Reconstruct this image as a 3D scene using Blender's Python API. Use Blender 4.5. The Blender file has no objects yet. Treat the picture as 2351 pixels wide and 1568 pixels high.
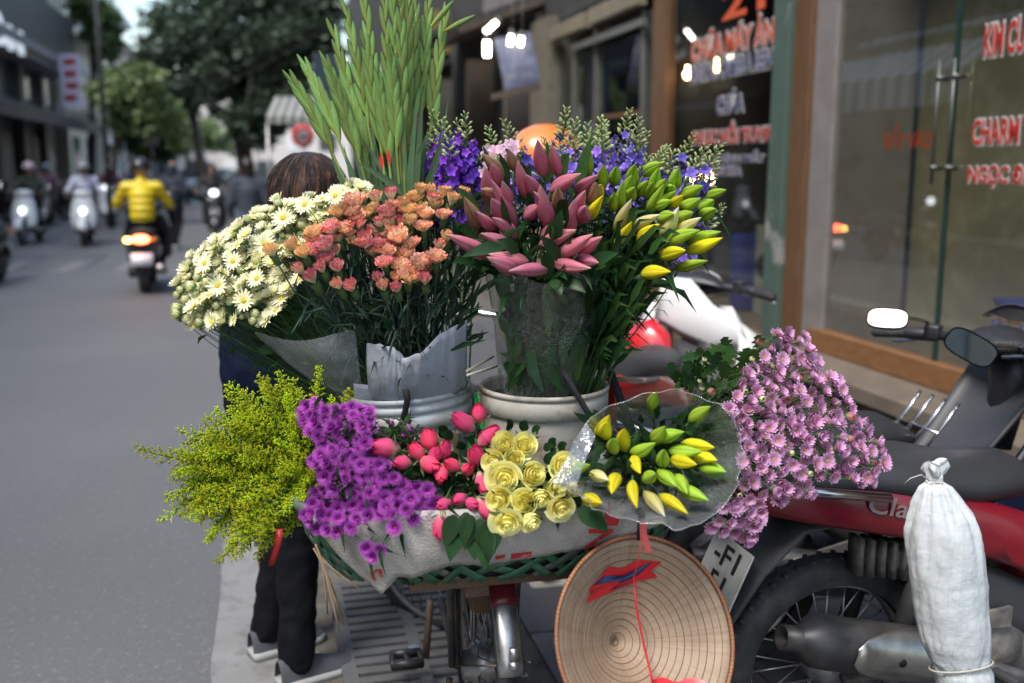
import bpy, math, random
from mathutils import Vector, Matrix, Quaternion, noise
R = math.radians
SC = bpy.context.scene
COL = SC.collection
random.seed(7)
# ---------------------------------------------------------------- camera
PITCH = R(9.9)
cam = bpy.data.cameras.new('camera')
cam.lens = 35.0; cam.sensor_width = 36.0; cam.clip_end = 600; cam.clip_start = 0.02
cam.dof.use_dof = True; cam.dof.focus_distance = 2.16; cam.dof.aperture_fstop = 2.0
camo = bpy.data.objects.new('camera', cam); COL.objects.link(camo)
camo.location = (0, 0, 1.5); camo.rotation_euler = (R(90) - PITCH, 0, 0)
SC.camera = camo
# ---------------------------------------------------------------- sky and sun (overcast street)
SUN_EL, SUN_AZ = R(56), R(-145)         # azimuth from +Y: over the street, behind the camera on the left
w = bpy.data.worlds.new('World'); SC.world = w; w.use_nodes = True
nt = w.node_tree
sky = nt.nodes.new('ShaderNodeTexSky'); sky.sky_type = 'NISHITA'; sky.sun_disc = False
sky.sun_elevation = SUN_EL; sky.sun_rotation = SUN_AZ; sky.dust_density = 2.5; sky.air_density = 1.3; sky.ozone_density = 1.0
bg = nt.nodes['Background']; bg.inputs['Strength'].default_value = 0.13
nt.links.new(sky.outputs[0], bg.inputs['Color'])
sl = bpy.data.lights.new('sun', 'SUN'); sl.energy = 1.5; sl.angle = R(18); sl.color = (1.0, 0.98, 0.95)
so = bpy.data.objects.new('sun', sl); COL.objects.link(so)
d_ = Vector((math.sin(SUN_AZ) * math.cos(SUN_EL), math.cos(SUN_AZ) * math.cos(SUN_EL), math.sin(SUN_EL)))
so.rotation_euler = d_.to_track_quat('Z', 'Y').to_euler()
so.location = (0, 0, 30)
vs = SC.view_settings
vs.view_transform = 'Standard'; vs.look = 'None'; vs.exposure = 1.27; vs.gamma = 1.0; vs.use_curve_mapping = False
SC.render.engine = 'CYCLES'
SC.cycles.use_denoising = True
SC.cycles.max_bounces = 6; SC.cycles.diffuse_bounces = 3; SC.cycles.glossy_bounces = 3
SC.cycles.transmission_bounces = 4; SC.cycles.transparent_max_bounces = 24
SC.cycles.caustics_reflective = False; SC.cycles.caustics_refractive = False
# ---------------------------------------------------------------- helpers
FPX = 2351 * 35 / 36
def W(x, y, Y):
    """point at world distance Y seen at (x, y) of a 2351 x 1568 view"""
    a = (x - 1175.5) / FPX; b = (784 - y) / FPX
    d = Vector((a, math.cos(PITCH) + b * math.sin(PITCH), -math.sin(PITCH) + b * math.cos(PITCH)))
    return Vector((0, 0, 1.5)) + d * (Y / d.y)
CA, SA = math.cos(math.atan(.25)), math.sin(math.atan(.25))
STREET = math.atan(.25)
def S(u, v, z=0.0):                      # street frame: u along the street, v towards the shops
    return Vector((-SA * u + CA * v, CA * u + SA * v, z))
def U(px, v):
    a = (px - 1175.5) / FPX * .985
    return (CA * v - a * SA * v) / (SA + a * CA)
def rnd(a, b): return random.uniform(a, b)
def V(*a): return Vector(a)
def frame(d, up=V(0, 0, 1)):
    d = d.normalized(); s = d.cross(up)
    if s.length < 1e-4: s = d.cross(V(1, 0, 0))
    s.normalize(); return s, s.cross(d).normalized()
def bez(a, b, c, n): return [a * (1 - t) ** 2 + b * 2 * t * (1 - t) + c * t * t for t in [i / (n - 1) for i in range(n)]]

class MB:
    def __init__(s): s.v = []; s.f = []; s.c = []; s.m = []; s.cm = 0; s.cc = 0.0
    def vert(s, p, c=None): s.v.append(tuple(p)); s.c.append(s.cc if c is None else c); return len(s.v) - 1
    def face(s, *i): s.f.append(i); s.m.append(s.cm)
    def grid(s, fn, nu, nv, cu=False, cv=False, cf=None):
        o = len(s.v)
        for i in range(nu):
            for j in range(nv): s.vert(fn(i, j), cf(i, j) if cf else None)
        for i in range(nu if cu else nu - 1):
            for j in range(nv if cv else nv - 1):
                a = i * nv + j; b = ((i + 1) % nu) * nv + j; c = ((i + 1) % nu) * nv + (j + 1) % nv; e = i * nv + (j + 1) % nv
                s.face(o + a, o + b, o + c, o + e)
        return s
    def tube(s, path, r, n=6, cap=True, cs=None, flat=1.0, up=V(0, 0, 1)):
        path = [Vector(p) for p in path]; k = len(path)
        rs = r if isinstance(r, (list, tuple)) else [r] * k
        o = len(s.v); pa = None
        for i, p in enumerate(path):
            d = (path[min(i + 1, k - 1)] - path[max(i - 1, 0)])
            if d.length < 1e-9: d = V(0, 0, 1)
            if pa is None: a, b = frame(d, up)
            else:
                a = (pa - d.normalized() * pa.dot(d.normalized()))
                a = a.normalized() if a.length > 1e-5 else frame(d)[0]; b = a.cross(d.normalized())
            pa = a
            for j in range(n):
                t = 2 * math.pi * j / n
                s.vert(p + a * (math.cos(t) * rs[i]) + b * (math.sin(t) * rs[i] * flat), cs[i] if cs else None)
        for i in range(k - 1):
            for j in range(n):
                s.face(o + i * n + j, o + i * n + (j + 1) % n, o + (i + 1) * n + (j + 1) % n, o + (i + 1) * n + j)
        if cap and n > 2:
            s.face(*[o + j for j in range(n)][::-1]); s.face(*[o + (k - 1) * n + j for j in range(n)])
        return s
    def limb(s, path, rs, n=10, flat=1.0):      # tube with round ends (for remeshed bodies)
        s.tube(path, rs, n, flat=flat)
        for p, r in ((path[0], rs[0]), (path[-1], rs[-1])): s.ell(p, (r, r, r), n, 6)
        return s
    def box(s, c, d, M=None):
        c = Vector(c); o = len(s.v)
        for x in (-.5, .5):
            for y in (-.5, .5):
                for z in (-.5, .5):
                    p = V(x * d[0], y * d[1], z * d[2]); p = (M @ p if M else p) + c; s.vert(p)
        for q in ((0, 1, 3, 2), (4, 6, 7, 5), (0, 4, 5, 1), (2, 3, 7, 6), (0, 2, 6, 4), (1, 5, 7, 3)): s.face(*[o + i for i in q])
        return s
    def sbox(s, u0, u1, v0, v1, z0, z1):         # box in the street frame
        o = len(s.v)
        for u in (u0, u1):
            for v in (v0, v1):
                for z in (z0, z1): s.vert(S(u, v, z))
        for q in ((0, 1, 3, 2), (4, 6, 7, 5), (0, 4, 5, 1), (2, 3, 7, 6), (0, 2, 6, 4), (1, 5, 7, 3)): s.face(*[o + i for i in q])
        return s
    def ell(s, c, r, nu=12, nv=8, M=None, cf=None):
        c = Vector(c)
        def fn(i, j):
            t = 2 * math.pi * i / nu; p = math.pi * (j / (nv - 1)) - math.pi / 2
            p_ = V(r[0] * math.cos(p) * math.cos(t), r[1] * math.cos(p) * math.sin(t), r[2] * math.sin(p))
            return (M @ p_ if M else p_) + c
        return s.grid(fn, nu, nv, cu=True, cf=cf)
    def lathe(s, prof, n=24, M=None, cf=None):
        M = M or Matrix.Identity(4)
        return s.grid(lambda i, j: M @ V(prof[j][0] * math.cos(2 * math.pi * i / n), prof[j][0] * math.sin(2 * math.pi * i / n), prof[j][1]), n, len(prof), cu=True, cf=cf)
    def torus(s, Rr, r, M, nu=28, nv=8, flat=1.0):
        return s.grid(lambda i, j: M @ V((Rr + r * math.cos(2 * math.pi * j / nv)) * math.cos(2 * math.pi * i / nu), (Rr + r * math.cos(2 * math.pi * j / nv)) * math.sin(2 * math.pi * i / nu), r * flat * math.sin(2 * math.pi * j / nv)), nu, nv, True, True)
    def prism(s, poly, h, M):                    # poly in local xy, extruded along local z by h
        n = len(poly); o = len(s.v)
        for z in (0, h):
            for p in poly: s.vert(M @ V(p[0], p[1], z))
        s.face(*[o + i for i in range(n)][::-1]); s.face(*[o + n + i for i in range(n)])
        for i in range(n): s.face(o + i, o + (i + 1) % n, o + n + (i + 1) % n, o + n + i)
        return s
    def puff(s, poly, y, t, bulge, inset=.25):   # side panel: poly in xz, outer face bulging towards sign(t)
        n = len(poly); cx = sum(p[0] for p in poly) / n; cz = sum(p[1] for p in poly) / n
        rings = [(0, y), (0, y + t), (inset, y + t + bulge * .8), (.6, y + t + bulge)]
        o = len(s.v)
        for k, yy in rings:
            for p in poly: s.vert((p[0] + (cx - p[0]) * k, yy, p[1] + (cz - p[1]) * k))
        for a in range(3):
            for i in range(n): s.face(o + a * n + i, o + a * n + (i + 1) % n, o + (a + 1) * n + (i + 1) % n, o + (a + 1) * n + i)
        s.face(*[o + i for i in range(n)][::-1]); s.face(*[o + 3 * n + i for i in range(n)])
        return s
    def leaf(s, path, wd, nrm, fold=.25, c0=0, c1=1):   # folded blade along a path
        k = len(path); o = len(s.v)
        for i, p in enumerate(path):
            p = Vector(p); d = Vector(path[min(i + 1, k - 1)]) - Vector(path[max(i - 1, 0)])
            a = d.cross(nrm); a = a.normalized() if a.length > 1e-6 else V(1, 0, 0)
            n_ = a.cross(d).normalized(); t = i / (k - 1); h = wd * (math.sin(math.pi * min(1, t ** .85 * .94 + .05)) ** .85) * (1.1 - .4 * t * t)
            c = c0 + (c1 - c0) * t
            s.vert(p - a * h + n_ * h * fold, c); s.vert(p, c); s.vert(p + a * h + n_ * h * fold, c)
        for i in range(k - 1):
            for j in (0, 1): s.face(o + i * 3 + j, o + i * 3 + j + 1, o + i * 3 + j + 4, o + i * 3 + j + 3)
        return s
    def ribbon(s, path, wd, sides):
        k = len(path); o = len(s.v)
        for i, p in enumerate(path):
            a = sides[i] if isinstance(sides, list) else sides
            s.vert(Vector(p) - a * wd / 2); s.vert(Vector(p) + a * wd / 2)
        for i in range(k - 1): s.face(o + 2 * i, o + 2 * i + 1, o + 2 * i + 3, o + 2 * i + 2)
        return s
    def merge(s, b, M):
        o = len(s.v)
        for p, c in zip(b.v, b.c): s.v.append(tuple(M @ Vector(p))); s.c.append(c)
        for f, m in zip(b.f, b.m): s.f.append(tuple(i + o for i in f)); s.m.append(m)
        return s
    def mesh(s, name, mats, smooth=True):
        me = bpy.data.meshes.new(name); me.from_pydata(s.v, [], s.f)
        mats = mats if isinstance(mats, (list, tuple)) else [mats]
        for m in mats: me.materials.append(m)
        if len(mats) > 1: me.polygons.foreach_set('material_index', s.m)
        me.polygons.foreach_set('use_smooth', [smooth] * len(me.polygons))
        at = me.attributes.new('c', 'FLOAT', 'POINT'); at.data.foreach_set('value', s.c)
        me.update(); return me

def link(name, me, parent=None, M=None):
    o = bpy.data.objects.new(name, me); COL.objects.link(o)
    if parent: o.parent = parent
    if M is not None: o.matrix_basis = M
    return o
def build(mb, name, mats, parent=None, world=False, smooth=True, solid=0, remesh=0, bevel=0):
    if world and parent:
        p = wloc(parent); mb.v = [(x - p.x, y - p.y, z - p.z) for x, y, z in mb.v]
    o = link(name, mb.mesh(name, mats, smooth), parent)
    if bevel:
        m = o.modifiers.new('bevel', 'BEVEL'); m.width = bevel; m.segments = 2; m.limit_method = 'ANGLE'; m.angle_limit = R(40)
    if solid:
        m = o.modifiers.new('thick', 'SOLIDIFY'); m.thickness = solid; m.offset = 0
    if remesh:
        m = o.modifiers.new('remesh', 'REMESH'); m.mode = 'VOXEL'; m.voxel_size = remesh; m.use_smooth_shade = True
        m = o.modifiers.new('smooth', 'SMOOTH'); m.factor = .5; m.iterations = 4
    return o
def wloc(o):
    p = Vector(o.location); q = o.parent
    while q: p = p + q.location; q = q.parent
    return p
def tag(o, label=None, cat=None, group=None, kind=None):
    if label: o['label'] = label
    if cat: o['category'] = cat
    if group: o['group'] = group
    if kind: o['kind'] = kind
    return o
def thing(name, label, cat, loc=(0, 0, 0), rz=0, group=None):
    o = bpy.data.objects.new(name, None); COL.objects.link(o); o.empty_display_size = .05
    o.location = loc; o.rotation_euler = (0, 0, rz)
    return tag(o, label, cat, group)
def copytree(o, parent=None):
    c = o.copy(); COL.objects.link(c); c.parent = parent
    for ch in list(o.children): copytree(ch, c)
    return c
def orient(p, d, spin=0, s=1):
    q = Vector(d).to_track_quat('Z', 'Y')
    return Matrix.Translation(p) @ q.to_matrix().to_4x4() @ Matrix.Rotation(spin, 4, 'Z') @ Matrix.Diagonal((s, s, s, 1))

# ---------------------------------------------------------------- materials
MATS = {}
def mat(name, col=(.5, .5, .5), rough=.6, metal=0, var=.12, scale=8, bump=0, bscale=60, transl=0, ramp=None, rand=0, coat=0, emit=None, est=0,
        dirt=None, dscale=4, dlo=.5, dhi=.7, spec=.5, stretch=None, tcol=None, sheen=0):
    if name in MATS: return MATS[name]
    m = bpy.data.materials.new(name); m.use_nodes = True; MATS[name] = m
    t = m.node_tree; N = t.nodes; L = t.links; P = N['Principled BSDF']
    P.inputs['Roughness'].default_value = rough; P.inputs['Metallic'].default_value = metal
    P.inputs['Coat Weight'].default_value = coat; P.inputs['Specular IOR Level'].default_value = spec
    P.inputs['Sheen Weight'].default_value = sheen
    tc = N.new('ShaderNodeTexCoord'); vec = tc.outputs['Object']
    if stretch:
        mp = N.new('ShaderNodeMapping'); mp.inputs['Scale'].default_value = stretch; L.new(vec, mp.inputs[0]); vec = mp.outputs[0]
    if ramp:
        at = N.new('ShaderNodeAttribute'); at.attribute_name = 'c'
        r = N.new('ShaderNodeValToRGB'); e = r.color_ramp.elements
        e[0].position, e[0].color = ramp[0][0], (*ramp[0][1], 1); e[1].position, e[1].color = ramp[-1][0], (*ramp[-1][1], 1)
        for p, c in ramp[1:-1]: x = e.new(p); x.color = (*c, 1)
        L.new(at.outputs['Fac'], r.inputs[0]); out = r.outputs[0]
    else:
        rg = N.new('ShaderNodeRGB'); rg.outputs[0].default_value = (*col, 1); out = rg.outputs[0]
    if dirt:
        n2 = N.new('ShaderNodeTexNoise'); n2.inputs['Scale'].default_value = dscale; n2.inputs['Detail'].default_value = 8; n2.inputs['Roughness'].default_value = .65; L.new(vec, n2.inputs['Vector'])
        mr = N.new('ShaderNodeMapRange'); mr.inputs[1].default_value = dlo; mr.inputs[2].default_value = dhi; L.new(n2.outputs[0], mr.inputs[0])
        mx = N.new('ShaderNodeMix'); mx.data_type = 'RGBA'; L.new(mr.outputs[0], mx.inputs[0]); L.new(out, mx.inputs[6]); mx.inputs[7].default_value = (*dirt, 1); out = mx.outputs[2]
    if var or rand:
        nz = N.new('ShaderNodeTexNoise'); nz.inputs['Scale'].default_value = scale; nz.inputs['Detail'].default_value = 5; L.new(vec, nz.inputs['Vector'])
        mr = N.new('ShaderNodeMapRange'); mr.inputs[1].default_value = .25; mr.inputs[2].default_value = .75; mr.inputs[3].default_value = 1 - var; mr.inputs[4].default_value = 1 + var
        L.new(nz.outputs[0], mr.inputs[0]); f = mr.outputs[0]
        if rand:
            oi = N.new('ShaderNodeObjectInfo'); m2 = N.new('ShaderNodeMapRange'); m2.inputs[3].default_value = 1 - rand; m2.inputs[4].default_value = 1 + rand
            L.new(oi.outputs['Random'], m2.inputs[0]); mu = N.new('ShaderNodeMath'); mu.operation = 'MULTIPLY'; L.new(f, mu.inputs[0]); L.new(m2.outputs[0], mu.inputs[1]); f = mu.outputs[0]
        hs = N.new('ShaderNodeHueSaturation'); L.new(out, hs.inputs['Color']); L.new(f, hs.inputs['Value']); out = hs.outputs[0]
        if rand:
            m3 = N.new('ShaderNodeMapRange'); m3.inputs[3].default_value = .5 - rand * .06; m3.inputs[4].default_value = .5 + rand * .06
            L.new(oi.outputs['Random'], m3.inputs[0]); L.new(m3.outputs[0], hs.inputs['Hue'])
    L.new(out, P.inputs['Base Color'])
    if bump:
        nb = N.new('ShaderNodeTexNoise'); nb.inputs['Scale'].default_value = bscale; nb.inputs['Detail'].default_value = 6; L.new(vec, nb.inputs['Vector'])
        b = N.new('ShaderNodeBump'); b.inputs['Strength'].default_value = bump; b.inputs['Distance'].default_value = .01; L.new(nb.outputs[0], b.inputs['Height']); L.new(b.outputs[0], P.inputs['Normal'])
    if emit:
        P.inputs['Emission Color'].default_value = (*emit, 1); P.inputs['Emission Strength'].default_value = est
    if transl:
        tr = N.new('ShaderNodeBsdfTranslucent'); mx = N.new('ShaderNodeMixShader'); mx.inputs[0].default_value = transl
        if tcol: tr.inputs[0].default_value = (*tcol, 1)
        else: L.new(out, tr.inputs[0])
        L.new(P.outputs[0], mx.inputs[1]); L.new(tr.outputs[0], mx.inputs[2]); L.new(mx.outputs[0], N['Material Output'].inputs[0])
    return m
def film(name, tint=(.95, .97, .98), gloss=.16, haze=.05, rough=.12, bump=.5, bscale=14, wet=0):
    """thin clear sheet: mostly see-through, glossy creases, a little milky"""
    m = bpy.data.materials.new(name); m.use_nodes = True; MATS[name] = m
    t = m.node_tree; N = t.nodes; L = t.links; N.remove(N['Principled BSDF'])
    tc = N.new('ShaderNodeTexCoord'); nz = N.new('ShaderNodeTexNoise'); nz.inputs['Scale'].default_value = bscale; nz.inputs['Detail'].default_value = 5
    L.new(tc.outputs['Object'], nz.inputs['Vector'])
    b = N.new('ShaderNodeBump'); b.inputs['Strength'].default_value = bump; b.inputs['Distance'].default_value = .02; L.new(nz.outputs[0], b.inputs['Height'])
    tr = N.new('ShaderNodeBsdfTransparent'); tr.inputs[0].default_value = (*tint, 1)
    gl = N.new('ShaderNodeBsdfGlossy'); gl.inputs['Roughness'].default_value = rough; L.new(b.outputs[0], gl.inputs['Normal'])
    df = N.new('ShaderNodeBsdfDiffuse'); df.inputs[0].default_value = (.8, .84, .88, 1)
    fr = N.new('ShaderNodeLayerWeight'); fr.inputs[0].default_value = .5; L.new(b.outputs[0], fr.inputs['Normal'])
    pw = N.new('ShaderNodeMath'); pw.operation = 'POWER'; L.new(fr.outputs['Facing'], pw.inputs[0]); pw.inputs[1].default_value = 3
    ad = N.new('ShaderNodeMath'); ad.operation = 'MULTIPLY_ADD'; L.new(pw.outputs[0], ad.inputs[0]); ad.inputs[1].default_value = .7; ad.inputs[2].default_value = gloss * .3; ad.use_clamp = True
    m1 = N.new('ShaderNodeMixShader'); L.new(ad.outputs[0], m1.inputs[0]); L.new(tr.outputs[0], m1.inputs[1]); L.new(gl.outputs[0], m1.inputs[2])
    m2 = N.new('ShaderNodeMixShader'); m2.inputs[0].default_value = haze
    if wet:                                       # scattered water drops
        vo = N.new('ShaderNodeTexVoronoi'); vo.inputs['Scale'].default_value = wet; L.new(tc.outputs['Object'], vo.inputs['Vector'])
        n2 = N.new('ShaderNodeTexNoise'); n2.inputs['Scale'].default_value = 9; L.new(tc.outputs['Object'], n2.inputs['Vector'])
        th = N.new('ShaderNodeMapRange'); th.inputs[1].default_value = .42; th.inputs[2].default_value = .75; th.inputs[3].default_value = 0; th.inputs[4].default_value = .3; L.new(n2.outputs[0], th.inputs[0])
        lt = N.new('ShaderNodeMath'); lt.operation = 'LESS_THAN'; L.new(vo.outputs['Distance'], lt.inputs[0]); L.new(th.outputs[0], lt.inputs[1])
        mm = N.new('ShaderNodeMath'); mm.operation = 'MULTIPLY_ADD'; L.new(lt.outputs[0], mm.inputs[0]); mm.inputs[1].default_value = .55; mm.inputs[2].default_value = haze; L.new(mm.outputs[0], m2.inputs[0])
    L.new(m1.outputs[0], m2.inputs[1]); L.new(df.outputs[0], m2.inputs[2]); L.new(m2.outputs[0], N['Material Output'].inputs[0])
    return m
def glass(name, tint=(.8, .86, .84), ior=1.7):
    m = bpy.data.materials.new(name); m.use_nodes = True; MATS[name] = m
    t = m.node_tree; N = t.nodes; L = t.links; N.remove(N['Principled BSDF'])
    tr = N.new('ShaderNodeBsdfTransparent'); tr.inputs[0].default_value = (*tint, 1)
    gl = N.new('ShaderNodeBsdfGlossy'); gl.inputs['Roughness'].default_value = .01
    lw = N.new('ShaderNodeLayerWeight'); pw = N.new('ShaderNodeMath'); pw.operation = 'POWER'; L.new(lw.outputs['Facing'], pw.inputs[0]); pw.inputs[1].default_value = 5
    lw.inputs[0].default_value = .5; f0 = ((ior - 1) / (ior + 1)) ** 2
    fr = N.new('ShaderNodeMath'); fr.operation = 'MULTIPLY_ADD'; L.new(pw.outputs[0], fr.inputs[0]); fr.inputs[1].default_value = 1 - f0; fr.inputs[2].default_value = f0
    mx = N.new('ShaderNodeMixShader'); L.new(fr.outputs[0], mx.inputs[0]); L.new(tr.outputs[0], mx.inputs[1]); L.new(gl.outputs[0], mx.inputs[2]); L.new(mx.outputs[0], N['Material Output'].inputs[0])
    return m
# text -> mesh, local x right, y up, fitted to width and height
def textmb(txt, h=None, wd=None, off=0.0, ext=.001, cx=True, bold=.0):
    cu = bpy.data.curves.new('t', 'FONT'); cu.body = txt; cu.size = 1; cu.offset = off + bold; cu.resolution_u = 3
    ob = bpy.data.objects.new('t', cu); me = bpy.data.meshes.new_from_object(ob)
    b = MB(); b.v = [tuple(v.co) for v in me.vertices]; b.c = [0] * len(b.v)
    b.f = [tuple(p.vertices) for p in me.polygons]; b.m = [0] * len(b.f)
    bpy.data.objects.remove(ob); bpy.data.curves.remove(cu); bpy.data.meshes.remove(me)
    return b
def fit(b, h, wd, ref=None):
    r = ref or b
    xs = [p[0] for p in r.v]; ys = [p[1] for p in r.v]
    x0, x1, y0, y1 = min(xs), max(xs), min(ys), max(ys)
    b.v = [((p[0] - (x0 + x1) / 2) * wd / (x1 - x0), (p[1] - (y0 + y1) / 2) * h / (y1 - y0), p[2]) for p in b.v]
    return b
M_ = mat
black_plastic = M_('black_plastic', (.022, .022, .025), .42, var=.2, bump=.08, bscale=200)
rubber = M_('rubber', (.028, .028, .03), .75, var=.3, scale=20, bump=.2, bscale=90, dirt=(.09, .085, .08), dscale=7, dlo=.5, dhi=.8)
chrome = M_('chrome', (.62, .62, .63), .18, 1, var=.1, dirt=(.3, .27, .24), dscale=14, dlo=.5, dhi=.8)
steel = M_('steel', (.38, .38, .39), .38, .9, var=.2, dirt=(.16, .12, .09), dscale=16, dlo=.5, dhi=.75)
mirror_m = M_('mirror_glass', (.9, .9, .9), .02, 1, var=0)
white_paint = M_('white_paint', (.74, .74, .73), .28, var=.05, coat=.3)
white_lamp = M_('lamp_lens', (.85, .86, .88), .12, var=.03, coat=1)
red_plastic = M_('red_lens', (.5, .02, .02), .2, coat=1)
skin = M_('skin', (.46, .27, .18), .55, var=.1)
wood = M_('wood', (.13, .075, .042), .7, var=.3, scale=10, stretch=(2, 14, 14), bump=.3, bscale=30)
_K = .80                                     # darkens all setting colours evenly to offset the raised exposure
def M_(name, col=(.5, .5, .5), *a, **k):
    if 'dirt' in k and k['dirt']: k['dirt'] = tuple(x * _K for x in k['dirt'])
    return mat(name, tuple(x * _K for x in col), *a, **k)
# ================================================================ ground
asphalt = M_('asphalt', (.165, .163, .16), .62, var=.2, scale=.45, bump=.6, bscale=90, dirt=(.27, .268, .265), dscale=38, dlo=.55, dhi=.68, spec=.5)
concrete = M_('gutter_concrete', (.3, .295, .285), .85, var=.12, scale=6, bump=.3, bscale=120, dirt=(.15, .14, .13), dscale=9, dlo=.5, dhi=.75)
dirty = M_('dirty_pavement', (.14, .128, .112), .9, var=.25, scale=7, bump=.5, bscale=60, dirt=(.07, .063, .055), dscale=9, dlo=.45, dhi=.65)
slabm = M_('pavement_slab', (.10, .10, .105), .8, var=.12, scale=4, bump=.3, bscale=90, rand=.08, dirt=(.065, .065, .066), dscale=5, dlo=.48, dhi=.7)
linep = M_('road_paint', (.26, .26, .265), .75, var=.2, scale=5, dirt=(.17, .17, .17), dscale=6, dlo=.45, dhi=.65)
gm = MB(); gm.grid(lambda i, j: V(-260 + 520 * i / 8, -160 + 560 * j / 8, 0), 9, 9)
tag(build(gm, 'road', asphalt), kind='structure')
b = MB(); b.grid(lambda i, j: S(-6 + 76 * i / 900, (-.2 + .018 * noise.noise(V(i * .21, 1, 0)) + .01 * noise.noise(V(i * .9, 5, 0))) if j == 0 else .1, .006), 901, 2); tag(build(b, 'gutter_strip', concrete), kind='structure')
b = MB(); b.sbox(-6, 70, .09, .78, -.05, .009); tag(build(b, 'pavement_edge', dirty), kind='structure')
b = MB(); b.sbox(-6, 70, .78, 3.6, -.05, .004); pav = tag(build(b, 'pavement', dirty), kind='structure')
sl_ = MB(); sl_.box((0, 0, 0), (.592, .592, .03)); slme = sl_.mesh('slab', slabm, False)
for i in range(14):
    for j in range(4):
        p = S(1.4 + i * .6, 1.08 + j * .6, .006 + rnd(-.002, .002))
        o = link('slab', slme, pav, Matrix.Translation(p) @ Matrix.Rotation(STREET, 4, 'Z'))
b = MB(); b.sbox(-6, 70, -7.6, -7.3, -.05, .12); tag(build(b, 'kerb', concrete), kind='structure')
b = MB(); b.sbox(-6, 90, -12, -7.6, -.05, .11); tag(build(b, 'far_pavement', dirty), kind='structure')
for k in range(7):
    b = MB(); b.sbox(15.6, 18.4, -6.9 + k * .95, -6.4 + k * .95, .001, .004); tag(build(b, 'crossing_stripe', linep), kind='structure')
# litter on the edge
paper = M_('litter_paper', (.5, .48, .44), .9, var=.2); leafdry = M_('dry_leaf', (.3, .14, .05), .8)
for k in range(46):
    p = S(rnd(2.3, 4.4), rnd(-.15, .95), .012); b = MB(); r = rnd(.006, .016); n = 5
    ps = [p + V(math.cos(2 * math.pi * i / n) * r * rnd(.6, 1.4), math.sin(2 * math.pi * i / n) * r * rnd(.5, 1.1), rnd(0, .006)) for i in range(n)]
    i0 = [b.vert(q) for q in ps]; c_ = b.vert(p + V(0, 0, .005))
    for i in range(n): b.face(i0[i], i0[(i + 1) % n], c_)
    if k == 0: lit = MB()
    lit.merge(b, Matrix.Identity(4))
tag(build(lit, 'litter', paper), 'small scraps of paper and dry petals scattered on the pavement edge', 'litter', kind='stuff')
# drain grate with real slots
gr = thing('drain_grate', 'grey concrete drain cover with two rows of slots beside the bicycle', 'drain cover', S(2.95, .4, .0))
gcon = M_('grate_concrete', (.13, .13, .13), .8, var=.15, scale=9, bump=.3, bscale=120, dirt=(.09, .083, .075), dscale=12, dlo=.48, dhi=.7)
b = MB(); u0, u1, v0, v1, zt = 2.45, 3.40, .175, .635, .040
for a in ((v0, v0 + .045), (.39, .43), (v1 - .04, v1)): b.sbox(u0, u1, a[0], a[1], .012, zt)
nr = 16; st = (u1 - u0) / (nr + .6)
for c0, c1 in ((v0 + .045, .39), (.43, v1 - .04)):
    for k in range(nr + 1):
        ua = u0 + k * st - (0 if k else 0); b.sbox(ua + .0001, min(ua + st * (.62 if k < nr else .6), u1 - .0001), c0 - .001, c1 + .001, .013, zt - .0006)
build(b, 'grating', gcon, gr, world=True, smooth=False, bevel=.002)
b = MB(); b.sbox(u0 + .01, u1 - .01, v0 + .01, v1 - .01, .0095, .0115); build(b, 'slot_shade', M_('slot_shade_black', (.006, .006, .005), .5), gr, world=True)  # near-black plate paints the darkness of a pit below the slots
b = MB(); b.lathe([(.0, .004), (.02, .004), (.026, 0)], 14, Matrix.Translation(S(2.86, .41, zt))); build(b, 'bolt', steel, gr, world=True)

# ================================================================ right-hand shops
FV = 3.2
stone = M_('pale_stone', (.23, .21, .2), .8, var=.12, scale=6, bump=.2, dirt=(.18, .16, .14), dscale=4)
brown = M_('brown_board', (.14, .068, .028), .65, var=.25, scale=6, stretch=(6, 6, 1), dirt=(.2, .18, .15), dscale=2.2, dlo=.62, dhi=.7)
green = M_('green_paint', (.075, .12, .095), .55, var=.12, dirt=(.28, .28, .26), dscale=2.6, dlo=.6, dhi=.64)
render_w = M_('dark_render', (.05, .046, .042), .85, var=.3, scale=1.5, dirt=(.03, .03, .03), dscale=1.3)
inner = M_('inside_wall', (.23, .215, .14), .8, var=.16, scale=3, dirt=(.28, .265, .185), dscale=6, dlo=.5, dhi=.62)
woodrail = M_('rail_wood', (.24, .115, .045), .5, var=.25, scale=5, stretch=(8, 1.2, 8))
tile_step = M_('step_tile', (.16, .115, .078), .7, var=.2, scale=4, dirt=(.11, .09, .072), dscale=12)
pane = glass('shop_glass', (.9, .91, .84), 3.0)
pane_dark = glass('shop_glass_dark', (.7, .75, .73), 2.1)
txt_red = M_('red_letter', (.55, .03, .02), .5, var=.1); txt_or = M_('orange_letter', (.7, .10, .03), .5, var=.1)
txt_wh = M_('white_letter', (.66, .66, .64), .5, var=.1); txt_bl = M_('blue_letter', (.09, .09, .2), .5, var=.1)
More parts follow.
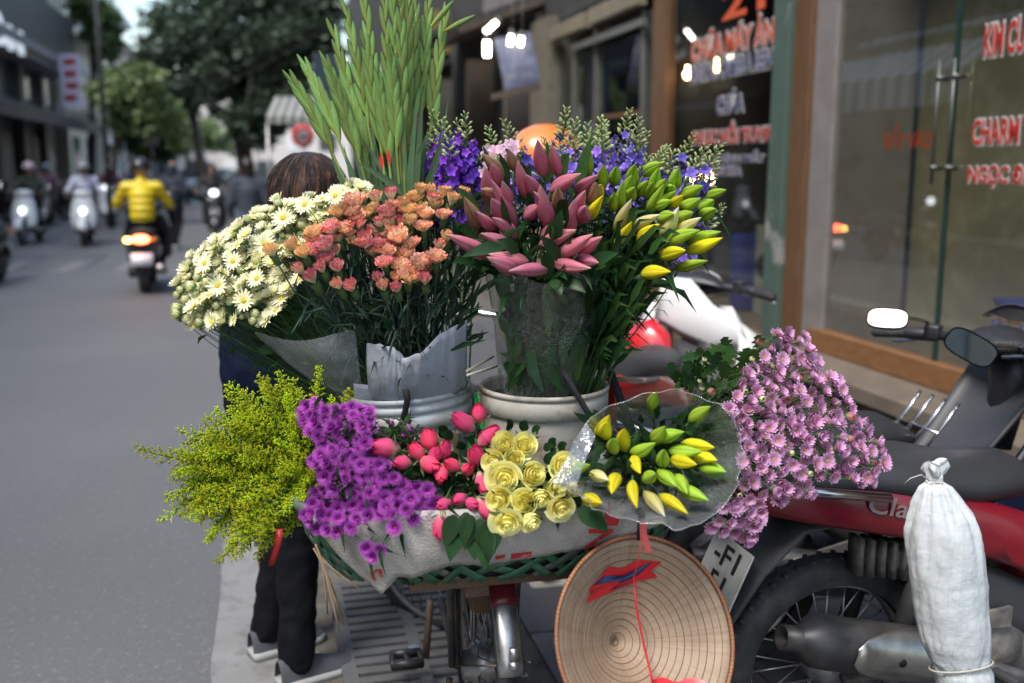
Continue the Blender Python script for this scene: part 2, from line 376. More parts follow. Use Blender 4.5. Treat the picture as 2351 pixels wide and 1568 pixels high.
def shop_text(txt, px0, px1, y0, y1, parent, m, back=None, v=FV - .02, off=.0):
    ua, ub = U(px0, v), U(px1, v); um = (ua + ub) / 2; dist = S(um, v).y
    zz = lambda y: W(1175, y, dist).z
    h = zz(y0) - zz(y1); wd = abs(ua - ub); z = (zz(y0) + zz(y1)) / 2
    ex, ey = -S(1, 0), V(0, 0, 1); Mx = Matrix((( ex.x, ey.x, -CA, 0), (ex.y, ey.y, -SA, 0), (0, 1, 0, 0), (0, 0, 0, 1)))
    T = Matrix.Translation(S(um, v, z)) @ Mx
    ref = textmb(txt, off=.0); f = fit(textmb(txt, off=.024 + off), h, wd, ref); mb = MB().merge(f, T)
    o = build(mb, 'lettering', m, parent, world=True, smooth=False)
    if back:
        g = fit(textmb(txt, off=.085), h, wd, ref); mb = MB().merge(g, Matrix.Translation(S(0, .004) - S(0, 0)) @ T); build(mb, 'letter_outline', back, parent, world=True, smooth=False)
    return o
def spane(ua, ub, v, z0, z1):
    b = MB(); b.face(*[b.vert(S(max(ua, ub), v, z0)), b.vert(S(min(ua, ub), v, z0)), b.vert(S(min(ua, ub), v, z1)), b.vert(S(max(ua, ub), v, z1))]); return b
# jewellery shop with glass doors
js = thing('jewellery_shop', 'glass-fronted shop with red lettering CHARM and green grey wall inside, at right', 'shop', S(3.4, FV, 0))
b = MB(); b.sbox(.6, 5.2, FV + .55, FV + .62, .4, 3.2); build(b, 'inside_wall', inner, js, True, False)
b = MB(); b.sbox(.6, 5.2, FV + .02, FV + .6, .3, .45); build(b, 'inside_floor', tile_step, js, True, False)
b = MB(); b.sbox(.6, 5.35, FV - .32, FV + .0, -.01, .34); build(b, 'step', tile_step, js, True, False, bevel=.01)
b = MB(); b.sbox(.6, 5.35, FV - .36, FV + .02, .345, .43); build(b, 'step_nosing', M_('nosing', (.17, .135, .1), .7, var=.2), js, True, False, bevel=.01)
b = MB(); b.sbox(.6, 5.3, FV - .05, FV + .03, .43, .56); build(b, 'rail', woodrail, js, True, False, bevel=.008)
b = MB(); b.sbox(.6, 5.5, FV - .02, FV + .6, 3.2, 9); build(b, 'wall', render_w, js, True, False)
ud = U(2180, FV)
for a, c in ((ud + .012, 5.2), (.6, ud - .012)):
    b = spane(a, c, FV - .004, .56, 3.2); g = build(b, 'glass_pane', pane, js, True, False)
    if c > 5:
        shop_text('ĐẨY VÀO', 2025, 2135, 285, 340, g, txt_or, v=FV + .03)
    else:
        shop_text('KIM CƯƠNG', 2237, 2395, 30, 118, g, txt_red, txt_wh)
        shop_text('CHARM VÀNG', 2226, 2440, 255, 328, g, txt_red, txt_wh)
        shop_text('NGỌC ĐÁ', 2224, 2375, 373, 430, g, txt_red, txt_wh)
hm = M_('handle_metal', (.13, .14, .13), .4, .6)
for du in (-.05, .06):
    b = MB()
    for vv in (FV - .05,): b.tube([S(ud + du, vv, 1.42), S(ud + du, vv, 2.0)], .0075, 8)
    for z in (1.5, 1.92): b.tube([S(ud + du, FV - .06, z), S(ud + du, FV, z)], .014, 8)
    build(b, 'door_handle', hm, js, True)
b = MB(); b.sbox(ud - .012, ud + .012, FV - .012, FV + .004, .56, 3.2); build(b, 'door_edge', M_('edge_green', (.02, .05, .04), .3), js, True, False)
# stool seen through the glass
stl = M_('blue_stool', (.02, .03, .25), .45)
st_ = thing('plastic_stool', 'blue plastic stool standing behind the glass of the jewellery shop', 'stool', S(3.82, FV + .26, .45))
b = MB(); b.box((0, 0, .43), (.3, .3, .03)); build(b, 'seat', stl, st_, bevel=.01)
for sx in (-1, 1):
    for sy in (-1, 1): b = MB(); b.tube([(sx * .12, sy * .12, .42), (sx * .16, sy * .16, 0)], .018, 6); build(b, 'leg', stl, st_)
for sy in (-1, 1): b = MB(); b.box((0, sy * .13, .37), (.26, .015, .05)); build(b, 'apron', stl, st_)
# pillars
def pillar(name, label, ua, ub, v0, v1, m, z0=.0, z1=3.2):
    b = MB(); b.sbox(min(ua, ub), max(ua, ub), v0, v1, z0, z1); return tag(build(b, name, m, smooth=False, bevel=.008), label, 'pillar')
pillar('stone_pillar', 'pale grey stone pillar between the two glass shop fronts', U(1905, FV - .03), U(1850, FV - .03), FV - .03, FV + .5, stone)
pillar('wooden_post', 'brown boarded post beside the pale stone pillar', U(1848, FV - .06), U(1803, FV - .06), FV - .06, FV + .3, brown)
pillar('green_post', 'chipped green painted post beside the camera repair window', U(1797, FV - .1), U(1762, FV - .1), FV - .1, FV - .04, green)
# camera repair shop
cs = thing('camera_repair_shop', 'dark shop window lettered CHỮA MÁY ẢNH in red above the lilies', 'shop', S(6.9, FV, 0))
ua, ub = U(1523, FV), U(1765, FV)
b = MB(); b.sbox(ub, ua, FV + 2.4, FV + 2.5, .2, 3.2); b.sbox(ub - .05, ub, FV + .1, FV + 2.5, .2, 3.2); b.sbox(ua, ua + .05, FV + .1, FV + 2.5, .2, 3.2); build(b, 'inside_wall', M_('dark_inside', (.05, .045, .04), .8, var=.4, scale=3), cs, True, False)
b = MB(); b.sbox(ub, ua + .2, FV - .02, FV + 2.4, 3.2, 9); b.sbox(ub - .3, ua + .2, FV - .02, FV + .1, 3.2, 9); build(b, 'wall', render_w, cs, True, False)
b = MB(); b.sbox(ub - .3, ua + .2, FV - .3, FV + 2.4, .0, .42); build(b, 'step', tile_step, cs, True, False)
b = spane(ub, ua, FV - .004, .44, 3.2); g = build(b, 'glass_pane', pane_dark, cs, True, False)
b = MB(); b.sbox(U(1528, FV - .02), U(1500, FV - .02), FV - .05, FV + .05, .0, 3.2); build(b, 'jamb', brown, cs, True, False)
shop_text('21', 1648, 1738, -40, 32, g, txt_or)
shop_text('CHỮA MÁY ẢNH', 1580, 1786, 52, 118, g, txt_or, txt_wh)
shop_text('DIGITAL CAMERA REPAIR', 1577, 1786, 132, 172, g, txt_bl, txt_wh)
shop_text('CHỮA', 1640, 1700, 208, 258, g, txt_bl, txt_wh)
shop_text('PHỤC HỒI TUYA', 1588, 1768, 280, 336, g, txt_red, txt_wh)
shop_text('SL. A KÍNH MẮT', 1606, 1752, 348, 372, g, txt_bl, txt_wh)
shop_text('CAMERA', 1640, 1700, 382, 402, g, txt_bl, txt_wh)
shelfm = M_('shelf_goods', (.3, .3, .3), .5, var=.6, scale=9, rand=.9)
cabinet = thing('shelf_unit', 'shelves of boxed goods inside the camera repair shop', 'shelf', S(7.4, FV + 1.6, .42))
for k in range(5):
    b = MB(); b.sbox(7.05, ua - .05, FV + 1.3, FV + 1.7, .7 + k * .45, .73 + k * .45); build(b, 'shelf', wood, cabinet, True, False)
    for q in range(7):
        h = rnd(.12, .34); b = MB(); b.sbox(7.08 + q * .08, 7.14 + q * .08, FV + 1.35, FV + 1.55, .732 + k * .45, .732 + k * .45 + h); build(b, 'box', M_('goods%d' % (q % 4), [(.4, .4, .38), (.12, .12, .3), (.3, .05, .04), (.2, .25, .22)][q % 4], .5), cabinet, True, False)
bulb = M_('warm_bulb', (1, .8, .5), .4, emit=(1, .62, .28), est=14)
for k, (px, y, Y) in enumerate(((1585, 412, 7.6), (1630, 412, 7.6), (1645, 155, 8.2), (1578, 172, 8.0))):
    b = MB(); p = W(px, y, Y); b.ell((0, 0, 0), (.03, .03, .035), 10, 8); b.tube([(0, 0, .03), (0, 0, .07)], .012, 8)
    o = build(b, 'bulb', bulb); o.location = p; tag(o, 'small warm %s light bulb glowing inside the camera shop' % ['lower left', 'lower right', 'upper right', 'upper left'][k], 'light bulb', 'bulbs in the camera shop')
# cabinet with blue box beside the green post
cb = thing('display_cabinet', 'pale display cabinet with dark round opening inside the camera shop', 'cabinet', S(6.6, FV + .5, .42))
cabm = M_('cabinet_beige', (.34, .33, .27), .6)
b = MB(); b.sbox(6.35, 6.75, FV + .35, FV + .8, .42, 1.08); build(b, 'carcass', cabm, cb, True, False, bevel=.01)
b = MB(); b.lathe([(.0, .0), (.09, 0), (.1, .01)], 16, Matrix.Translation(S(6.55, FV + .345, .8)) @ Matrix.Rotation(STREET, 4, 'Z') @ Matrix.Rotation(R(90), 4, 'X')); build(b, 'opening', black_plastic, cb, True)
b = MB(); b.sbox(6.85, 7.05, FV + .3, FV + .7, .42, 1.0); tag(build(b, 'storage_crate', stl, smooth=False, bevel=.02), 'deep blue plastic crate standing beside the display cabinet', 'crate')
# third shop: shutter boxes and dark glazing
ts = thing('shuttered_shop', 'dark shop front with beige shutter beams behind the larkspur', 'shop', S(9.3, FV, 0))
beam = M_('beige_beam', (.22, .19, .13), .6, var=.15); alu = M_('grey_frame', (.13, .13, .115), .5, var=.2)
uc, ue = U(1496, FV), U(1283, FV)
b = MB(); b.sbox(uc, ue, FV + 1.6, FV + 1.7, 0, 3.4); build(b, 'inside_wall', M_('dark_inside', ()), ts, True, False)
b = MB(); b.sbox(uc, ue + .5, FV - .02, FV + 1.7, 3.05, 9); build(b, 'wall', render_w, ts, True, False)
b = MB(); b.sbox(uc, ue, FV - .2, FV + 1.6, 0, .3); build(b, 'step', tile_step, ts, True, False)
for k, (a, c) in enumerate(((uc + .1, uc + 1.35), (uc + 1.5, ue - .05))):
    b = MB(); b.sbox(a, c, FV - .14, FV - .03, 2.82, 2.97); build(b, 'shutter_beam', beam, ts, True, False, bevel=.01)
    b = spane(a, c, FV - .004, .3, 2.8); build(b, 'glass_pane', pane_dark, ts, True, False)
b = MB(); b.sbox(uc + .05, uc + 2.0, FV - .09, FV - .05, 2.66, 2.72); build(b, 'rail', alu, ts, True, False)
for a in (uc + .16, uc + 1.4, uc + 2.1, ue - .06): b = MB(); b.sbox(a, a + .07, FV - .03, FV + .05, .3, 2.8); build(b, 'mullion', alu, ts, True, False)
b = MB(); b.sbox(uc + .2, uc + 1.4, FV - .03, FV - .01, 1.95, 1.99); build(b, 'crossbar', brown, ts, True, False)
bx = M_('pale_blue_reflection', (.2, .29, .33), .5, var=.2)  # bluish reflection of the window glass, painted as a panel
b = MB(); b.sbox(uc + 1.5, uc + 2.3, FV + .1, FV + .14, .6, 1.95); tag(build(b, 'blue_reflection', bx, smooth=False), 'pale blue panel painted as a reflection in the shuttered shop window', 'panel')
pillar('square_column', 'dull olive square column left of the shuttered shop', U(1283, FV), U(1245, FV), FV - .15, FV + .4, M_('olive_stone', (.17, .15, .11), .8, var=.2), 0, 3.1)
# row of farther shops
fs = thing('old_shop_row', 'row of dark old shop fronts with sloping canopies farther along the street', 'building', S(20, FV, 0))
b = MB(); b.sbox(ue + .6, 42, FV + .5, FV + 3, 0, 10); build(b, 'wall', render_w, fs, True, False)
canm = M_('canopy_dark', (.045, .048, .055), .6, var=.3); woodd = M_('old_timber', (.09, .068, .05), .8, var=.3, scale=3)
for k, u_ in enumerate((11.2, 13.4, 16.0, 19.5, 24, 29, 34)):
    le = (1.9, 2.3, 3.0, 4.0, 4.4, 4.4, 6)[k]
    b = MB(); z = 3.0 + (k % 3) * .2
    i = [b.vert(S(u_, FV + .5, z + .55)), b.vert(S(u_ + le, FV + .5, z + .55)), b.vert(S(u_ + le, FV - 1.0, z)), b.vert(S(u_, FV - 1.0, z))]
    b.face(*i); build(b, 'canopy', canm if k % 2 else woodd, fs, True, False, solid=.08)
    b = MB(); b.sbox(u_ + .1, u_ + .3, FV + .1, FV + .5, 0, 3.2); build(b, 'pier', [alu, stone, woodd][k % 3], fs, True, False)
    for q in range(2):
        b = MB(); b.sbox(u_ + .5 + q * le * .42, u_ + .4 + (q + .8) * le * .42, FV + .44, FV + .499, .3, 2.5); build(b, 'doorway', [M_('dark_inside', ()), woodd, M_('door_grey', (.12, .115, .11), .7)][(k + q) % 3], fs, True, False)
    if k in (1, 3, 5): b = MB(); b.sbox(u_ + .3, u_ + le - .3, FV + .2, FV + .5, 3.7, 4.5); build(b, 'balcony', [stone, M_('ochre', (.26, .16, .05), .7), M_('white_wall', (.55, .55, .53), .8)][k // 2], fs, True, False)
# hanging sign board, tube lamps
sb = thing('sign_board', 'tilted blue grey hanging sign board under the old canopy', 'sign', S(9.9, 2.35, 2.1))
c0 = W(1188, 140, 10.2); b = MB(); Mx = Matrix.Rotation(R(-12), 3, 'Y')
b.box(c0, (.36, .05, .5), Mx); build(b, 'panel', M_('sign_blue', (.09, .1, .19), .35, var=.5, scale=6, dirt=(.3, .3, .33), dscale=9), sb, True, False)
b = MB(); b.box(c0 + V(-.02, 0, -.3), (.5, .06, .06), Mx); build(b, 'ledge', woodd, sb, True, False)
lampm = M_('lit_tube', (1, 1, 1), .4, emit=(1, .97, .82), est=12)
for k, (px, y, Y, L_, tilt, lab) in enumerate(((1118, 112, 9.2, .13, 0, 'short upright lit lamp hanging before the sign board'), (1127, 62, 9.8, .14, 50, 'slanting lit tube lamp under the canopy'), (1172, 92, 9.9, .09, 10, 'left of two lit spot lamps at the top of the sign board'), (1196, 95, 9.9, .08, 10, 'right of two lit spot lamps at the top of the sign board'))):
    t = thing('street_shop_lamp', lab, 'lamp', W(px, y, Y), 0, 'lit lamps under the canopy'); b = MB(); Mx = Matrix.Rotation(R(tilt), 3, 'Y')
    b.tube([Mx @ V(0, 0, -L_ / 2), Mx @ V(0, 0, L_ / 2)], .03 if k == 0 else .022, 10); build(b, 'tube', lampm, t)
    b = MB(); b.tube([Mx @ V(0, 0, L_ / 2), Mx @ V(0, 0, L_ / 2 + .05)], .03, 10); b.tube([Mx @ V(0, 0, L_ / 2 + .05), Mx @ V(0, 0, L_ / 2 + .05) + V(0, 0, .3)], .005, 4); build(b, 'cap', alu, t)
# striped awning farther on the right and blue board
aw = thing('striped_awning', 'cream and grey striped awning over the far right pavement', 'awning', W(690, 280, 18))
cl1 = M_('awning_cream', (.36, .36, .33), .8); cl2 = M_('awning_grey', (.12, .14, .13), .8)
for k in range(14):
    b = MB(); x0, x1 = 612 + k * 11, 612 + (k + 1) * 11
    q = [W(x0, 268, 17.2), W(x1, 268, 17.2), W(x1 + 20 - k, 222, 18.8), W(x0 + 20 - k, 222, 18.8)]
    b.face(*[b.vert(p) for p in q]); q2 = [W(x0, 268, 17.2), W(x1, 268, 17.2), W(x1, 284, 17.2), W(x0, 284, 17.2)]
    b.face(*[b.vert(p) for p in q2]); build(b, 'stripe', cl2 if k % 2 else cl1, aw, True, False, solid=.01)
b = MB(); b.tube([W(614, 284, 17.3), W(614, 284, 17.3) * 1 - V(0, 0, W(614, 284, 17.3).z)], .03, 6); build(b, 'pole', steel, aw, True)
c0 = W(755, 200, 15.5); b = MB(); b.box(c0, (.42, .12, .95)); tag(build(b, 'wall_board', M_('navy_board', (.01, .03, .07), .6), smooth=False), 'dark navy board high on the far right shop wall', 'board')
# round no-parking sign
rs = thing('road_sign', 'round red and white road sign by the striped awning', 'road sign', V(W(695, 312, 20).x, 20, 0))
c0 = W(695, 312, 20); Mx = Matrix.Translation(c0) @ Matrix.Rotation(R(90), 4, 'X')
b = MB(); b.lathe([(0, .0), (.17, 0)], 28, Mx); build(b, 'face', M_('sign_white', (.3, .3, .34), .5), rs, True)
b = MB(); b.lathe([(.135, .012), (.225, .012), (.225, -.01)], 28, Mx); build(b, 'ring', txt_red, rs, True)
b = MB(); b.box(c0 + V(0, -.02, 0), (.2, .01, .05), Matrix.Rotation(R(0), 3, 'Y')); build(b, 'bar', M_('sign_mark', (.2, .12, .14), .5), rs, True)
b = MB(); b.tube([V(c0.x, 20.04, 0), V(c0.x, 20.04, c0.z + .2)], .03, 8); build(b, 'pole', steel, rs, True)

# ================================================================ left side of the street
LV = -8.0
dark = M_('cafe_dark', (.05, .051, .055), .6, var=.3); grey_aw = M_('cafe_awning', (.26, .25, .24), .75, var=.15)
cream = M_('cream_wall', (.95, .9, .76), .8, var=.1); pale = M_('pale_wall', (.95, .95, .92), .8, var=.1)
cf = thing('cafe_building', 'dark corner cafe with white letters ÔN on its balcony and grey awning', 'cafe', S(38, LV, 0))
b = MB(); b.sbox(27, 45, LV - 6, LV, 0, 12); build(b, 'wall', dark, cf, True, False)
b = MB(); q = [S(27, LV, 3.7), S(45, LV, 3.7), S(45, LV + 1.9, 3.15), S(27, LV + 1.9, 3.15)]; b.face(*[b.vert(p) for p in q]); build(b, 'awning', grey_aw, cf, True, False, solid=.1)
b = MB(); b.sbox(27, 45, LV + 1.88, LV + 1.92, 2.8, 3.12); build(b, 'awning_valance', dark, cf, True, False)
b = MB(); b.sbox(27, 44.5, LV, LV + 1.0, 5.0, 5.2); b.sbox(27, 44.6, LV, LV + 1.15, 5.2, 5.5); build(b, 'balcony', M_('balcony_grey', (.28, .28, .28), .7), cf, True, False)
b = MB(); b.sbox(27, 44.4, LV + .95, LV + 1.05, 5.5, 7.2); build(b, 'fascia', dark, cf, True, False)
for k in range(7): b = MB(); b.sbox(28 + k * 2.4, 29.5 + k * 2.4, LV, LV + .06, .4, 2.6); build(b, 'window', M_('warm_dim', (.12, .08, .045), .5, var=.5) if k % 2 else M_('glass_dim', (.08, .09, .1), .15), cf, True, False)
for k in range(6): b = MB(); b.sbox(29 + k * 2.6, 30.6 + k * 2.6, LV, LV + .06, 3.9, 4.9); build(b, 'window', M_('glass_dim', ()), cf, True, False)
for k in range(3): b = MB(); b.sbox(34 + k * 3.6, 34.5 + k * 3.6, LV, LV + .3, 0, 5); build(b, 'pier', alu, cf, True, False)
v_ = LV + 1.08; ua, ub = U(2, v_), U(74, v_); um = (ua + ub) / 2; dist = S(um, v_).y
Mx = Matrix(((-SA, 0, CA, 0), (CA, 0, SA, 0), (0, 1, 0, 0), (0, 0, 0, 1)))
zz = lambda y: W(100, y, dist).z
f = fit(textmb('ÔN', off=.03), zz(38) - zz(112), abs(ub - ua)); build(MB().merge(f, Matrix.Translation(S(um, v_, (zz(38) + zz(112)) / 2)) @ Mx), 'lettering', M_('letter_white', (.75, .76, .78), .4, emit=(.8, .9, 1), est=.25), cf, True, False, solid=.1)
# vertical banner
bn = thing('banner_sign', 'tall pale lilac vertical banner with red marks by the cafe', 'sign', V(W(163, 185, 37).x, 37, 3.5))
c0 = W(163, 185, 37); b = MB(); b.box(c0, (.75, .08, 1.85)); build(b, 'panel', M_('banner_lilac', (.85, .82, .98), .6), bn, True, False)
for k in range(4): b = MB(); b.box(c0 + V(rnd(-.05, .05), -.05, .66 - k * .42), (.42, .02, .2)); build(b, 'mark', txt_red, bn, True, False)
b = MB(); b.tube([c0 + V(-.6, .05, .7), c0 + V(.3, .05, .7)], .03, 6); build(b, 'bracket', steel, bn, True)
def house(name, label, u0, u1, z, m, v0=LV, dep=8, wins=(3, 3), wm=None):
    t = thing(name, label, 'building', S((u0 + u1) / 2, v0, 0)); b = MB(); b.sbox(u0, u1, v0 - dep, v0, 0, z); build(b, 'wall', m, t, True, False)
    nc, nr_ = wins; du = (u1 - u0) / nc
    for i in range(nc):
        for j in range(nr_):
            zz_ = 1.0 + (z - 1) * j / nr_; b = MB(); b.sbox(u0 + du * (i + .25), u0 + du * (i + .75), v0 - .02, v0 + .04, zz_, zz_ + (z - 1) / nr_ * .6); build(b, 'window', wm or M_('glass_dim', ()), t, True, False)
    for j in range(1, nr_): b = MB(); b.sbox(u0 + .1, u1 - .1, v0, v0 + .8, 1 + (z - 1) * j / nr_ - .35, 1 + (z - 1) * j / nr_ - .1); build(b, 'balcony', m, t, True, False)
    return t
house('cream_house', 'tall cream house beyond the dark cafe', 45.2, 52, 13, cream, LV + .4, wins=(2, 4))
house('white_house', 'white balconied house half hidden by trees on the left', 52.2, 60, 12, pale, LV + .8, wins=(2, 4))
house('brown_house', 'dull brown house at the end of the left row', 60.2, 74, 9, M_('brown_wall', (.23, .18, .15), .8), LV + .5, wins=(4, 3))
house('pink_house', 'wide pinkish grey block closing the far end of the street', 78, 82, 6.5, M_('pink_wall', (.8, .74, .7), .8, var=.2), 24, 40, wins=(1, 1))
t = thing('far_terrace', 'pale terrace with many windows across the end of the street', 'building', S(72, 0, 0))
b = MB(); b.sbox(73, 74.9, -10, 18, 0, 4.6); build(b, 'wall', M_('pink_wall', ()), t, True, False)
for i in range(12):
    for j in range(2): b = MB(); b.sbox(72.95, 73.02, -9 + i * 2.2, -7.8 + i * 2.2, .8 + j * 1.9, 2.0 + j * 1.9); build(b, 'window', M_('glass_dim', ()) if (i + j) % 3 else pale, t, True, False)
# opposite terrace (seen only mirrored in the shop glass)
t = house('opposite_house', 'grey house across the street mirrored in the shop glass', 4, 26.9, 11, M_('opp_wall', (.07, .075, .065), .8, var=.3), LV, wins=(8, 3))
house('shop_house', 'grey green house across the street opposite the flower bicycle', -14, 3.8, 12, M_('opp_wall2', (.2, .21, .19), .8, var=.3), LV, wins=(5, 4))
aw2 = thing('shop_awning', 'pale striped awning mirrored in the glass shop door', 'awning', S(19.3, LV + 1, 2.6))
for k in range(24):
    u0 = 16.2 + k * .25; b = MB(); q = [S(u0, LV, 4.5), S(u0 + .25, LV, 4.5), S(u0 + .25, LV + 1.7, 3.35), S(u0, LV + 1.7, 3.35)]; b.face(*[b.vert(p) for p in q])
    q = [S(u0, LV + 1.7, 3.35), S(u0 + .25, LV + 1.7, 3.35), S(u0 + .25, LV + 1.72, 2.7), S(u0, LV + 1.72, 2.7)]; b.face(*[b.vert(p) for p in q])
    build(b, 'stripe', M_('awning_white', (.95, .94, .88), .8) if k % 2 else M_('awning_sage', (.35, .38, .33), .8), aw2, True, False, solid=.01)

# ================================================================ trees
bark = M_('bark', (.07, .055, .045), .9, var=.3, scale=5, bump=.6, bscale=18)
def leafmat(n, c): return M_(n, c, .55, var=.35, scale=1.2, transl=.3)
def tree(label, base, top, r0, clumps, nl, ls, lm, lean=V(0, 0, 0), group='street trees'):
    t = thing('street_tree', label, 'tree', base, 0, group)
    base = Vector(base); top = Vector(top); b = MB()
    mid = (base + top) / 2 + lean
    path = bez(base, mid, top, 8); b.tube(path, [r0 * (1 - .65 * i / 7) for i in range(8)], 10)
    for c, r in clumps:
        c = Vector(c); a = path[random.randint(4, 7)]
        b.tube(bez(a, (a + c) / 2 + V(0, 0, .4), c, 6), [r0 * .4 * (1 - i / 6.5) for i in range(6)], 6)
        for q in range(5):
            e = c + V(rnd(-1, 1), rnd(-1, 1), rnd(-.6, .8)) * r * .8; b.tube(bez(c * .6 + a * .4, (c + e) / 2, e, 4), [r0 * .14, r0 * .1, r0 * .06, .01], 4)
    build(b, 'trunk', bark, t, True)
    b = MB(); tot = sum(r ** 2 for c, r in clumps)
    for c, r in clumps:
        c = Vector(c); subs = [(c + V(rnd(-1, 1), rnd(-1, 1), rnd(-.7, .7)) * r * .75, r * rnd(.22, .42)) for _ in range(14)]
        for _ in range(int(nl * r * r / tot)):
            sc, sr = random.choice(subs); dvec = V(random.gauss(0, 1), random.gauss(0, 1), random.gauss(0, .8)); dvec.normalize()
            p = sc + dvec * sr * (random.random() ** .4); a = V(rnd(-1, 1), rnd(-1, 1), rnd(-.5, .5)).normalized(); n_ = V(rnd(-1, 1), rnd(-1, 1), rnd(.2, 1.4)).normalized(); s_ = a.cross(n_).normalized(); L_ = ls * rnd(.7, 1.4)
            i = [b.vert(p), b.vert(p + a * L_ * .5 + s_ * L_ * .3), b.vert(p + a * L_), b.vert(p + a * L_ * .5 - s_ * L_ * .3)]; b.face(*i)
    build(b, 'crown', lm, t, True)
    return t
dk = leafmat('leaf_dark', (.07, .11, .065)); md = leafmat('leaf_mid', (.12, .2, .07)); lt = leafmat('leaf_light', (.3, .4, .17))
def C(px, y, Y, r): return (W(px, y, Y), r)
tree('large dark green tree arching over the middle of the street', V(W(560, 400, 34).x, 34, 0), W(520, 180, 34), .28,
     [C(430, 90, 34, 1.7), C(500, 130, 33, 1.8), C(570, 80, 34, 2.3), C(640, 150, 33, 1.8), C(650, 40, 33, 2.2), C(560, 215, 34, 1.3), C(620, 240, 34, 1.2)], 6800, .3, dk, V(.6, 0, 0))
tree('dark green tree behind the arching one, its crown high over the road', V(W(470, 400, 46).x, 46, 0), W(430, 170, 46), .3,
     [C(400, 150, 46, 2.2), C(350, 165, 47, 1.5), C(470, 215, 46, 1.4), C(390, 235, 46, 1.5), C(430, 20, 45, 2.2)], 4300, .34, dk)
tree('light green young tree on the left pavement beside the banner', V(W(250, 440, 27).x, 27, 0), W(270, 230, 27), .12,
     [C(300, 195, 27, .9), C(345, 235, 27, .9), C(260, 225, 27, .7), C(375, 275, 27, .7), C(290, 265, 27, .6)], 4200, .2, lt)
tree('bright green tree leaning over the cafe roof at top left', V(W(205, 420, 42).x, 42, 0), W(215, 60, 42), .22,
     [C(222, 50, 42, .9), C(232, 105, 42, .8), C(195, 0, 42, .8)], 2200, .28, md)
tree('mid green tree low on the left behind the riders', V(W(330, 430, 38).x, 38, 0), W(330, 300, 38), .15,
     [C(310, 300, 38, 1.0), C(370, 310, 38, 1.1), C(345, 340, 38, .8)], 3000, .26, md)
tree('dark tree at the right edge of the road, its trunk leaning left', V(W(590, 420, 26).x, 26, 0), W(545, 290, 26), .16,
     [C(600, 30, 27, 1.6), C(680, 60, 26, 1.4), C(690, 180, 26, 1.2), C(640, 280, 26, .8), C(560, 290, 26, .7)], 5200, .24, dk, V(-.3, 0, .2))
tree('pale green tree far down the street behind the cars', V(W(430, 390, 60).x, 60, 0), W(430, 290, 60), .2,
     [C(390, 310, 60, 1.6), C(450, 300, 61, 1.4), C(500, 320, 60, 1.4), C(350, 330, 60, 1.4)], 3000, .36, lt)
# street pole and overhead wires
lp = thing('lamp_post', 'slim dark lamp post on the left pavement before the young tree', 'lamp post', V(W(250, 440, 25).x, 25, 0))
b = MB(); p = V(W(250, 440, 25).x, 25, 0); b.tube([p, p + V(0, 0, 4.0), p + V(.02, 0, 8)], [.08, .06, .05], 8); build(b, 'post', dark, lp, True)
b = MB(); b.tube(bez(p + V(0, 0, 7.8), p + V(.2, 0, 8.3), p + V(1.2, 0, 8.3), 6), .03, 6); build(b, 'arm', dark, lp, True)
b = MB(); b.ell(p + V(1.25, 0, 8.25), (.25, .1, .06)); build(b, 'lamp_head', alu, lp, True)
for k, (a, c, sag) in enumerate((((180, 110, 24), (800, 10, 12), .8), ((230, 130, 24), (760, 60, 14), .7), ((150, 70, 24), (740, -10, 14), .6), ((420, 160, 30), (760, 45, 14), .5))):
    a = W(*a); c = W(*c); b = MB(); b.tube([a.lerp(c, i / 11) - V(0, 0, sag * 4 * (i / 11) * (1 - i / 11)) for i in range(12)], .008, 4)
    tag(build(b, 'overhead_wire', M_('wire_black', (.01, .01, .01), .9)), ['lowest', 'second lowest', 'topmost', 'short far'][k] + ' black wire sagging across the street before the dark trees', 'wire', 'overhead wires')
# red signal light
rl = thing('signal_lamp', 'red signal lamp on a dark post far down the left of the road', 'traffic light', V(W(345, 305, 36).x, 36, 0))
p = W(345, 305, 36); b = MB(); b.tube([V(p.x, p.y + .1, 0), V(p.x, p.y + .1, p.z + .4)], .05, 6); build(b, 'post', dark, rl, True)
b = MB(); b.box(p + V(0, .12, 0), (.4, .2, .9)); build(b, 'housing', dark, rl, True, False)
b = MB(); b.ell(p + V(0, 0, .1), (.14, .06, .14)); build(b, 'lens', M_('red_signal', (.8, .05, .04), .3, emit=(1, .04, .06), est=3), rl, True)

M_ = mat
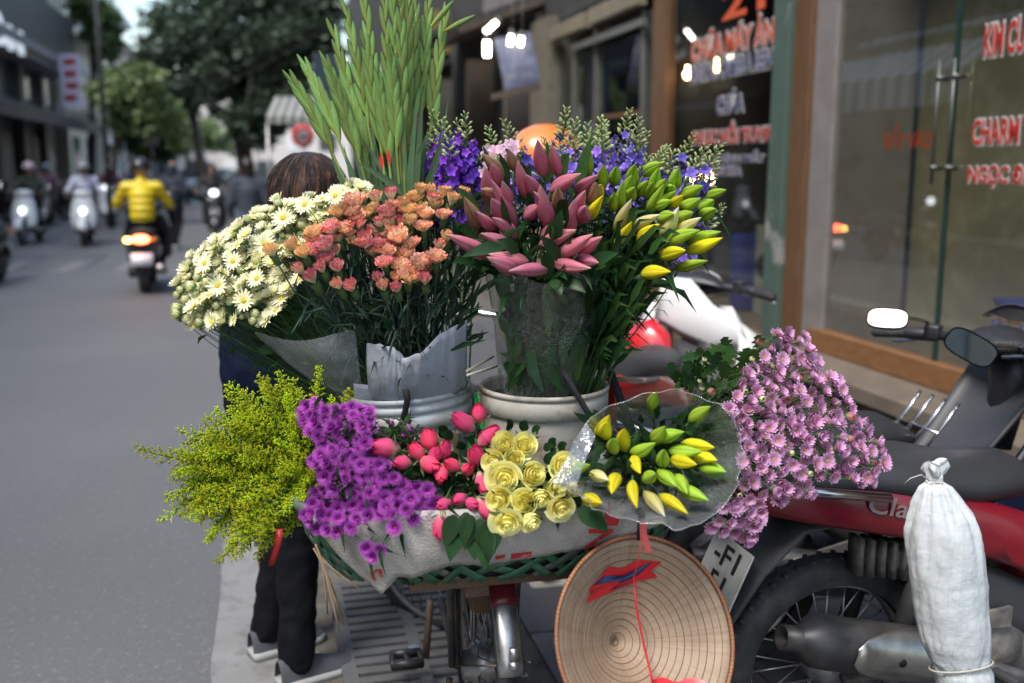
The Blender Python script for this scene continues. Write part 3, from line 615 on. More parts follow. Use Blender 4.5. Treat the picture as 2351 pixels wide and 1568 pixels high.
# ================================================================ people
hairm = M_('dark_hair', (.018, .012, .01), .38, var=.3, scale=30, stretch=(6, 6, 1), bump=.3, bscale=60)
denim = M_('black_trousers', (.006, .0065, .009), .85, spec=.15, var=.2, bump=.3, bscale=40)
navy = M_('navy_jacket', (.005, .009, .028), .85, spec=.12, var=.25, bump=.4, bscale=14)
def cloth(n, c, r=.8): return M_(n, c, r, var=.15, bump=.4, bscale=14)
def head_mb(c, f=V(1, 0, 0), s=1.0):
    """face looks along f"""
    f = f.normalized(); l = V(0, 0, 1).cross(f); Mx = Matrix((f, l, V(0, 0, 1))).transposed(); b = MB()
    def pt(i, j):
        t = 2 * math.pi * i / 20; p = math.pi * j / 13 - math.pi / 2
        x, y, z = math.cos(p) * math.cos(t) * .096, math.cos(p) * math.sin(t) * .074, math.sin(p) * .112
        if z < -.03: k = (-z - .03) / .08; y *= 1 - .3 * k; x += .012 * k
        return Vector(c) + Mx @ V(x, y, z) * s
    b.grid(pt, 20, 14, cu=True)
    b.tube([Vector(c) + Mx @ V(*q) * s for q in ((.088, 0, .02), (.108, 0, -.018), (.09, 0, -.028))], [.008 * s, .014 * s, .012 * s], 6)
    for y in (-1, 1):
        b.ell(Vector(c) + Mx @ V(0, y * .076, -.01) * s, (.02 * s, .008 * s, .03 * s), 8, 6, Mx)
    b.tube([Vector(c) + Mx @ V(.088, y * .02, -.058) * s for y in (-1, 0, 1)], [.004 * s, .008 * s, .004 * s], 6)
    return b
def hand_mesh():
    b = MB(); b.ell((0, 0, -.035), (.022, .04, .045), 10, 7)
    for k, L_ in enumerate((.075, .085, .08, .062)):
        y = -.03 + k * .02; b.tube([(0, y, -.06), (.012, y, -.06 - L_ * .45), (.035, y, -.06 - L_ * .75), (.055, y, -.06 - L_ * .7)], [.0095, .009, .008, .006], 6)
    b.tube([(.005, -.03, -.02), (.03, -.045, -.045), (.05, -.035, -.065)], [.011, .01, .007], 6)
    return b
HAND = hand_mesh().mesh('hand', skin)
def shoe(parent, p, f, m, sole, s=1.0):
    f = f.normalized(); l = V(0, 0, 1).cross(f); Mx = Matrix((f, l, V(0, 0, 1))).transposed(); b = MB()
    sec = [(-.06, .026, .085), (-.045, .034, .095), (0, .036, .1), (.06, .04, .075), (.11, .044, .055), (.155, .038, .042), (.18, .018, .03)]
    b.grid(lambda i, j: Vector(p) + Mx @ V(sec[i][0], math.cos(math.pi * j / 8) * sec[i][1], .022 + math.sin(math.pi * j / 8) * (sec[i][2] - .022)) * s, 7, 9)
    o = build(b, 'shoe', m, parent); b = MB()
    pl = [(x, w_ + .006) for x, w_, h in sec] + [(x, -w_ - .006) for x, w_, h in sec[::-1]]
    b.prism([(x * s, y * s) for x, y in pl], .026 * s, Matrix.Translation(p) @ Mx.to_4x4()); build(b, 'sole', sole, o)
def person(label, loc, rz, pose, jm, tm, headgear=None, hm=None, face=None, vox=.02, group=None, cat='person', sc=1.0, shoem=None, solem=None, wrists=True, hood=False, tw=1.0):
    t = thing('person', label, cat, loc, rz, group); J = pose; k = sc
    g = lambda n: Vector(J[n]) * k
    f = face or V(1, 0, 0)
    b = MB(); b.limb([g('hip') + V(0, 0, .02), g('waist'), g('chest'), g('neck')], [.13 * k, .115 * k, .13 * k, .055 * k], 12)
    b.limb([g('neck') - V(0, 0, .05), g('head') - V(0, 0, .05)], [.055 * k, .05 * k])
    for s_ in 'lr':
        b.limb([g('hip' + s_), g('knee' + s_), g('ankle' + s_)], [.085 * k, .058 * k, .036 * k])
        b.limb([g('sh' + s_), g('elbow' + s_), g('wrist' + s_)], [.05 * k, .04 * k, .026 * k])
        b.limb([g('ankle' + s_), g('ankle' + s_) + f * .07 * k - V(0, 0, .042)], [.028 * k, .018 * k])
    b.merge(head_mb(g('head'), f, k), Matrix.Identity(4))
    build(b, 'body', skin, t, remesh=.012 if vox < .015 else .016)
    b = MB(); b.limb([g('hip') + V(0, 0, .05), g('waist'), g('chest'), (g('chest') + g('neck')) / 2], [.155 * k, .15 * k, .155 * k, .1 * k], 14)
    b.limb([g('shl'), g('shr')], [.075 * k, .075 * k]); b.limb([(g('chest') + g('neck')) / 2, g('neck') + V(0, 0, .01)], [.1 * k, .066 * k])
    for s_ in 'lr': b.limb([g('sh' + s_), g('elbow' + s_), g('elbow' + s_).lerp(g('wrist' + s_), .93)], [.076 * k, .06 * k, .042 * k])
    if hood: b.limb([g('head') - f * .02 - V(0, 0, .02), g('neck')], [.115 * k, .1 * k])
    build(b, 'jacket', jm, t, remesh=vox)
    b = MB(); b.limb([g('hip') + V(0, 0, .07), g('hip') - V(0, 0, .02)], [.15 * k, .15 * k], 12)
    for s_ in 'lr': b.limb([g('hip' + s_), g('knee' + s_), g('ankle' + s_) + V(0, 0, .0)], [.105 * k * tw, .076 * k * tw, .064 * k * tw])
    build(b, 'trousers', tm, t, remesh=vox)
    for s_ in 'lr':
        a = g('ankle' + s_); shoe(t, V(a.x, a.y, a.z - .078 * k), f, shoem or black_plastic, solem or white_lamp, k)
        if wrists:
            d = g('wrist' + s_) - g('elbow' + s_); o = link('hand', HAND, t, orient(g('wrist' + s_), -d, 0, k * .95))
    c = g('head')
    if headgear == 'helmet':
        b = MB(); l = V(0, 0, 1).cross(f); Mx = Matrix((f, l, V(0, 0, 1))).transposed()
        b.grid(lambda i, j: c + V(0, 0, .03 * k) + Mx @ V(.135 * math.cos(2 * math.pi * i / 20) * math.cos(math.pi / 2 * j / 7 - .15), .115 * math.sin(2 * math.pi * i / 20) * math.cos(math.pi / 2 * j / 7 - .15), .125 * math.sin(math.pi / 2 * j / 7 - .15)) * k, 20, 8, cu=True)
        o = build(b, 'helmet', hm, t, solid=.012)
        b = MB(); b.grid(lambda i, j: c + V(0, 0, .012 * k) + Mx @ V((.13 + .05 * j) * math.cos(-.9 + 1.8 * i / 8), (.11 + .02 * j) * math.sin(-.9 + 1.8 * i / 8), -.012 * j) * k, 9, 2); build(b, 'visor', black_plastic, o, solid=.006)
    elif headgear == 'hair':
        b = MB(); b.ell(c + V(0, 0, .025 * k) - f * .015, (.108 * k, .098 * k, .12 * k), 18, 12, Matrix((f, V(0, 0, 1).cross(f), V(0, 0, 1))).transposed()); b.ell(c - f * .05 - V(0, 0, .05), (.06, .075, .1), 14, 10); build(b, 'hair', hm or hairm, t, remesh=.014)
    return t
STAND = dict(hip=(0, 0, .88), waist=(0, 0, 1.02), chest=(0, 0, 1.22), neck=(0, 0, 1.38), head=(.02, 0, 1.5), hipl=(0, .085, .86), hipr=(0, -.085, .86), kneel=(.02, .09, .46), kneer=(.03, -.09, .46), anklel=(0, .1, .08), ankler=(0, -.1, .08),
             shl=(0, .17, 1.3), shr=(0, -.17, 1.3), elbowl=(-.02, .24, 1.03), elbowr=(-.02, -.24, 1.03), wristl=(.08, .24, .82), wristr=(.08, -.24, .82))
WALK = dict(STAND, kneel=(.17, .09, .48), kneer=(-.03, -.09, .46), anklel=(.2, .1, .09), ankler=(-.26, -.1, .14), elbowl=(-.1, .23, 1.04), wristl=(-.02, .24, .84))
RIDE = dict(hip=(.28, 0, .84), waist=(.27, 0, .98), chest=(.32, 0, 1.19), neck=(.36, 0, 1.34), head=(.4, 0, 1.47), hipl=(.3, .1, .83), hipr=(.3, -.1, .83), kneel=(.68, .17, .74), kneer=(.68, -.17, .74), anklel=(.62, .17, .36), ankler=(.62, -.17, .36),
            shl=(.33, .18, 1.27), shr=(.33, -.18, 1.27), elbowl=(.44, .31, 1.05), elbowr=(.44, -.31, 1.05), wristl=(.68, .3, 1.02), wristr=(.68, -.3, 1.02))
# ================================================================ scooter (x forward, origin under the rear hub)
def wheel(parent, name, x, r, tw, rimr, m_rim, spokes=0, rimw=.03, y=0):
    Mx = Matrix.Translation((x, y, r)) @ Matrix.Rotation(R(90), 4, 'X')
    b = MB(); prof = [(rimr - .005, -tw * .42), (rimr + (r - rimr) * .5, -tw * .5), (r - .012, -tw * .36), (r, 0), (r - .012, tw * .36), (rimr + (r - rimr) * .5, tw * .5), (rimr - .005, tw * .42)]
    b.lathe(prof, 40, Mx)
    if spokes:                       # tread grooves as raised blocks
        for k in range(46):
            a = 2 * math.pi * k / 46
            for sg in (-1, 1):
                pa = Mx @ V((r - .0095) * math.cos(a), (r - .0095) * math.sin(a), sg * tw * .2); b.box(pa, (.013, .018, .012), Matrix.Rotation(-a, 3, 'Y') @ Matrix.Rotation(sg * .5, 3, 'X'))
    o = build(b, name, rubber, parent)
    b = MB(); b.lathe([(rimr - .012, -rimw), (rimr + .004, -rimw), (rimr + .004, -rimw + .006), (rimr - .014, -.008), (rimr - .014, .008), (rimr + .004, rimw - .006), (rimr + .004, rimw), (rimr - .012, rimw)], 40, Mx); build(b, 'rim', m_rim, o)
    b = MB(); b.lathe([(.0, -.05), (.035, -.05), (.04, -.03), (.055, -.02), (.055, .02), (.04, .03), (.035, .05), (0, .05)], 20, Mx); build(b, 'hub', steel, o)
    if spokes:
        sm = None
        for k in range(spokes):
            a = 2 * math.pi * k / spokes; a2 = a + (.35 if k % 2 else -.35); sg = 1 if (k // 2) % 2 else -1
            b = MB(); b.tube([Mx @ V(.05 * math.cos(a2), .05 * math.sin(a2), sg * .02), Mx @ V((rimr - .01) * math.cos(a), (rimr - .01) * math.sin(a), 0)], .0022, 4); build(b, 'spoke', steel, o)
    else:
        for k in range(5):
            a = 2 * math.pi * k / 5; b = MB(); b.tube([Mx @ V(.04 * math.cos(a), .04 * math.sin(a), 0), Mx @ V(rimr * math.cos(a), rimr * math.sin(a), 0)], [.022, .016], 6, flat=.6); build(b, 'spoke', m_rim, o)
    return o
def scooter(label, loc, rz, bodym, group=None, lit=False, plate=True, headlow=False, cat='scooter'):
    t = thing('scooter', label, cat, loc, rz, group)
    wheel(t, 'rear_wheel', 0, .25, .11, .15, steel); wheel(t, 'front_wheel', 1.26, .25, .1, .15, steel)
    b = MB(); sec = [(-.3, .62, .05, .06), (-.22, .62, .12, .12), (0, .58, .17, .17), (.3, .52, .17, .17), (.48, .4, .13, .14), (.55, .32, .1, .08)]
    b.grid(lambda i, j: V(sec[i][0], math.sin(2 * math.pi * j / 16) * sec[i][2], sec[i][1] + math.cos(2 * math.pi * j / 16) * sec[i][3]), 6, 16, cv=True); b.face(*range(16)); build(b, 'rear_body', bodym, t)
    b = MB(); pr = [(-.24, .75, .09), (-.1, .79, .12), (.2, .78, .13), (.45, .74, .1), (.56, .7, .05)]
    b.grid(lambda i, j: V(pr[i][0], math.cos(math.pi * j / 8) * pr[i][2], pr[i][1] - .06 + math.sin(math.pi * j / 8) * .07), 5, 9); build(b, 'seat', black_plastic, t)
    b = MB(); b.box((.78, 0, .29), (.5, .34, .09)); build(b, 'floorboard', black_plastic, t, bevel=.02)
    b = MB()
    b.grid(lambda i, j: V(1.02 + .09 * math.cos(math.pi * j / 10 - math.pi / 2) - .12 * i / 7 + .05 * (i / 7) ** 2, math.sin(math.pi * j / 10 - math.pi / 2) * (.2 + .06 * math.sin(math.pi * i / 7) - .05 * i / 7), .34 + .58 * i / 7), 8, 11); build(b, 'leg_shield', bodym, t, solid=.025)
    b = MB(); b.grid(lambda i, j: V(1.26 + .31 * math.cos(.2 + 2.3 * i / 8), math.cos(math.pi * j / 6) * .075, .25 + .31 * math.sin(.2 + 2.3 * i / 8) + .03 * math.sin(math.pi * j / 6)), 9, 7); build(b, 'front_fender', bodym, t, solid=.01)
    b = MB(); b.tube([(1.25, .06, .25), (.98, .05, .82)], .022, 8); build(b, 'fork', steel, t); b = MB(); b.tube([(1.25, -.06, .25), (.98, -.05, .82)], .022, 8); build(b, 'fork', steel, t)
    b = MB(); b.ell((.94, 0, 1.0), (.12, .18, .08), 16, 10); hs = build(b, 'headset', bodym, t)
    b = MB(); b.ell((1.05, 0, .995) if not headlow else (1.125, 0, .68), (.03, .085, .06) if not headlow else (.03, .06, .06), 14, 8); build(b, 'headlight', M_('lit_headlamp', (.9, .92, .95), .2, emit=(.9, .95, 1), est=5 if headlow else 1.6), hs)
    for s_ in (-1, 1):
        b = MB(); b.tube([(.93, s_ * .12, 1.01), (.8, s_ * .32, 1.02)], [.016, .016], 8); g = build(b, 'handlebar', black_plastic, hs)
        b = MB(); b.tube([(.88, s_ * .2, 1.02), (.9, s_ * .24, 1.17), (.9, s_ * .28, 1.2)], .007, 6); m = build(b, 'mirror_arm', chrome, t)
        b = MB(); b.ell((.9, s_ * .3, 1.22), (.02, .06, .035)); build(b, 'mirror', black_plastic, m)
        b = MB(); b.ell((-.27, s_ * .12, .66), (.03, .035, .03)); build(b, 'indicator', M_('amber_lit', (.9, .4, .05), .3, emit=(1, .5, .1), est=7) if (lit and s_ > 0) else M_('amber', (.5, .2, .02), .3), t)
    b = MB(); b.ell((-.3, 0, .67), (.04, .085, .05), 14, 8); build(b, 'tail_light', M_('lit_tail', (.8, .05, .03), .3, emit=(1, .10, .04), est=9) if lit else red_plastic, t)
    b = MB(); b.grid(lambda i, j: V(.3 * math.cos(1.5 + 1.5 * i / 6), math.cos(math.pi * j / 4) * .07, .25 + .3 * math.sin(1.5 + 1.5 * i / 6)), 7, 5); build(b, 'rear_fender', black_plastic, t, solid=.008)
    if plate:
        b = MB(); b.box((-.31, 0, .43), (.012, .2, .15), Matrix.Rotation(R(16), 3, 'Y')); pl = build(b, 'number_plate', M_('plate_white', (.7, .71, .74), .4), t)
    b = MB(); b.tube([(.25, -.16, .28), (0, -.17, .27), (-.32, -.17, .33)], [.03, .055, .05], 10); build(b, 'muffler', steel, t)
    b = MB(); b.box((.12, .1, .26), (.4, .1, .14)); build(b, 'engine', black_plastic, t, bevel=.03)
    return t
HD = STREET + R(90)                      # heading along the street, away from the camera
def at(px, y, dz=0):
    """ground point seen at (px, y)"""
    ang = PITCH + math.atan((y - 784) / FPX); Y = 1.5 / math.tan(ang); return W(px, y, Y) * 1 if abs(W(px, y, Y).z) < .02 else V(W(px, y, Y).x, Y, 0)
def back_off(p, rz, d): return V(p.x, p.y, 0) + V(math.cos(rz), math.sin(rz), 0) * d
blackp = M_('scooter_black', (.02, .02, .022), .3, coat=.4); silver = M_('scooter_white', (.72, .75, .76), .25, coat=.5, var=.05)
# yellow-jacket rider
yel = M_('yellow_puffer', (.66, .5, .012), .5, var=.08)
t_ = yel.node_tree; wv = t_.nodes.new('ShaderNodeTexWave'); wv.bands_direction = 'Z'; wv.inputs['Scale'].default_value = 3.6; wv.inputs['Distortion'].default_value = .6
tcn = t_.nodes.new('ShaderNodeTexCoord'); bp = t_.nodes.new('ShaderNodeBump'); bp.inputs['Distance'].default_value = .03; bp.inputs['Strength'].default_value = .5
t_.links.new(tcn.outputs['Object'], wv.inputs['Vector']); t_.links.new(wv.outputs['Fac'], bp.inputs['Height']); t_.links.new(bp.outputs[0], t_.nodes['Principled BSDF'].inputs['Normal'])
p = at(335, 672); rz = HD + R(2)
ys = scooter('black scooter with glowing red tail light under the yellow-jacketed rider', p, rz, blackp, lit=True); ys.scale = (1.0, 1.22, 1.0)
person('rider in a bright yellow quilted jacket and black helmet seen from behind', p, rz, RIDE, yel, denim, 'helmet', M_('helmet_black', (.025, .024, .022), .3), sc=1.0)
# oncoming riders
for k, (px, y, jm, hm_, lab, lab2, low) in enumerate((
    (195, 566, cloth('white_shirt', (.62, .64, .75)), M_('helmet_grey', (.3, .31, .33), .3), 'oncoming rider in a white shirt and grey helmet', 'white scooter coming on under the white-shirted rider', True),
    (55, 564, cloth('olive_jacket', (.055, .07, .05)), M_('helmet_red_white', (.6, .45, .46), .3), 'oncoming rider in an olive jacket and pale red helmet', 'white scooter with lit lamp at the far left under the olive rider', True),
    (250, 520, cloth('maroon_top', (.12, .03, .05)), M_('helmet_white', (.7, .7, .7), .3), 'small far rider in maroon with a white helmet', 'pale far scooter just right of the white-shirted rider', False),
    (300, 505, cloth('blue_top', (.06, .08, .14)), M_('helmet_white', ()), 'small far rider in blue grey with a white helmet', 'grey far scooter behind the yellow rider on his left', False),
    (110, 520, cloth('mauve_top', (.25, .13, .17)), M_('helmet_bluegrey', (.2, .25, .33), .3), 'small far rider in mauve between the two white scooters', 'dark far scooter between the two white scooters', False))):
    p = at(px, y); rz = HD + R(180) + R((4, -3, 3, -4, 6)[k])
    q = back_off(p, rz, -1.2)
    scooter(lab2, q, rz, silver if k < 3 else blackp, 'oncoming scooters', headlow=low, plate=False); person(lab, q, rz, RIDE, jm, denim, 'helmet', hm_, group='oncoming riders', vox=.025)
# dark motorbike rider near the middle, hooded walkers
p = at(497, 556); rz = HD + R(184); q = back_off(p, rz, -1.1)
scooter('dark motorbike standing in the road left of the woman with brown hair', q, rz, blackp, plate=False); person('dark-clothed rider sitting on the motorbike left of the brown-haired vendor', q, rz, RIDE, cloth('black_coat', (.02, .02, .022)), denim, 'hair', group='oncoming riders', vox=.025)
p = at(405, 572); person('walker in a hooded navy coat just right of the yellow rider', p, HD + R(-20), WALK, cloth('dark_navy_coat', (.02, .025, .045)), denim, None, None, hood=True, vox=.025)
p = at(580, 640); person('person in a slate jacket standing beyond the vendor, seen from behind', V(p.x, p.y, 0), HD, STAND, cloth('slate_jacket', (.035, .042, .06)), cloth('blue_jeans', (.06, .09, .15)), 'hair', vox=.022, sc=1.0)
p = at(-85, 668); scooter('black scooter cut off by the left edge of the picture', back_off(p, HD + R(170), -1.0), HD + R(170), blackp)
for k, (px, y) in enumerate(((150, 505), (90, 500), (20, 505))):
    p = at(px, y); scooter(['rightmost', 'middle', 'leftmost'][k] + ' dark scooter parked before the cafe', p, HD + R(70 + k * 8), blackp, 'scooters parked by the cafe', plate=False)
# far parked cars
def car(label, p, rz, m):
    t = thing('parked_car', label, 'car', p, rz, 'cars at the end of the street'); b = MB()
    sec = [(-2.1, .35, .75, .75), (-2.0, .3, .95, .82), (-1.2, .28, 1.0, .86), (.9, .28, .98, .86), (1.9, .3, .85, .82), (2.1, .35, .65, .72)]
    b.grid(lambda i, j: V(sec[i][0], (-1 + 2 * j / 8) * sec[i][3], sec[i][2] - .06 * abs(-1 + j / 4) ** 3), 6, 9)
    for sd in (-1, 1): b.grid(lambda i, j: V(sec[i][0], sd * sec[i][3] * (1 - .06 * (j == 0)), sec[i][1] + (sec[i][2] - .06 - sec[i][1]) * j / 3), 6, 4)
    for i in (0, 5): b.grid(lambda a, j: V(sec[i][0], (-1 + 2 * a / 4) * sec[i][3], sec[i][1] + (sec[i][2] - .06 - sec[i][1]) * j), 5, 2)
    build(b, 'body', m, t)
    b = MB(); cs_ = [(-1.9, .92, .72), (-1.3, 1.42, .62), (.2, 1.46, .62), (1.0, .96, .74)]
    b.grid(lambda i, j: V(cs_[i][0], (-1 + 2 * j / 4) * cs_[i][2], cs_[i][1]), 4, 5); build(b, 'roof', m, t)
    for sd in (-1, 1): b = MB(); b.face(*[b.vert((x, sd * w_, z)) for x, z, w_ in cs_]); build(b, 'side_window', M_('glass_dim', ()), t, smooth=False)
    b = MB(); b.face(*[b.vert(q) for q in ((-1.92, -.66, .95), (-1.92, .66, .95), (-1.36, .56, 1.38), (-1.36, -.56, 1.38))]); build(b, 'rear_window', M_('glass_dim', ()), t, smooth=False)
    for x in (-1.3, 1.3):
        for sd in (-1, 1): b = MB(); b.lathe([(0, -.1), (.2, -.1), (.31, -.08), (.31, .08), (.2, .1), (0, .1)], 18, Matrix.Translation((x, sd * .76, .31)) @ Matrix.Rotation(R(90), 4, 'X')); build(b, 'wheel', rubber, t)
    for sd in (-1, 1):
        b = MB(); b.ell((-2.08, sd * .6, .68), (.04, .15, .08)); build(b, 'tail_light', red_plastic, t); b = MB(); b.ell((2.06, sd * .6, .62), (.05, .16, .08)); build(b, 'headlight', white_lamp, t)
    return t
carw = M_('car_white', (.8, .81, .83), .2, coat=.5, var=.03); cars = M_('car_silver', (.5, .52, .55), .25, .4, coat=.5)
for k, (px, Y, m, lab) in enumerate(((440, 52, carw, 'leftmost white car at the end of the street'), (505, 50, carw, 'white car parked in the middle of the far row'), (555, 46, cars, 'silver car parked nearest the leaning tree'), (480, 60, cars, 'small silver car behind the white cars'))):
    car(lab, V(W(px, 400, Y).x, Y, 0), HD + R((80, 95, 100, 85)[k]), m)
# ================================================================ flower vendor, brown hair, navy jacket
VP = V(-.68, 2.80, 0)
VEND = dict(STAND, hip=(0, 0, .86), waist=(.0, 0, .98), chest=(.01, 0, 1.18), neck=(.07, -.03, 1.31), head=(.115, -.045, 1.405), kneel=(.04, .10, .47), kneer=(.02, -.085, .46), anklel=(-.02, .12, .085), ankler=(.0, -.1, .085),
            elbowl=(.1, .25, 1.02), wristl=(.3, .2, .98), elbowr=(.1, -.24, 1.0), wristr=(.32, -.17, .98), shl=(.01, .165, 1.255), shr=(.01, -.165, 1.255))
vz = R(30)
vend = person('flower vendor with long brown hair, navy jacket and black trousers seen from behind', VP, vz, VEND, navy, denim, None, face=V(1, .1, 0).normalized(), vox=.011, tw=.84, shoem=cloth('grey_canvas', (.07, .075, .085)), solem=M_('shoe_sole', (.36, .36, .35), .7))
hair2 = M_('brown_hair', (.022, .011, .008), .5, var=.55, scale=26, stretch=(5, 5, .35), bump=.35, bscale=70, sheen=.1, dirt=(.15, .065, .032), dscale=7, dlo=.5, dhi=.72, spec=.25)
hc = V(.115, -.045, 1.405); b = MB()
def hp(i, j):
    t = 2 * math.pi * i / 28; a = j / 15
    if a < .45: ph = math.pi / 2 * (1 - a / .45); r = math.cos(ph); z = .128 * math.sin(ph)
    else: r = 1 + .04 * math.sin((a - .45) * 6) - (a - .45) * .15; z = -(a - .45) / .55 * .30
    x, y = .118 * r * math.cos(t), .108 * r * math.sin(t)
    if x > .03 and z < .07: x = .03 + (x - .03) * max(0, .35 + z * 2)
    k = 1 + .025 * noise.noise(V(math.cos(t) * 5, math.sin(t) * 5, z * 3))
    return hc + V(x * k - .012, y * k, z + .012)
b.grid(hp, 28, 16, cu=True); hr = build(b, 'hair', hair2, vend)
b = MB()
for k in range(240):
    t = rnd(.5, 2 * math.pi - .5); ph = rnd(.15, 1.3); pts = []
    for j in range(8):
        a = j / 7; p_ = (1 - a * 1.0) * ph; r = (math.cos(p_) if a < .6 else 1) ; z = .128 * math.sin(p_) - max(0, a - .45) * .42
        pts.append(hc + V(.121 * math.cos(t) * math.cos(p_) * rnd(.995, 1.01) - .012, .111 * math.sin(t) * math.cos(p_) * rnd(.995, 1.01), z + .013))
    b.tube(pts, [.0012] * 7 + [.0004], 3, cs=[random.random()] * 8)
tag(build(b, 'hair_strands', hair2, hr), kind='stuff')
for o_ in vend.children:
    if o_.name.startswith(('jacket', 'trousers')):
        tx = bpy.data.textures.new('folds', 'CLOUDS'); tx.noise_scale = .055; tx.noise_depth = 2
        m = o_.modifiers.new('folds', 'DISPLACE'); m.texture = tx; m.strength = .022; m.mid_level = .5
# red thing at the vendor's pocket
b = MB(); b.grid(lambda i, j: W(728, 905, 2.58) + V(-.02 + .04 * i / 3, .006 * math.sin(i * 2 + j), .035 - .07 * j / 4 + .004 * i), 4, 5); tag(build(b, 'red_cloth', M_('red_rag', (.4, .012, .015), .7), solid=.006), 'small red cloth tucked at the hip of the navy jacket', 'cloth')
# second person behind the buckets: orange helmet and one white shoe show
person('person in an orange helmet standing behind the larkspur, one white shoe showing below', V(.095, 3.5, 0), R(15), dict(STAND, head=(.02, 0, 1.49)), cloth('tan_coat', (.16, .12, .09)), cloth('grey_slacks', (.1, .1, .11)), 'helmet', M_('helmet_orange', (.8, .2, .03), .35, coat=.4), vox=.02, shoem=M_('white_shoe', (.68, .6, .5), .6), solem=M_('shoe_sole', ()))
# ================================================================ bicycle carrying the flowers (local x forward along the street)
BR = STREET + R(90) - R(2)
BO = V(-.07, 2.22, 0)
bk = thing('bicycle', 'old bicycle with chrome mudguard seen from behind under the flower basket', 'bicycle', BO, BR)
rust = M_('rusty_steel', (.13, .09, .065), .65, .5, var=.4, scale=14, bump=.3); bframe = M_('bike_frame', (.03, .032, .036), .45, var=.3, dirt=(.14, .09, .06), dscale=12, dlo=.5, dhi=.7)
dull = M_('dull_rim', (.2, .19, .18), .55, .6, var=.3)
wheel(bk, 'rear_wheel', 0, .33, .042, .295, dull, 28, .014); fw = wheel(bk, 'front_wheel', 0, .33, .042, .295, dull, 28, .014)
fw.location = (.90, .04, 0); fw.rotation_euler = (0, 0, R(32))
b = MB(); mr = .365
b.grid(lambda i, j: V(mr * math.cos(R(30) + R(127) * i / 24), .027 * math.sin(math.pi * (j / 8 - .5)), .33 + mr * math.sin(R(30) + R(127) * i / 24)) + V(math.cos(R(30) + R(127) * i / 24), 0, math.sin(R(30) + R(127) * i / 24)) * (.014 * math.cos(math.pi * (j / 8 - .5))), 25, 9)
mg = build(b, 'mudguard', M_('worn_chrome', (.4, .4, .41), .32, .9, var=.2, dirt=(.2, .17, .14), dscale=18, dlo=.45, dhi=.7), bk, solid=.002)
b = MB(); b.grid(lambda i, j: V((mr + .004) * math.cos(R(121) + R(14) * i / 6), .029 * math.sin(math.pi * (j / 8 - .5)), .33 + (mr + .004) * math.sin(R(121) + R(14) * i / 6)) + V(math.cos(R(121) + R(14) * i / 6), 0, math.sin(R(121) + R(14) * i / 6)) * (.015 * math.cos(math.pi * (j / 8 - .5))), 7, 9); build(b, 'reflector', M_('old_red', (.13, .012, .016), .35, var=.2), mg, solid=.003)
b = MB(); b.tube([V(-.352, 0, .505), V(-.364, 0, .51)], .012, 8); b.box((-.355, 0, .53), (.012, .018, .03)); build(b, 'bolt', steel, mg)
for s_ in (-1, 1):
    b = MB(); b.tube([(0, s_ * .06, .33), (-.345, s_ * .036, .505)], .0025, 5); build(b, 'mudguard_stay', rust, mg)
    b = MB(); b.tube([(0, s_ * .062, .33), (.36, s_ * .035, .80)], .009, 6); build(b, 'seat_stay', bframe, bk)
    b = MB(); b.tube([(0, s_ * .062, .33), (.44, s_ * .04, .3)], .01, 6); build(b, 'chain_stay', bframe, bk)
    b = MB(); b.tube([(0, s_ * .075, .33), (-.02, s_ * .08, .52), (-.1, s_ * .07, .66)], .009, 6); build(b, 'rack_stay', bframe, bk)
    b = MB(); b.tube([(1.06, s_ * .055, .33), (.97, s_ * .045, .72), (.95, 0, .78)], .011, 6); build(b, 'fork_blade', bframe, bk)
    b = MB(); b.tube([(.93, 0, 1.02), (.9, s_ * .14, 1.05), (.82, s_ * .29, 1.03), (.7, s_ * .3, 1.0)], .011, 6); build(b, 'handlebar', chrome, bk)
    b = MB(); b.tube([(.72, s_ * .3, 1.0), (.6, s_ * .3, .98)], .016, 8); build(b, 'grip', black_plastic, bk)
    b = MB(); b.tube([(.44, s_ * .07, .3), (.44 - s_ * .0, s_ * .085, .3 - s_ * .17)], .011, 6); cr = build(b, 'crank', rust, bk)
    b = MB()
    z0 = .3 - s_ * .17
    for q in (-.032, .032): b.box((.44 + q, s_ * .14, z0), (.014, .085, .024))
    for q in (-.04, 0, .04): b.box((.44, s_ * .14 + q, z0), (.07, .014, .02))
    build(b, 'pedal', black_plastic, cr)
b = MB(); b.tube([(.44, 0, .3), (.36, 0, .82)], .014, 8); build(b, 'seat_tube', bframe, bk)
b = MB(); b.tube([(.44, 0, .3), (.72, 0, .42), (.93, 0, .72)], .016, 8); build(b, 'down_tube', bframe, bk)
b = MB(); b.tube([(.95, 0, .68), (.92, 0, 1.03)], .016, 8); build(b, 'head_tube', bframe, bk)
b = MB(); b.ell((.34, 0, .9), (.13, .1, .04)); b.ell((.46, 0, .9), (.1, .04, .03)); build(b, 'saddle', black_plastic, bk, remesh=.012)
b = MB(); b.lathe([(.0, -.004), (.095, -.004), (.098, 0), (.095, .004), (0, .004)], 28, Matrix.Translation((.44, -.045, .3)) @ Matrix.Rotation(R(90), 4, 'X')); build(b, 'chainring', rust, bk)
b = MB(); b.tube([(.44, -.045, .395), (.0, -.05, .365)], .004, 5); b.tube([(.0, -.05, .295), (.44, -.045, .205)], .004, 5); build(b, 'chain', rust, bk)
b = MB(); b.tube([(0, .08, .3), (-.05, .13, .02)], .009, 6); build(b, 'kickstand', rust, bk)
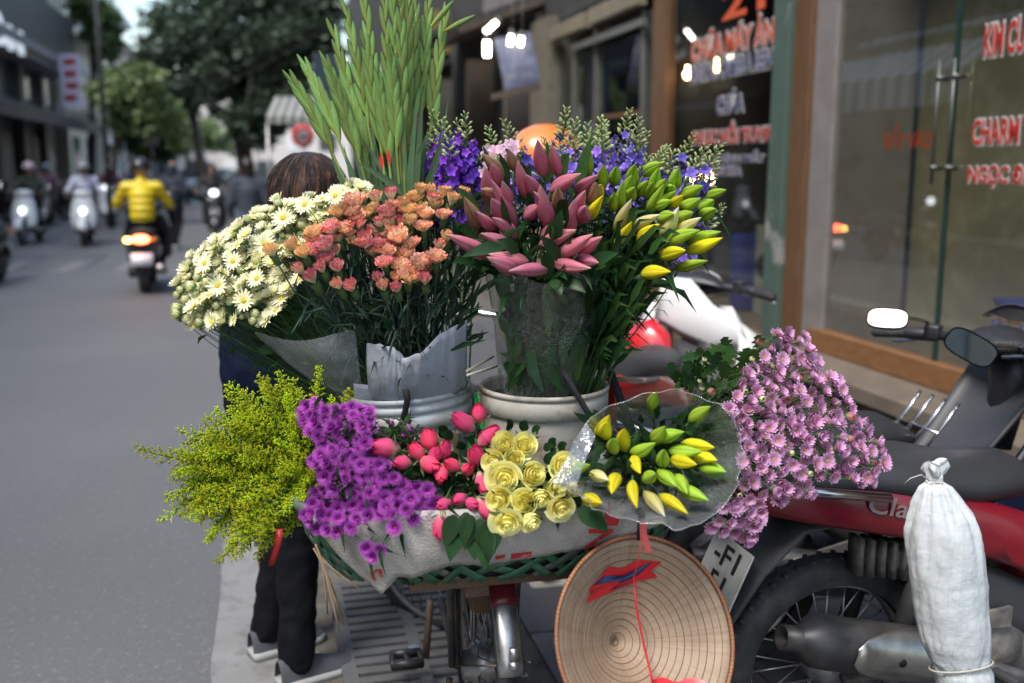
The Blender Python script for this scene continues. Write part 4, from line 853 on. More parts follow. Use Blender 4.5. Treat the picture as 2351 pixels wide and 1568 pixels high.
# wooden carrier of planks on the rack
rk = thing('carrier_rack', 'rough wooden carrier of planks fixed over the bicycle rear wheel', 'carrier', V(-.02, 2.35, .66), BR)
for k in range(5): b = MB(); b.box((-.38 + k * .17, 0, .015), (.1, .56, .022)); build(b, 'plank', wood, rk, bevel=.002)
for s_ in (-1, 1): b = MB(); b.box((-.02, s_ * .14, -.012), (.78, .05, .03)); build(b, 'bearer', wood, rk, bevel=.002)
b = MB(); b.prism([(-.05, 0), (.05, 0), (.02, -.12), (-.02, -.13)], .03, Matrix.Translation((-.22, .10, -.028)) @ Matrix.Rotation(R(90), 4, 'Z') @ Matrix.Rotation(R(90), 4, 'X')); build(b, 'bracket', wood, rk, smooth=False)
b = MB(); b.prism([(0, 0), (.1, 0), (.1, -.05), (.06, -.09)], .06, Matrix.Translation((-.36, -.10, -.028)) @ Matrix.Rotation(R(-90), 4, 'Z') @ Matrix.Rotation(R(90), 4, 'X')); build(b, 'bracket', M_('wood_dark', (.11, .065, .04), .75, var=.3), rk, smooth=False)
# ================================================================ woven basket
BC = V(-.035, 1.985, 0); BA = R(9); BZ0, BZ1 = .69, .846
def bsk(th, t, off=0.0):
    """t 0 rim .. 1 bottom edge"""
    t = max(0.0, t)
    a, c = (.405 - .075 * t ** 1.6 + off), (.145 - .04 * t ** 1.6 + off)
    e = lambda q: math.copysign(abs(q) ** .75, q)
    p = V(a * e(math.cos(th)), c * e(math.sin(th)), BZ1 - (BZ1 - BZ0) * t - .018 * math.sin(math.pi * t) * 0)
    return V(BC.x + p.x * math.cos(BA) - p.y * math.sin(BA), BC.y + p.x * math.sin(BA) + p.y * math.cos(BA), p.z)
bs = thing('flower_basket', 'shallow green woven plastic basket holding the lower row of bunches', 'basket', V(BC.x, BC.y, BZ0))
gstrip = M_('green_strip', (.03, .115, .055), .38, var=.25, scale=30, rand=.25, dirt=(.13, .15, .12), dscale=30, dlo=.52, dhi=.7); gstrip2 = M_('faded_strip', (.10, .135, .105), .55, var=.25, scale=30, rand=.2, dirt=(.2, .19, .16), dscale=24)
NS = 52
for fam in (-1, 1):
    for k in range(NS):
        th0 = 2 * math.pi * (k + (.5 if fam > 0 else 0)) / NS; n = 17; b = MB(); pts = []; sd = []
        for i in range(n):
            t = i / (n - 1); th = th0 + fam * (t - .5) * .50; ov = math.cos(math.pi * (t * 4.2 + k)) * fam
            pts.append(bsk(th, t, .0025 * ov)); q = bsk(th + fam * .02, t + .04, .0025 * ov); q2 = bsk(th + .03, t)
            d = (bsk(th + fam * .005, t + .01) - bsk(th, t)).normalized(); nrm = ((bsk(th + .02, t) - bsk(th, t)).cross(bsk(th, t + .02) - bsk(th, t))).normalized(); sd.append(d.cross(nrm).normalized())
        b.ribbon(pts, .0165, sd); build(b, 'strip', gstrip if (k % 7) else gstrip2, bs, True, solid=.0012)
b = MB(); b.tube([bsk(2 * math.pi * i / 60, .0, .003) for i in range(61)], .009, 6, cap=False, flat=1.3); build(b, 'rim', gstrip2, bs, True)
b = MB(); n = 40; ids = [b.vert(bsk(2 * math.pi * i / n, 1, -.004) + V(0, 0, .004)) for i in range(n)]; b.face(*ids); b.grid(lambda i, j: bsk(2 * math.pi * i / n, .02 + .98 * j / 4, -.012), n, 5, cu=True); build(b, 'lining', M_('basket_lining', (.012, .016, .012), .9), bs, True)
b = MB()
for k in range(6): b.tube(bez(bsk(-2.78, .55, .012) + V(rnd(-.01, .01), 0, rnd(-.01, .01)), bsk(-2.6, .7, .03), bsk(-2.7 + rnd(-.2, .35), 1, .03) + V(rnd(-.03, .05), -.01, rnd(-.1, .0)), 6), .0022, 4)
build(b, 'straw_tie', M_('straw', (.28, .19, .11), .8), bs, True)
# sackcloth hanging over the front
sack = M_('sackcloth', (.40, .375, .34), .85, var=.12, scale=14, bump=.5, bscale=260, dirt=(.3, .27, .235), dscale=9, dlo=.48, dhi=.72)
def th_of(px):                               # front angle of the rim seen at px
    lo, hi = -math.pi + .02, -.02
    for _ in range(40):
        m = (lo + hi) / 2; p = bsk(m, .3); x = 1175.5 + FPX * p.x / (p.y * math.cos(PITCH) + (1.5 - p.z) * math.sin(PITCH))
        if x < px: lo = m
        else: hi = m
    return (lo + hi) / 2
LOW = [(752, .15), (775, .5), (800, .9), (832, 1.15), (858, 1.0), (890, .85), (930, .86), (970, .78), (1040, .68), (1110, .70), (1200, .66), (1290, .6), (1340, .56), (1400, .52), (1440, .46), (1500, .36), (1560, .3), (1590, .15)]
def low(px):
    for (a, x), (c, y) in zip(LOW, LOW[1:]):
        if a <= px <= c: return x + (y - x) * (px - a) / (c - a)
    return LOW[0][1] if px < LOW[0][0] else LOW[-1][1]
def sk(px, f, off=0.0):
    t = -.75 + (low(px) + .75) * f; th = th_of(px)
    w_ = .007 * noise.noise(V(px * .012, t * 1.6, 3)) + .004 * noise.noise(V(px * .04, t * 3, 7)) + .0015 * noise.noise(V(px * .12, t * 8, 1))
    if t < -.1: p = bsk(th, 0, .016 + (t + .1) * .2 + off * .2) + V(0, 0, .013 + (t + .1) * .09 + off)
    else: p = bsk(th, min(t, 1.0), .018 + off + w_ + (max(0, t - 1.0) * .01)); p.z -= max(0, t - 1.0) * .13
    return p
b = MB(); NX = 110
b.grid(lambda i, j: sk(752 + 838 * i / (NX - 1), j / 21), NX, 22)
sc_ = thing('sackcloth', 'grey woven sack draped over the basket front with red printed letters', 'cloth', sk(1150, 1)); sk_ = build(b, 'sheet', sack, sc_, True, solid=.0015)
redp = M_('red_print', (.42, .02, .025), .8, var=.25, scale=30, dirt=(.4, .33, .3), dscale=40, dlo=.58, dhi=.7)
def sack_print(b0, px0, px1, f_of, name='lettering'):
    """b0: 2D mesh; x -> px, y -> pixel row"""
    o = MB(); o.f = b0.f; o.m = b0.m; o.c = b0.c
    for x, y, z in b0.v: o.v.append(tuple(sk(x, f_of(x, y), .0026)))
    build(o, name, redp, sc_, True, False)
def rowf(px, y):                              # invert the row to the sheet parameter
    lo, hi = .0, 1.0
    for _ in range(26):
        m = (lo + hi) / 2; p = sk(px, m); a = p.y * math.cos(PITCH) + (1.5 - p.z) * math.sin(PITCH); yy = 784 - FPX * ((p.z - 1.5) * math.cos(PITCH) + p.y * math.sin(PITCH)) / a
        if yy < y: lo = m
        else: hi = m
    return (lo + hi) / 2
def sub2(b):                                  # split faces once so prints follow the folds
    import bmesh
    me = bpy.data.meshes.new('x'); me.from_pydata(b.v, [], b.f); bm = bmesh.new(); bm.from_mesh(me); bmesh.ops.triangulate(bm, faces=bm.faces)
    for _ in range(2): bmesh.ops.subdivide_edges(bm, edges=[e for e in bm.edges if e.calc_length() > 5], cuts=1, use_grid_fill=True); bmesh.ops.triangulate(bm, faces=bm.faces)
    o = MB(); o.v = [tuple(v.co) for v in bm.verts]; o.f = [tuple(v.index for v in f.verts) for f in bm.faces]; o.c = [0] * len(o.v); o.m = [0] * len(o.f); bm.free(); bpy.data.meshes.remove(me); return o
for ch, x0, x1, y0, y1 in (('N', 1338, 1392, 1213, 1262), ('F', 1342, 1398, 1150, 1206), ('I', 1172, 1218, 1268, 1280), ('I', 1136, 1158, 1274, 1282)):
    f = fit(textmb(ch, off=.03), 1, 1)        # printed sideways, reading upwards
    g = MB(); g.f = f.f; g.m = f.m; g.c = f.c
    g.v = [((x0 + x1) / 2 + (-v[1]) * (x1 - x0), (y0 + y1) / 2 - v[0] * (y1 - y0), 0) for v in f.v] if ch != 'I' else [((x0 + x1) / 2 + v[1] * (x1 - x0), (y0 + y1) / 2 + v[0] * (y1 - y0) - (v[1]) * 5, 0) for v in f.v]
    sack_print(sub2(g), x0, x1, rowf)
f = fit(textmb('n', off=.02), 1, 1); g = MB(); g.f = f.f; g.m = f.m; g.c = f.c; g.v = [(846 + v[0] * 32 + v[1] * 6, 1317 - v[1] * 20 - v[0] * 10, 0) for v in f.v]; sack_print(sub2(g), 0, 0, rowf)
f = fit(textmb('(2)Không co'), 1, 1); g = MB(); g.f = f.f; g.m = f.m; g.c = f.c; g.v = [(1515 + v[0] * 58, 1221 - v[1] * 11, 0) for v in f.v]; sack_print(g, 0, 0, rowf)
# ================================================================ buckets
bw1 = M_('bucket_white', (.43, .41, .35), .5, var=.14, scale=9, dirt=(.22, .155, .10), dscale=10, dlo=.49, dhi=.68, bump=.1)
bw2 = M_('bucket_bluewhite', (.44, .47, .48), .5, var=.14, scale=9, dirt=(.25, .17, .10), dscale=9, dlo=.47, dhi=.66, bump=.1)
def bucket(label, c, r, m, z0, z1, tilt=0, ribs=True):
    t = thing('bucket', label, 'bucket', V(c.x, c.y, z0), 0, 'flower buckets'); t.rotation_euler = (0, R(tilt), 0); h = z1 - z0
    prof = [(0, .004), (r * .80, 0), (r * .815, .006), (r * .93, h - .085), (r * .94, h - .075), (r * 1.0, h - .07), (r * 1.005, h - .045), (r * .97, h - .042), (r * .97, h - .036), (r * 1.0, h - .034), (r * 1.0, h - .022), (r * .975, h - .02), (r * .975, h - .013), (r * 1.01, h - .011), (r * 1.01, h), (r * .965, h), (r * .955, h - .01), (r * .80, .05), (0, .05)]
    if not ribs: prof = [(0, .004), (r * .80, 0), (r * .815, .006), (r * .945, h - .062), (r * .95, h - .058), (r * .998, h - .054), (r * 1.0, h - .02), (r * .985, h - .016), (r * .985, h - .012), (r * 1.01, h - .01), (r * 1.01, h), (r * .965, h), (r * .955, h - .01), (r * .80, .05), (0, .05)]
    b = MB(); b.lathe(prof, 56); o = build(b, 'body', m, t)
    b = MB(); b.tube([(r * .9 * math.cos(a), r * .9 * math.sin(a) - .02, h - .055 - .09 * math.sin(a2)) for a, a2 in ((R(-75) + R(70) * i / 10, math.pi * i / 10 * .6) for i in range(11))] , .0028, 5)
    b = MB(); b.tube([V(r * 1.0 * math.cos(R(-42)), r * math.sin(R(-42)), h - .06) + V(.001 * k + .052 * (k / 8), -.004 * math.sin(k / 8 * 3), -.012 * k / 8 * (k / 2.2)) for k in range(9)], .0028, 5); build(b, 'handle', rust, t)
    b = MB(); b.lathe([(0, h - .035), (r * .95, h - .035)], 32); build(b, 'dark_fill', M_('bucket_dark_fill', (.012, .016, .01), .3), t)  # dark green disc added to darken the opening between the sparse stems
    return t
B1 = W(1249, 872, 2.27); B2 = W(957, 905, 2.33)
bk1 = bucket('dirty cream bucket on the right holding the lilies', B1, .150, bw1, .683, 1.005, 0, False)
bk2 = bucket('bluish white ribbed bucket on the left holding carnations', B2, .150, bw2, .683, .985, 0); bk2.rotation_euler = (0, R(-4), 0)
b = MB(); b.grid(lambda i, j: V(.1445 * math.cos(R(-95) + R(62) * i / 12), .1445 * math.sin(R(-95) + R(62) * i / 12), .215 - .10 * j / 4 + .008 * noise.noise(V(i * .8, j, 1))) * 1.0, 13, 5); build(b, 'label_patch', M_('brown_label', (.18, .115, .065), .8, var=.5, scale=30, dirt=(.4, .42, .43), dscale=28, dlo=.55, dhi=.6), bk2, solid=.001)
# blue print on the right bucket
pbl = MB(); pbl.grid(lambda i, j: V(B1.x + .1435 * math.cos(R(-52) + R(24) * i / 8), B1.y + .1435 * math.sin(R(-52) + R(24) * i / 8), .915 - .022 * j / 2 + .012 * i / 8 + .004 * ((i % 2) - .5)), 9, 3); build(pbl, 'painted_mark', M_('blue_print', (.04, .12, .3), .7, var=.4, scale=60), bk1, True)
# straps, sticks, bottle, rag
strapm = M_('black_strap', (.008, .008, .01), .75)
def strap(label, pts, wd, side=V(1, 0, 0)):
    b = MB(); b.ribbon(pts, wd, side); tag(build(b, 'rubber_strap', strapm, solid=.003), label, 'strap', 'black rubber straps')
strap('black rubber strap down the front of the left bucket', [W(932, 894, 2.165), W(936, 915, 2.163), W(930, 945, 2.17), W(922, 975, 2.18), W(905, 1000, 2.18)], .014)
strap('black rubber strap slanting across the cream bucket', [W(1288, 842, 2.13), W(1302, 868, 2.118), W(1330, 915, 2.115), W(1362, 968, 2.12), W(1400, 1020, 2.12)], .013, V(1, 0, .4).normalized())
strap('black rubber strap hanging behind the cream bucket on its right', [W(1400, 850, 2.35), W(1415, 890, 2.32), W(1440, 960, 2.28), W(1455, 1000, 2.25)], .02)
strap('black rubber strap looped under the left part of the basket', [W(897, 1205, 1.832), W(893, 1240, 1.822), W(892, 1280, 1.826), W(905, 1315, 1.835), W(935, 1340, 1.86), W(975, 1345, 1.92)], .012)
strap('black rubber strap behind the red ribbon at the right of the basket', [W(1474, 1180, 1.79), W(1472, 1200, 1.785), W(1470, 1240, 1.785)], .014)
ch = M_('bamboo', (.5, .46, .38), .6)
for k, (a, c) in enumerate((((1070, 853, 2.2), (1132, 818, 2.3)), ((1072, 862, 2.18), (1140, 840, 2.26)))):
    b = MB(); b.tube([W(*a), W(*c)], .0035, 6); tag(build(b, 'bamboo_stick', ch), ['upper', 'lower'][k] + ' pale bamboo stick lying between the two buckets', 'stick', 'bamboo sticks')
gb = thing('plastic_bottle', 'green plastic bottle standing between the two buckets', 'bottle', V(W(1101, 900, 2.27).x, 2.27, .683)); b = MB()
b.lathe([(0, 0), (.028, 0), (.031, .01), (.031, .17), (.026, .2), (.012, .25), (.012, .28)], 18); build(b, 'body', M_('bottle_green', (.02, .33, .06), .25, coat=.5), gb); b = MB(); b.lathe([(0, .30), (.014, .30), (.014, .275)], 14); build(b, 'cap', M_('bottle_green', ()), gb)
b = MB(); b.grid(lambda i, j: W(1385 + 30 * i / 5, 865 + 110 * j / 6, 2.44) + V(0, .02 * math.sin(i * 2.1 + j), 0), 6, 7); tag(build(b, 'red_rag', M_('red_rag', ()), solid=.004), 'red cloth hanging behind the cream bucket', 'cloth')
# ================================================================ conical hat, inside facing the viewer
HC = W(1487, 1465, 1.79); hn = (V(0, 0, 1.5) - HC).normalized(); hn = Matrix.Rotation(R(34), 3, 'Z') @ hn; hn = (hn + V(0, 0, .02)).normalized()
HM = Matrix.Translation(HC) @ (-hn).to_track_quat('Z', 'Y').to_matrix().to_4x4()      # local +z to the apex (away from the viewer)
hat = thing('conical_hat', 'conical palm-leaf hat hanging below the basket, its ringed inside and red strap showing', 'hat', HC)
palm = M_('palm_leaf', ramp=[(0, (.27, .185, .115)), (.35, (.31, .215, .14)), (1, (.345, .245, .165))], rough=.6, var=.15, scale=12, dirt=(.2, .125, .075), dscale=5, dlo=.48, dhi=.8, bump=.15, bscale=80)
hr_, hh = .194, .14; b = MB(); n = 260; HCOL = [random.random() for _ in range(n)]
b.grid(lambda i, j: HM @ V(*(lambda r, a: (r * math.cos(a), r * math.sin(a), hh * (1 - r / hr_) + .0003 * (i % 2) * (j / 10)))(hr_ * j / 10 + .0005, 2 * math.pi * i / n)), n, 11, cu=True, cf=lambda i, j: HCOL[i])
ho = build(b, 'leaf_cone', palm, hat, True, solid=.0015)
hoop = M_('bamboo_hoop', (.21, .14, .085), .6, var=.3, scale=40); stitch = M_('stitching', (.13, .09, .055), .8)
for k in range(16):
    r = hr_ * (k + .6) / 16; b = MB(); b.torus(r, .0008, HM @ Matrix.Translation((0, 0, hh * (1 - r / hr_) - .0018)), 64, 5); build(b, 'hoop', hoop if k % 3 else stitch, hat, True)
b = MB(); b.torus(hr_, .0042, HM, 80, 7); build(b, 'rim', M_('hat_rim', (.27, .12, .05), .55, var=.3, scale=30), hat, True)
b = MB()
for k in range(150): a = 2 * math.pi * k / 150; b.torus(.0046, .0006, HM @ Matrix.Rotation(a, 4, 'Z') @ Matrix.Translation((hr_, 0, 0)) @ Matrix.Rotation(R(90), 4, 'X'), 8, 3)
tag(build(b, 'rim_stitching', M_('red_thread', (.32, .05, .03), .7), hat, True), kind='stuff')
def onhat(px, y, off=.004):                 # point on the inner cone under a pixel
    o = V(0, 0, 1.5); d = (W(px, y, 2) - o).normalized(); I = HM.inverted(); lo = I @ o; ld = (I.to_3x3() @ d)
    best = None
    for s in range(400):
        q = lo + ld * (1.6 + s * .003); r = math.hypot(q.x, q.y); g = q.z - hh * (1 - r / hr_)
        if g > -off and r < hr_ * 1.02: best = q; break
    return HM @ best if best else W(px, y, 1.8)
ribr = M_('red_ribbon', (.55, .012, .02), .35, var=.1, transl=.1); ribb = M_('blue_ribbon', (.008, .008, .05), .35, var=.2)
for m, poly, off in ((ribr, [(1345, 1385), (1360, 1352), (1347, 1358), (1400, 1300), (1430, 1305), (1465, 1285), (1520, 1290), (1495, 1310), (1510, 1325), (1462, 1335), (1400, 1362)], .006), (ribb, [(1360, 1345), (1385, 1322), (1440, 1325), (1470, 1300), (1498, 1290), (1460, 1325), (1420, 1340)], .009), (ribb, [(1362, 1372), (1380, 1355), (1415, 1347), (1450, 1335), (1400, 1357)], .0085)):
    b = MB(); c_ = (sum(p[0] for p in poly) / len(poly), sum(p[1] for p in poly) / len(poly)); i0 = [b.vert(onhat(p[0], p[1], off)) for p in poly]; ic = b.vert(onhat(c_[0], c_[1], off + .002))
    for i in range(len(poly)): b.face(i0[i], i0[(i + 1) % len(poly)], ic)
    build(b, 'ribbon', m, hat, True)
b = MB(); b.ribbon([onhat(1455, 1322, .014), onhat(1462, 1400, .05), onhat(1478, 1480, .06), onhat(1495, 1550, .05), onhat(1500, 1580, .03)], .0045, V(1, 0, 0)); build(b, 'chin_strap', ribr, hat, True, solid=.0008)
b = MB(); b.grid(lambda i, j: onhat(1500 + 120 * i / 8, 1560 + 16 * j - 6 * math.sin(i * 1.3), .012), 9, 4); build(b, 'ribbon', ribr, hat, True)
tp = W(1475, 1200, 1.765)
b = MB(); b.ribbon([W(1477, 1195, 1.765), W(1478, 1225, 1.757), W(1490, 1268, 1.75)], .011, V(1, 0, 0)); b.ribbon([W(1470, 1195, 1.762), W(1472, 1245, 1.75), W(1463, 1295, 1.752), W(1456, 1325, 1.77)], .003, V(1, 0, 0)); build(b, 'hanging_tie', M_('red_tie', (.42, .05, .05), .5, transl=.2), hat, True)
# ================================================================ parked motorbikes (x forward, origin under the rear hub)
def motorbike(label, loc, rz, bodym, shieldm, innerm, seatm, plate=None, deco=None, detail=True, lean=0, legm=None, wings=True):
    t = thing('motorbike', label, 'motorbike', loc, rz, 'motorbikes parked on the pavement'); t.rotation_euler = (R(lean), 0, rz)
    grey = M_('engine_grey', (.14, .13, .12), .6, .3, var=.3, scale=20, bump=.3, dirt=(.2, .18, .15), dscale=20); dk_ = M_('dark_plastic_dusty', (.035, .035, .038), .55, var=.2, dirt=(.09, .085, .08), dscale=5, dlo=.5, dhi=.8)
    wheel(t, 'rear_wheel', 0, .288, .09, .222, steel, 28 if detail else 0, .026); wheel(t, 'front_wheel', 1.22, .28, .07, .222, steel, 28 if detail else 0, .022)
    # side panels: tail sweeping down to the front
    P1 = [(-.34, .80), (-.20, .82), (.0, .80), (.25, .745), (.45, .68), (.62, .56), (.72, .44), (.66, .435), (.5, .515), (.3, .59), (.1, .65), (-.1, .695), (-.25, .735)]
    for s_ in (-1, 1):
        b = MB(); b.puff(P1, s_ * .085, s_ * .03, s_ * .028); sp = build(b, 'side_panel', bodym, t)
        if deco and s_ < 0:
            f = fit(textmb(deco, off=.012), .045, .27); b = MB(); b.merge(f, Matrix.Translation((.15, -.149, .715)) @ Matrix.Rotation(R(14), 4, 'Y') @ Matrix.Rotation(R(90), 4, 'X') @ Matrix.Shear('XZ', 4, (.3, 0)) if False else Matrix.Translation((.13, -.1475, .722)) @ Matrix.Rotation(R(13), 4, 'Y') @ Matrix.Rotation(R(90), 4, 'X')); build(b, 'badge', M_('badge_grey', (.3, .27, .26), .4, .5), sp, smooth=False)
            b = MB(); b.tube([(-.14, -.125, .79), (.0, -.146, .765), (.04, -.147, .757)], .006, 5, flat=.5); build(b, 'trim', chrome, sp)
    b = MB(); b.grid(lambda i, j: V(-.36 + .2 * i / 4, math.cos(math.pi * j / 8) * (.05 + .06 * i / 4), .765 + .015 * i / 4 + math.sin(math.pi * j / 8) * .045), 5, 9); build(b, 'tail_cowl', bodym, t)
    b = MB(); b.ell((-.345, 0, .775), (.02, .06, .03), 12, 8); build(b, 'tail_light', red_plastic, t)
    sec = [(-.3, .81, .1, .03), (-.2, .83, .125, .055), (0, .825, .14, .065), (.2, .795, .145, .07), (.32, .775, .13, .065), (.46, .775, .105, .06), (.55, .755, .07, .035)]
    b = MB(); b.grid(lambda i, j: V(sec[i][0], math.cos(2 * math.pi * j / 16) * sec[i][2], sec[i][1] - .03 + math.sin(2 * math.pi * j / 16) * sec[i][3]), 7, 16, cv=True); b.face(*range(16)); b.face(*range(96, 112)[::-1]); build(b, 'seat', seatm, t)
    b = MB(); b.tube([(.05, -.15, .76), (-.15, -.15, .79), (-.33, -.12, .83), (-.4, -.05, .84), (-.4, .05, .84), (-.33, .12, .83), (-.15, .15, .79), (.05, .15, .76)], .011, 8); build(b, 'grab_rail', chrome, t)
    # rear mudguard with plate
    ex = [(.2, .66), (.06, .69), (-.12, .665), (-.22, .57), (-.285, .44), (-.325, .33), (-.32, .30)]
    b = MB(); b.grid(lambda i, j: V(ex[i][0] - .012 * math.sin(math.pi * j / 8), math.cos(math.pi * j / 8) * (.085 - .03 * (i > 3)), ex[i][1] + .02 * math.sin(math.pi * j / 8)), 7, 9); build(b, 'rear_mudguard', dk_, t, solid=.006)
    pm = Matrix.Translation((-.285, 0, .56)) @ Matrix.Rotation(R(24), 4, 'Y')
    b = MB(); b.box((0, 0, 0), (.006, .19, .15)); b.v = [tuple(pm @ Vector(q)) for q in b.v]; pl = build(b, 'number_plate', M_('plate_old', (.52, .51, .47), .45, var=.1, dirt=(.36, .34, .3), dscale=20), t, bevel=.004)
    if plate:
        b = MB(); b.torus(.1, .002, pm @ Matrix.Translation((-.004, 0, 0)) @ Matrix.Rotation(R(90), 4, 'Y') @ Matrix.Diagonal((.68, .88, 1, 1)), 4, 4) if False else None
        for r_, (tx, z) in enumerate(((plate[0], .034), (plate[1], -.034))):
            f = fit(textmb(tx, off=.02), .052, .038 * len(tx)); b = MB(); b.merge(f, pm @ Matrix.Translation((-.0046, 0, z)) @ Matrix(((0, 0, -1, 0), (-1, 0, 0, 0), (0, 1, 0, 0), (0, 0, 0, 1)))); build(b, 'plate_digits', black_plastic, pl, smooth=False)
    for s_ in (-1, 1):
        b = MB(); b.tube([(0, s_ * .085, .288), (.3, s_ * .09, .31), (.44, s_ * .07, .33)], [.02, .024, .024], 8, flat=.7); build(b, 'swingarm', grey, t)
        b = MB(); b.tube([(.12, s_ * .1, .33), (.2, s_ * .1, .62)], .024, 10); sh = build(b, 'shock_absorber', dk_, t)
        b = MB(); b.tube([(1.22, s_ * .07, .28), (1.1, s_ * .065, .62)], .022, 10); build(b, 'fork_leg', steel, t)
        b = MB(); b.tube([(.35, s_ * .1, .3), (.36, s_ * .24, .31)], .014, 8); build(b, 'footrest', rubber, t)
        # leg shield wing
        if wings:
            W1 = [(.86, .92), (.98, .86), (1.05, .7), (1.02, .52), (.92, .38), (.78, .33), (.74, .38), (.8, .5), (.86, .64), (.85, .8)]
            b = MB(); b.puff(W1, s_ * .13, s_ * .05, s_ * .05); lg = build(b, 'leg_shield', shieldm, t)
            W2 = [(.835, .86), (.855, .72), (.84, .6), (.78, .47), (.72, .4), (.7, .45), (.74, .58), (.76, .72), (.79, .84)]
            b = MB(); b.puff(W2, s_ * .07, s_ * .05, s_ * .03); build(b, 'inner_shield', legm or innerm, lg)
        # handlebar half, grip, switch, lever, mirror
        b = MB(); b.tube([(.88, s_ * .05, .985), (.86, s_ * .15, 1.0), (.79, s_ * .27, 1.0)], [.03, .02, .013], 8); hb = build(b, 'handlebar', black_plastic, t)
        b = MB(); b.tube([(.82, s_ * .22, 1.0), (.76, s_ * .3, .998)], [.024, .022], 10); b.box((.81, s_ * .225, 1.01), (.05, .05, .055), Matrix.Rotation(s_ * R(35), 3, 'Z')); build(b, 'switch_block', black_plastic, hb, bevel=.008)
        pts = [(.775, s_ * .285, .999), (.76, s_ * .305, .998), (.72, s_ * .36, .993), (.70, s_ * .385, .99), (.695, s_ * .392, .99)]
        b = MB(); b.tube(pts, [.017, .0185, .0185, .0185, .012], 12)
        for k in range(9): a = Vector(pts[1]).lerp(Vector(pts[3]), k / 8); b.torus(.0187, .0018, orient(a, Vector(pts[3]) - Vector(pts[1])), 12, 4)
        build(b, 'grip', rubber, hb)
        b = MB(); b.tube([(.84, s_ * .24, .985), (.83, s_ * .3, .97), (.77, s_ * .38, .955)], .005, 6); build(b, 'brake_lever', chrome, hb)
    b = MB(); b.grid(lambda i, j: V(.8 + .22 * i / 6, math.sin(math.pi * (j / 10 - .5)) * (.15 - .05 * i / 6), 1.0 + .07 * math.sin(math.pi * (i + .6) / 7) * math.cos(math.pi * (j / 10 - .5)) - .02 * i / 6), 7, 11); build(b, 'handle_cover', black_plastic if bodym is not None else bodym, t, solid=.01)
    b = MB(); b.ell((1.03, 0, .99), (.05, .09, .06)); build(b, 'headlight', white_lamp, t)
    b = MB(); b.tube([(.9, 0, 1.0), (.93, 0, .85), (.9, 0, .66)], [.05, .06, .045], 12); build(b, 'steering_cover', innerm, t)
    b = MB(); b.tube([(.82, 0, .58), (.68, 0, .46), (.5, 0, .52)], [.07, .065, .07], 12); build(b, 'tunnel_cover', bodym, t)
    b = MB(); b.grid(lambda i, j: V(1.22 + .315 * math.cos(.1 + 2.4 * i / 10), math.cos(math.pi * j / 6) * .06, .28 + .315 * math.sin(.1 + 2.4 * i / 10) + .02 * math.sin(math.pi * j / 6)), 11, 7); build(b, 'front_mudguard', bodym, t, solid=.006)
    # engine, fins, exhaust
    b = MB(); b.box((.5, 0, .33), (.34, .2, .2)); b.ell((.4, 0, .33), (.14, .14, .12), 14, 8); build(b, 'engine', grey, t, bevel=.03)
    for k in range(7): b = MB(); b.box((.69 + k * .014, 0, .35), (.006, .15, .13)); build(b, 'cooling_fin', grey, t)
    for k in range(5): b = MB(); b.box((.02 + k * .03, -.075, .60 - k * .006), (.012, .05, .09)); build(b, 'carrier_rib', grey, t)
    b = MB(); b.box((.18, -.06, .585), (.12, .05, .07)); build(b, 'side_bracket', M_('cast_bracket', (.19, .18, .16), .6, .3, var=.2), t, bevel=.012)
    b = MB(); b.tube([(.62, -.1, .27), (.5, -.14, .25), (.36, -.155, .31), (.25, -.16, .352)], .016, 8); build(b, 'exhaust_pipe', steel, t)
    mm = Matrix.Translation((.245, -.165, .355)) @ Matrix.Rotation(R(-90 + 13), 4, 'Y') @ Matrix.Rotation(R(0), 4, 'Z')
    b = MB(); b.lathe([(0, -.02), (.03, -.02), (.055, .03), (.062, .08), (.062, .36), (.058, .40), (.034, .43), (.03, .435), (.03, .475), (.024, .475), (.022, .44), (0, .44)], 26, mm); mf = build(b, 'muffler', M_('muffler_black', (.03, .03, .033), .42, .3, var=.25, scale=10, dirt=(.11, .10, .09), dscale=7, dlo=.45, dhi=.75), t)
    b = MB(); b.grid(lambda i, j: mm @ V(.068 * math.cos(R(-165) + R(150) * j / 10 * (math.sin(math.pi * (i + .4) / 14.8)) ** .6 + R(75) * (1 - (math.sin(math.pi * (i + .4) / 14.8)) ** .6)), .068 * math.sin(R(-165) + R(150) * j / 10 * (math.sin(math.pi * (i + .4) / 14.8)) ** .6 + R(75) * (1 - (math.sin(math.pi * (i + .4) / 14.8)) ** .6)), -.04 + .36 * i / 14), 15, 11); hs_ = build(b, 'heat_shield', M_('dull_chrome', (.42, .41, .39), .3, .85, var=.2, dirt=(.22, .2, .17), dscale=9, dlo=.42, dhi=.65), mf, solid=.004)
    for z in (.03, .2): b = MB(); b.lathe([(0, .0), (.009, 0), (.011, -.004)], 10, mm @ Matrix.Translation((-.0, -.072, z)) @ Matrix.Rotation(R(90), 4, 'X')); build(b, 'screw', M_('screw_dark', (.02, .02, .02), .4, .5), hs_)
    b = MB(); b.prism([(.12, .40), (.42, .40), (.42, .45), (.3, .44)], .012, Matrix.Translation((0, -.125, 0)) @ Matrix.Rotation(R(90), 4, 'X')); build(b, 'muffler_bracket', grey, t, smooth=False)
    b = MB(); b.puff([(.12, .62), (.34, .56), (.52, .48), (.66, .4), (.6, .3), (.3, .42), (.2, .5)], -.06, -.03, -.02); build(b, 'under_panel', dk_, t)
    return t
MZ = STREET                                   # heading straight at the shops
redb = M_('dark_red_paint', (.17, .004, .012), .32, var=.12, coat=.35, dirt=(.12, .02, .024), dscale=4, dlo=.5, dhi=.75)
seatb = M_('seat_vinyl', (.026, .026, .028), .5, var=.2, scale=6, bump=.12, bscale=300)
